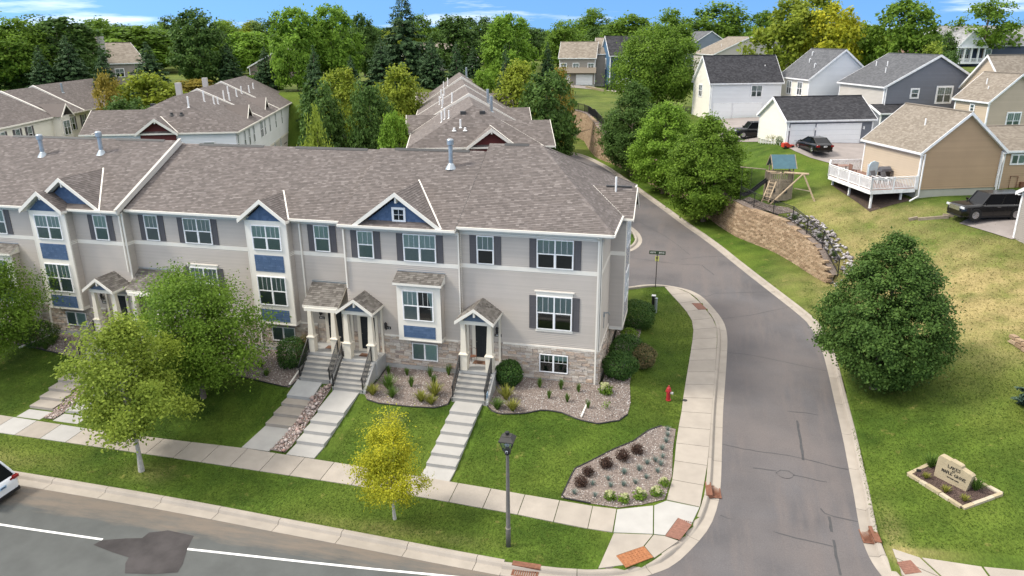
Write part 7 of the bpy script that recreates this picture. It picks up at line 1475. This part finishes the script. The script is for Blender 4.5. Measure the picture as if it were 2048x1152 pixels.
fence('black iron fence above the far end of the retaining wall',[(-21,128.6),(-17.4,123.5),(-15.0,113.9),(-13.3,108.8),(-12.0,105.4),(-10,101.5),(-7,95.8)],1.25,2.6)
V_,Q_,r_=blades(70,.2,.6,.03,44,.8,.4);me_w=fast('foliage',V_,Q_,'blade_green',r_)
for x,y,l in((8.55,64.4,'weed clump on the rocks near the top of the stepped wall end'),(10.1,61.0,'weed clump among the rocks, middle of the three by the fence'),(11.0,58.9,'weed clump among the rocks, lowest of the three by the fence')): put('weed_clump',me_w,None,(x,y,gz(x,y)+.15),1,1,label=l,category='plant')
# ---------------------------------------------------------------- pavements of the upper lots
drape('driveway',[(8.9,82.4),(9.9,80.2),(11.14,78.3),(12.6,76.95),(13.9,75.4),(15.1,73.4),(17.6,74.3),(22,80),(19.5,87),(18.2,86.5)],'driveway',ground,.05,.9)
drape('driveway',[(3.2,93.5),(7.3,88.5),(8.0,88.4),(14,92),(16,112),(11,112),(1.8,108.6)],'driveway',ground,.05,1.2)
drape('driveway',[(19.6,60.3),(20.2,59.5),(22.1,57.2),(26,58.5),(28,63),(24,64.5)],'driveway',ground,.05,.6)
drape('patio',[(-19.4,163.5),(-16.5,161),(-14,163.5),(-17,166.6)],'concrete',ground,.05,1.5)
drape('far_driveway',[(-30.5,167.6),(-22.3,168.2),(-21,163),(-30.2,163)],'driveway',ground,.06,1.5)
t=thing('timber_edging','low grey timber edging in the grass in front of the black SUV','timber edging',(18,61.9,6.3))
for a,b in(((16.6,62.0),(17.2,62.05)),((17.2,61.85),(19.2,61.55)),((18.9,61.95),(19.6,61.75))): MB().bar((*a,gz(*a)+.08),(*b,gz(*b)+.1),.2,.24).build('timber','wood_weathered',t)
t=thing('brick_retainer','short stacked block wall cut by the right picture edge below the lawn','garden wall',(18.9,44.2,3.1))
for r_ in range(3):
    for i in range(5): x,y=18.35+i*.16+r_*.02,44.9-i*.42-(r_%2)*.2;MB().bar((x,y,gz(x,y)-.1+r_*.2),(x+.15,y-.4,gz(x,y)-.1+r_*.2),.3,.185).build('wall_block','block_mix',t)
for i,(x,y,s) in enumerate(((7.4,91,1.),(7.9,90.4,.9))):
    pass
t=thing('wheeled_bin','black wheeled bin at the left corner of the grey garage','bin',(7.45,88.0,gz(7.45,88.0)),R(21));MB().extr([(-.3,-.3,0),(.3,-.3,0),(.3,.3,0),(-.3,.3,0)],(0,0,.95)).build('body','plastic_bin',t,world=False);MB().box(-.34,-.36,.95,.34,.34,1.05).build('lid','plastic_bin',t,world=False)
t=thing('wire_fence','low white wire garden fence along the left wall of the grey garage','fence',(8.0,85,gz(8,85)))
for i in range(8):
    x,y=7.05+i*.23,87.3-i*.62;MB().bar((x,y,gz(x,y)),(x,y,gz(x,y)+.6),.05).build('stake','metal_white',t)
    if i: m=MB();[m.bar((x-.23,y+.62,gz(x-.23,y+.62)+h),(x,y,gz(x,y)+h),.03) for h in(.2,.55)];m.build('rail','metal_white',t)
for x,y,k,s,l in((8.0,86.3,1,1.2,'yellow green plant behind the wire fence, farthest from the driveway'),(8.35,85.2,1,1.3,'yellow green plant in the middle behind the wire fence'),(8.75,84.2,0,1.2,'green plant behind the wire fence nearest the driveway')): put('garden_plant',me_day[k],None,(x,y,gz(x,y)),1,s,label=l,category='plant')
bush(8.75,83.4,.5,.5,.5,700,'leaf_dark','dark round bush at the front left corner of the grey garage',61)
t=thing('red_toy','red plastic ride-on toy lying on the grass by the grey garage','toy',(9.3,81.5,gz(9.3,81.5)),.4);MB().extr([(-.6,-.25,.1),(.55,-.25,.1),(.6,-.25,.3),(.1,-.25,.35),(-.1,-.25,.55),(-.6,-.25,.5)],(0,.5,0)).build('body','plastic_red',t,world=False)
for a in(-.4,.4):
    for b in(-.28,.28): MB().tube([(a,b-.05,.13),(a,b+.05,.13)],.13,8).build('wheel','plastic_black',t,world=False)
# ---------------------------------------------------------------- playset
px_,py_=7.5,69.6;z0=gz(px_,py_);t=thing('playset','weathered wooden playset with a teal roof and swing beam above the retaining wall','playset',(px_,py_,z0),R(12))
def pb(n,mat='wood_weathered',**k): return n
hexp=[(-.95,-.6),(-.2,-1.05),(1.0,-.75),(1.15,.6),(-.95,.8)]
for i in range(5):
    a,b=hexp[i],hexp[(i+1)%5]
    for j in range(8): MB().bar((*a,.1+j*.2),(*b,.1+j*.2),.05,.19).build('plank','wood_weathered',t,world=False)
    L=math.hypot(b[0]-a[0],b[1]-a[1]);n=max(3,int(L/.16))
    for j in range(n+1): f=j/n;MB().bar((a[0]+(b[0]-a[0])*f,a[1]+(b[1]-a[1])*f,1.68),(a[0]+(b[0]-a[0])*f,a[1]+(b[1]-a[1])*f,2.45),.10,.03).build('picket','wood_weathered',t,world=False)
    MB().bar((*a,2.42),(*b,2.42),.08,.06).build('rail','wood_light',t,world=False);MB().bar((*a,0),(*a,2.5),.1).build('post','wood_weathered',t,world=False)
MB().extr([(u,v,1.6) for u,v in hexp],(0,0,.05)).build('floor','wood_weathered',t,world=False)
for (u,v) in((-.75,-.5),(1.0,-.6),(1.0,.5),(-.75,.6)): MB().bar((u,v,1.6),(u,v,3.05),.09).build('roof_post','wood_weathered',t,world=False)
m=MB();[m.quad((-.95,s*.95,2.85),(1.2,s*.95,2.85),(1.2,0,3.95),(-.95,0,3.95)) for s in(-1,1)];m.build('canopy','tarp_teal',t,world=False)
m=MB();[m.bar((u,s*.95,2.83),(u,0,3.93),.07) for u in(-.93,1.18) for s in(-1,1)];m.build('rafter','wood_weathered',t,world=False)
for s in((-.55,-.86,.9),(.35,-1.0,.85)): MB().box(s[0]-.16,s[1]-.05,s[2]-.16,s[0]+.16,s[1]+.02,s[2]+.2).build('porthole','vent_dark',t,world=False)
MB().tube([(.1,-.9,2.5),(1.9,-1.95,2.55)],.1,8).build('swing_beam','wood_light',t,world=False);MB().tube([(-1.15,-.3,2.5),(-.1,-.95,2.5)],.08,8).build('cross_beam','wood_light',t,world=False)
for f in((-1.1,-1.7,-.2),(2.6,-2.5,0)): MB().tube([(1.5,-1.75,2.55),f],.075,8).build('swing_leg','wood_light',t,world=False)
MB().bar((1.15,-.9,1.1),(2.1,-2.2,1.1),.07).build('cross_brace','wood_weathered',t,world=False)
for s in(-.28,.28): MB().bar((-1.5+s*.8,-1.55-s*.7,.0),(-.75+s*.8,-.85-s*.7,1.75),.08).build('ladder_rail','wood_light',t,world=False)
for i in range(6): f=(i+.6)/6.2;c=(-1.5+.75*f,-1.55+.7*f,1.75*f);MB().bar((c[0]-.25,c[1]+.22,c[2]),(c[0]+.25,c[1]-.22,c[2]),.06).build('rung','wood_light',t,world=False)
m=MB();pts=[(-.9,.2,1.65),(-1.5,.25,1.15),(-2.1,.3,.6),(-2.6,.35,.25),(-3.0,.38,.2)]
for a,b in zip(pts[:-1],pts[1:]):
    m.bar(a,b,.5,.05);[m.bar((a[0],a[1]+s,a[2]+.1),(b[0],b[1]+s,b[2]+.1),.05,.2) for s in(-.25,.25)]
m.build('slide','plastic_black',t,world=False)
MB().tube([(-1.0,.75,2.5),(-3.1,1.5,2.6)],.05,6).build('swing_beam','wood_weathered',t,world=False)
for u in(-2.9,-2.1): MB().tube([(u,1.43-.3*(u+2.9),2.55),(u,1.43-.3*(u+2.9),.55)],.02,5).build('swing_chain','metal_black',t,world=False)
# ---------------------------------------------------------------- vehicles
def car(name,lab,loc,rz,L,Wd,H,kind,paint,plate='letter_white'):
    t=thing(name,lab,'car',loc,rz);w=Wd/2;S_={'suv':([(0,.57,.86),(.012,.60,.93),(.06,.60,1),(.72,.60,1),(.80,.59,1),(.92,.575,.98),(.975,.54,.93),(.993,.47,.88),(1,.36,.82)],(.015,.045,.60,.70,.84)),
      'sedan':([(0,.52,.80),(.012,.62,.9),(.10,.645,.97),(.3,.62,1),(.70,.60,1),(.82,.55,.99),(.94,.47,.92),(.985,.40,.82),(1,.33,.74)],(.06,.26,.52,.76,.74)),
      'cross':([(0,.42,.82),(.012,.55,.9),(.05,.58,.97),(.3,.57,1),(.70,.57,1),(.82,.54,.99),(.94,.48,.93),(.985,.42,.84),(1,.33,.76)],(.03,.14,.50,.74,.74))}[kind]
    st,(cb0,r0,r1,cb1,rw)=S_;z0=.20*H/1.7;vs=[];fs=[];n=12
    for f,zt,wf in st:
        x=(f-.5)*L;zt*=H;q=w*wf;zl=z0 if .03<f<.97 else z0+.12
        prof=[(-q*.86,zl),(-q,zl+.12),(-q*1.0,zl+(zt-zl)*.55),(-q*.97,zl+(zt-zl)*.82),(-q*.9,zt-.02),(-q*.7,zt),(q*.7,zt),(q*.9,zt-.02),(q*.97,zl+(zt-zl)*.82),(q,zl+(zt-zl)*.55),(q,zl+.12),(q*.86,zl)]
        vs+=[(x,y,z) for y,z in prof]
    for i in range(len(st)-1):
        for k in range(n): fs.append((i*n+k,(i+1)*n+k,(i+1)*n+(k+1)%n,i*n+(k+1)%n))
    fs+=[tuple(range(n)),tuple(range((len(st)-1)*n,len(st)*n))[::-1]]
    o=MB().add(vs,fs).build('body',paint,t,world=False);o.data.polygons.foreach_set('use_smooth',[len(p.vertices)==4 for p in o.data.polygons])
    zb_=(.59 if kind=='suv' else .58)*H;q0=w*.90;q1=w*rw
    rings=[]
    for xa,xb,qq,z in(((cb0-.5)*L,(cb1-.5)*L,q0,zb_),((r0-.5)*L,(r1-.5)*L,q1,H-.05)): rings.append([(xa,-qq*.95,z),(xa,qq*.95,z),(xb,qq*.88,z),(xb,-qq*.88,z)])
    G=MB();A_,B2=rings
    for k in range(4): G.quad(A_[k],A_[(k+1)%4],B2[(k+1)%4],B2[k])
    G.build('window','car_glass',t,world=False)
    m=MB();a,b,c,d=[Vector(p) for p in B2];m.add([a,b,c,d,a*1+Vector((L*.03,.06,.05)),b+Vector((L*.03,-.06,.05)),c+Vector((-L*.04,-.06,.045)),d+Vector((-L*.04,.06,.045))],[(0,1,5,4),(1,2,6,5),(2,3,7,6),(3,0,4,7),(4,5,6,7)])
    m.build('roof',paint,t,world=False)
    p=MB()
    for k in range(4): p.bar(Vector(A_[k])*1.003,Vector(B2[k])*1.003,.075)
    for s in(0,1):
        for f in((.42,) if kind=='sedan' else (.28,.60)):
            a=Vector(A_[1-s]).lerp(Vector(A_[2+s]),f+(.0));b=Vector(B2[1-s]).lerp(Vector(B2[2+s]),f);p.bar(a*1.004,b*1.004,.07)
        p.bar(Vector(B2[1-s]),Vector(B2[2+s]),.06)
    p.build('pillar',paint,t,world=False)
    wr=.205*H if kind!='suv' else .212*H
    for xf in(.20,.805):
        for s in(-1,1):
            x=(xf-.5)*L;h=put('wheel',None,t,(x,s*(w-.10),wr),0,world=False)
            MB().tube([(0,-.12*1,0),(0,.12,0)],wr,20).build('tyre','tyre',h,world=False);MB().tube([(0,s*.1,0),(0,s*.125,0)],wr*.66,14).build('rim','rim',h,world=False)
            for k in range(5): a=k*1.257;MB().bar((math.cos(a)*wr*.12,s*.13,math.sin(a)*wr*.12),(math.cos(a)*wr*.6,s*.128,math.sin(a)*wr*.6),.05,.02,up=(0,1,0)).build('spoke','chrome',h,world=False)
            MB().tube([(x,s*(w*.985),wr*1.02),(x,s*(w*1.003),wr*1.02)],wr*1.16,20).build('wheel_arch','plastic_black',t,world=False)
    for s in(-1,1):
        MB().box(L*.485,s*w*.80-.22,.45*H,L*.497,s*w*.80+.2,.53*H).build('headlight','head_lamp',t,world=False)
        if kind=='cross': MB().extr([(-L*.495,s*w*.86,.50*H),(-L*.50,s*w*.45,.51*H),(-L*.50,s*w*.45,.55*H),(-L*.485,s*w*.9,.57*H),(-L*.44,s*w*.985,.57*H),(-L*.455,s*w*.985,.51*H)],(0,0,.02)).box(-L*.502,s*w*.80-.14,.49*H,-L*.47,s*w*.80+.15,.565*H).build('tail_light','tail_red',t,world=False)
        else: MB().box(-L*.503,s*w*.80-.15,.44*H,-L*.47,s*w*.80+.14,.56*H).build('tail_light','tail_red',t,world=False)
        MB().extr([(L*.18,s*w*.93,zb_),(L*.18,s*w*1.12,zb_+.03),(L*.18,s*w*1.12,zb_+.18),(L*.18,s*w*.95,zb_+.16)],(.1,0,0)).build('mirror',paint,t,world=False)
        for f in(.34,.55): MB().bar(((f-.5)*L,s*w*1.004,.24*H),((f-.5)*L,s*w*1.0,.57*H),.012).build('door_seam','plastic_black',t,world=False)
        MB().box(-.05*L,s*w*.995-.015,.5*H,.0,s*w*.995+.015,.515*H).build('handle','chrome' if paint!='car_white' else paint,t,world=False)
        MB().box(-.28*L,s*w*.97-.03,z0-.02,.28*L,s*w*.97+.03,z0+.10).build('sill','plastic_black',t,world=False)
    MB().box(-L*.502,-w*.86,z0+.0,-L*.46,w*.86,z0+.16).box(L*.46,-w*.8,z0,L*.5,w*.8,z0+.14).build('bumper','plastic_black',t,world=False)
    MB().box(L*.488,-w*.6,.36*H,L*.508,w*.6,.52*H).build('grille','chrome' if kind=='suv' else 'plastic_black',t,world=False)
    pz=.40*H if kind!='sedan' else .43*H
    pl=MB().box(-L*.508,-.17,pz,-L*.498,.17,pz+.13).build('licence_plate',plate,t,world=False)
    MB().box(-L*.509,-.12,pz+.04,-L*.5075,.12,pz+.085).build('plate_characters','car_glass',pl,world=False)
    return t
car('parked_suv','black SUV with chrome grille parked on the short drive at the right edge',(21.6,61.2,gz(21.6,61.2)+.06),R(198),5.2,2.0,1.92,'suv','car_black')
car('parked_sedan','black sedan parked facing the white door of the grey garage',(11.6,80.3,gz(11.6,80.3)+.06),R(111),4.55,1.82,1.43,'sedan','car_black')
car('parked_suv','black SUV partly hidden behind the left wall of the grey garage',(6.6,93.4,gz(6.6,93.4)+.06),R(196),4.9,1.95,1.78,'suv','car_black')
car('parked_crossover','white crossover parked at the front kerb cut by the left picture edge',(-32.05,22.7,lz(-32.05,22.7)+.01),R(180.5),4.72,1.92,1.68,'cross','car_white','plate_blue')
a=(-70.5,98.5);car('parked_car','white car half hidden by golden shrubs behind the white rear townhouses',(a[0],a[1],gz(*a)),R(150),4.6,1.85,1.5,'sedan','car_white')
# ---------------------------------------------------------------- worker in a hi-vis vest behind the far left row
def person(lab,x,y,rz):
    t=thing('person',lab,'person',(x,y,gz(x,y)),rz)
    J=[(0,0,.95),(0,0,1.15),(0,.01,1.38),(0,.01,1.50),(0,0,1.62),(0,.01,1.74),(.17,0,1.42),(.24,-.03,1.16),(.22,-.16,.95),(-.17,0,1.42),(-.25,-.02,1.16),(-.24,-.10,.92),(.10,0,.88),(.11,-.02,.48),(.11,.02,.08),(.12,-.13,.04),(-.10,0,.88),(-.12,.01,.48),(-.13,.04,.08),(-.13,-.11,.04)]
    E=[(0,1),(1,2),(2,3),(3,4),(4,5),(2,6),(6,7),(7,8),(2,9),(9,10),(10,11),(0,12),(12,13),(13,14),(14,15),(0,16),(16,17),(17,18),(18,19)]
    r=[.15,.14,.15,.06,.095,.085,.07,.05,.04,.07,.05,.04,.09,.065,.05,.045,.09,.065,.05,.045]
    me=bpy.data.meshes.new('body');me.from_pydata(J,E,[]);o=bpy.data.objects.new('tmp',me);COL.objects.link(o);md=o.modifiers.new('s','SKIN');sv=me.skin_vertices[0].data
    for i,q in enumerate(r): sv[i].radius=(q,q*(.75 if i<3 else 1))
    sv[0].use_root=True;o.modifiers.new('b','SUBSURF').levels=1
    dg=bpy.context.evaluated_depsgraph_get();m2=bpy.data.meshes.new_from_object(o.evaluated_get(dg));bpy.data.objects.remove(o)
    m2.materials.clear()
    for k in('skin','denim','plastic_black'): m2.materials.append(MATS[k])
    for p in m2.polygons: z=p.center.z;p.material_index=2 if z<.12 else 1 if z<.98 else 0;p.use_smooth=True
    b=put('body',m2,t,world=False)
    v=MB();v.lathe([(.19,.93),(.20,1.0),(.185,1.15),(.20,1.32),(.17,1.45),(.09,1.5)],(0,0,0),12);v.lathe([(.205,1.08),(.21,1.1),(.205,1.13)],(0,0,0),12,1);v.build('vest',['hivis','vent_white'],t,world=False,smooth=True)
    h=MB();h.lathe([(.15,1.72),(.12,1.73),(.12,1.78),(.09,1.86),(.02,1.88)],(0,0,0),12);h.build('hard_hat','hat_white',t,world=False,smooth=True)
person('worker in a yellow hi-vis vest and white hat standing by the spruces at far left',-93.5,101.2,.5)
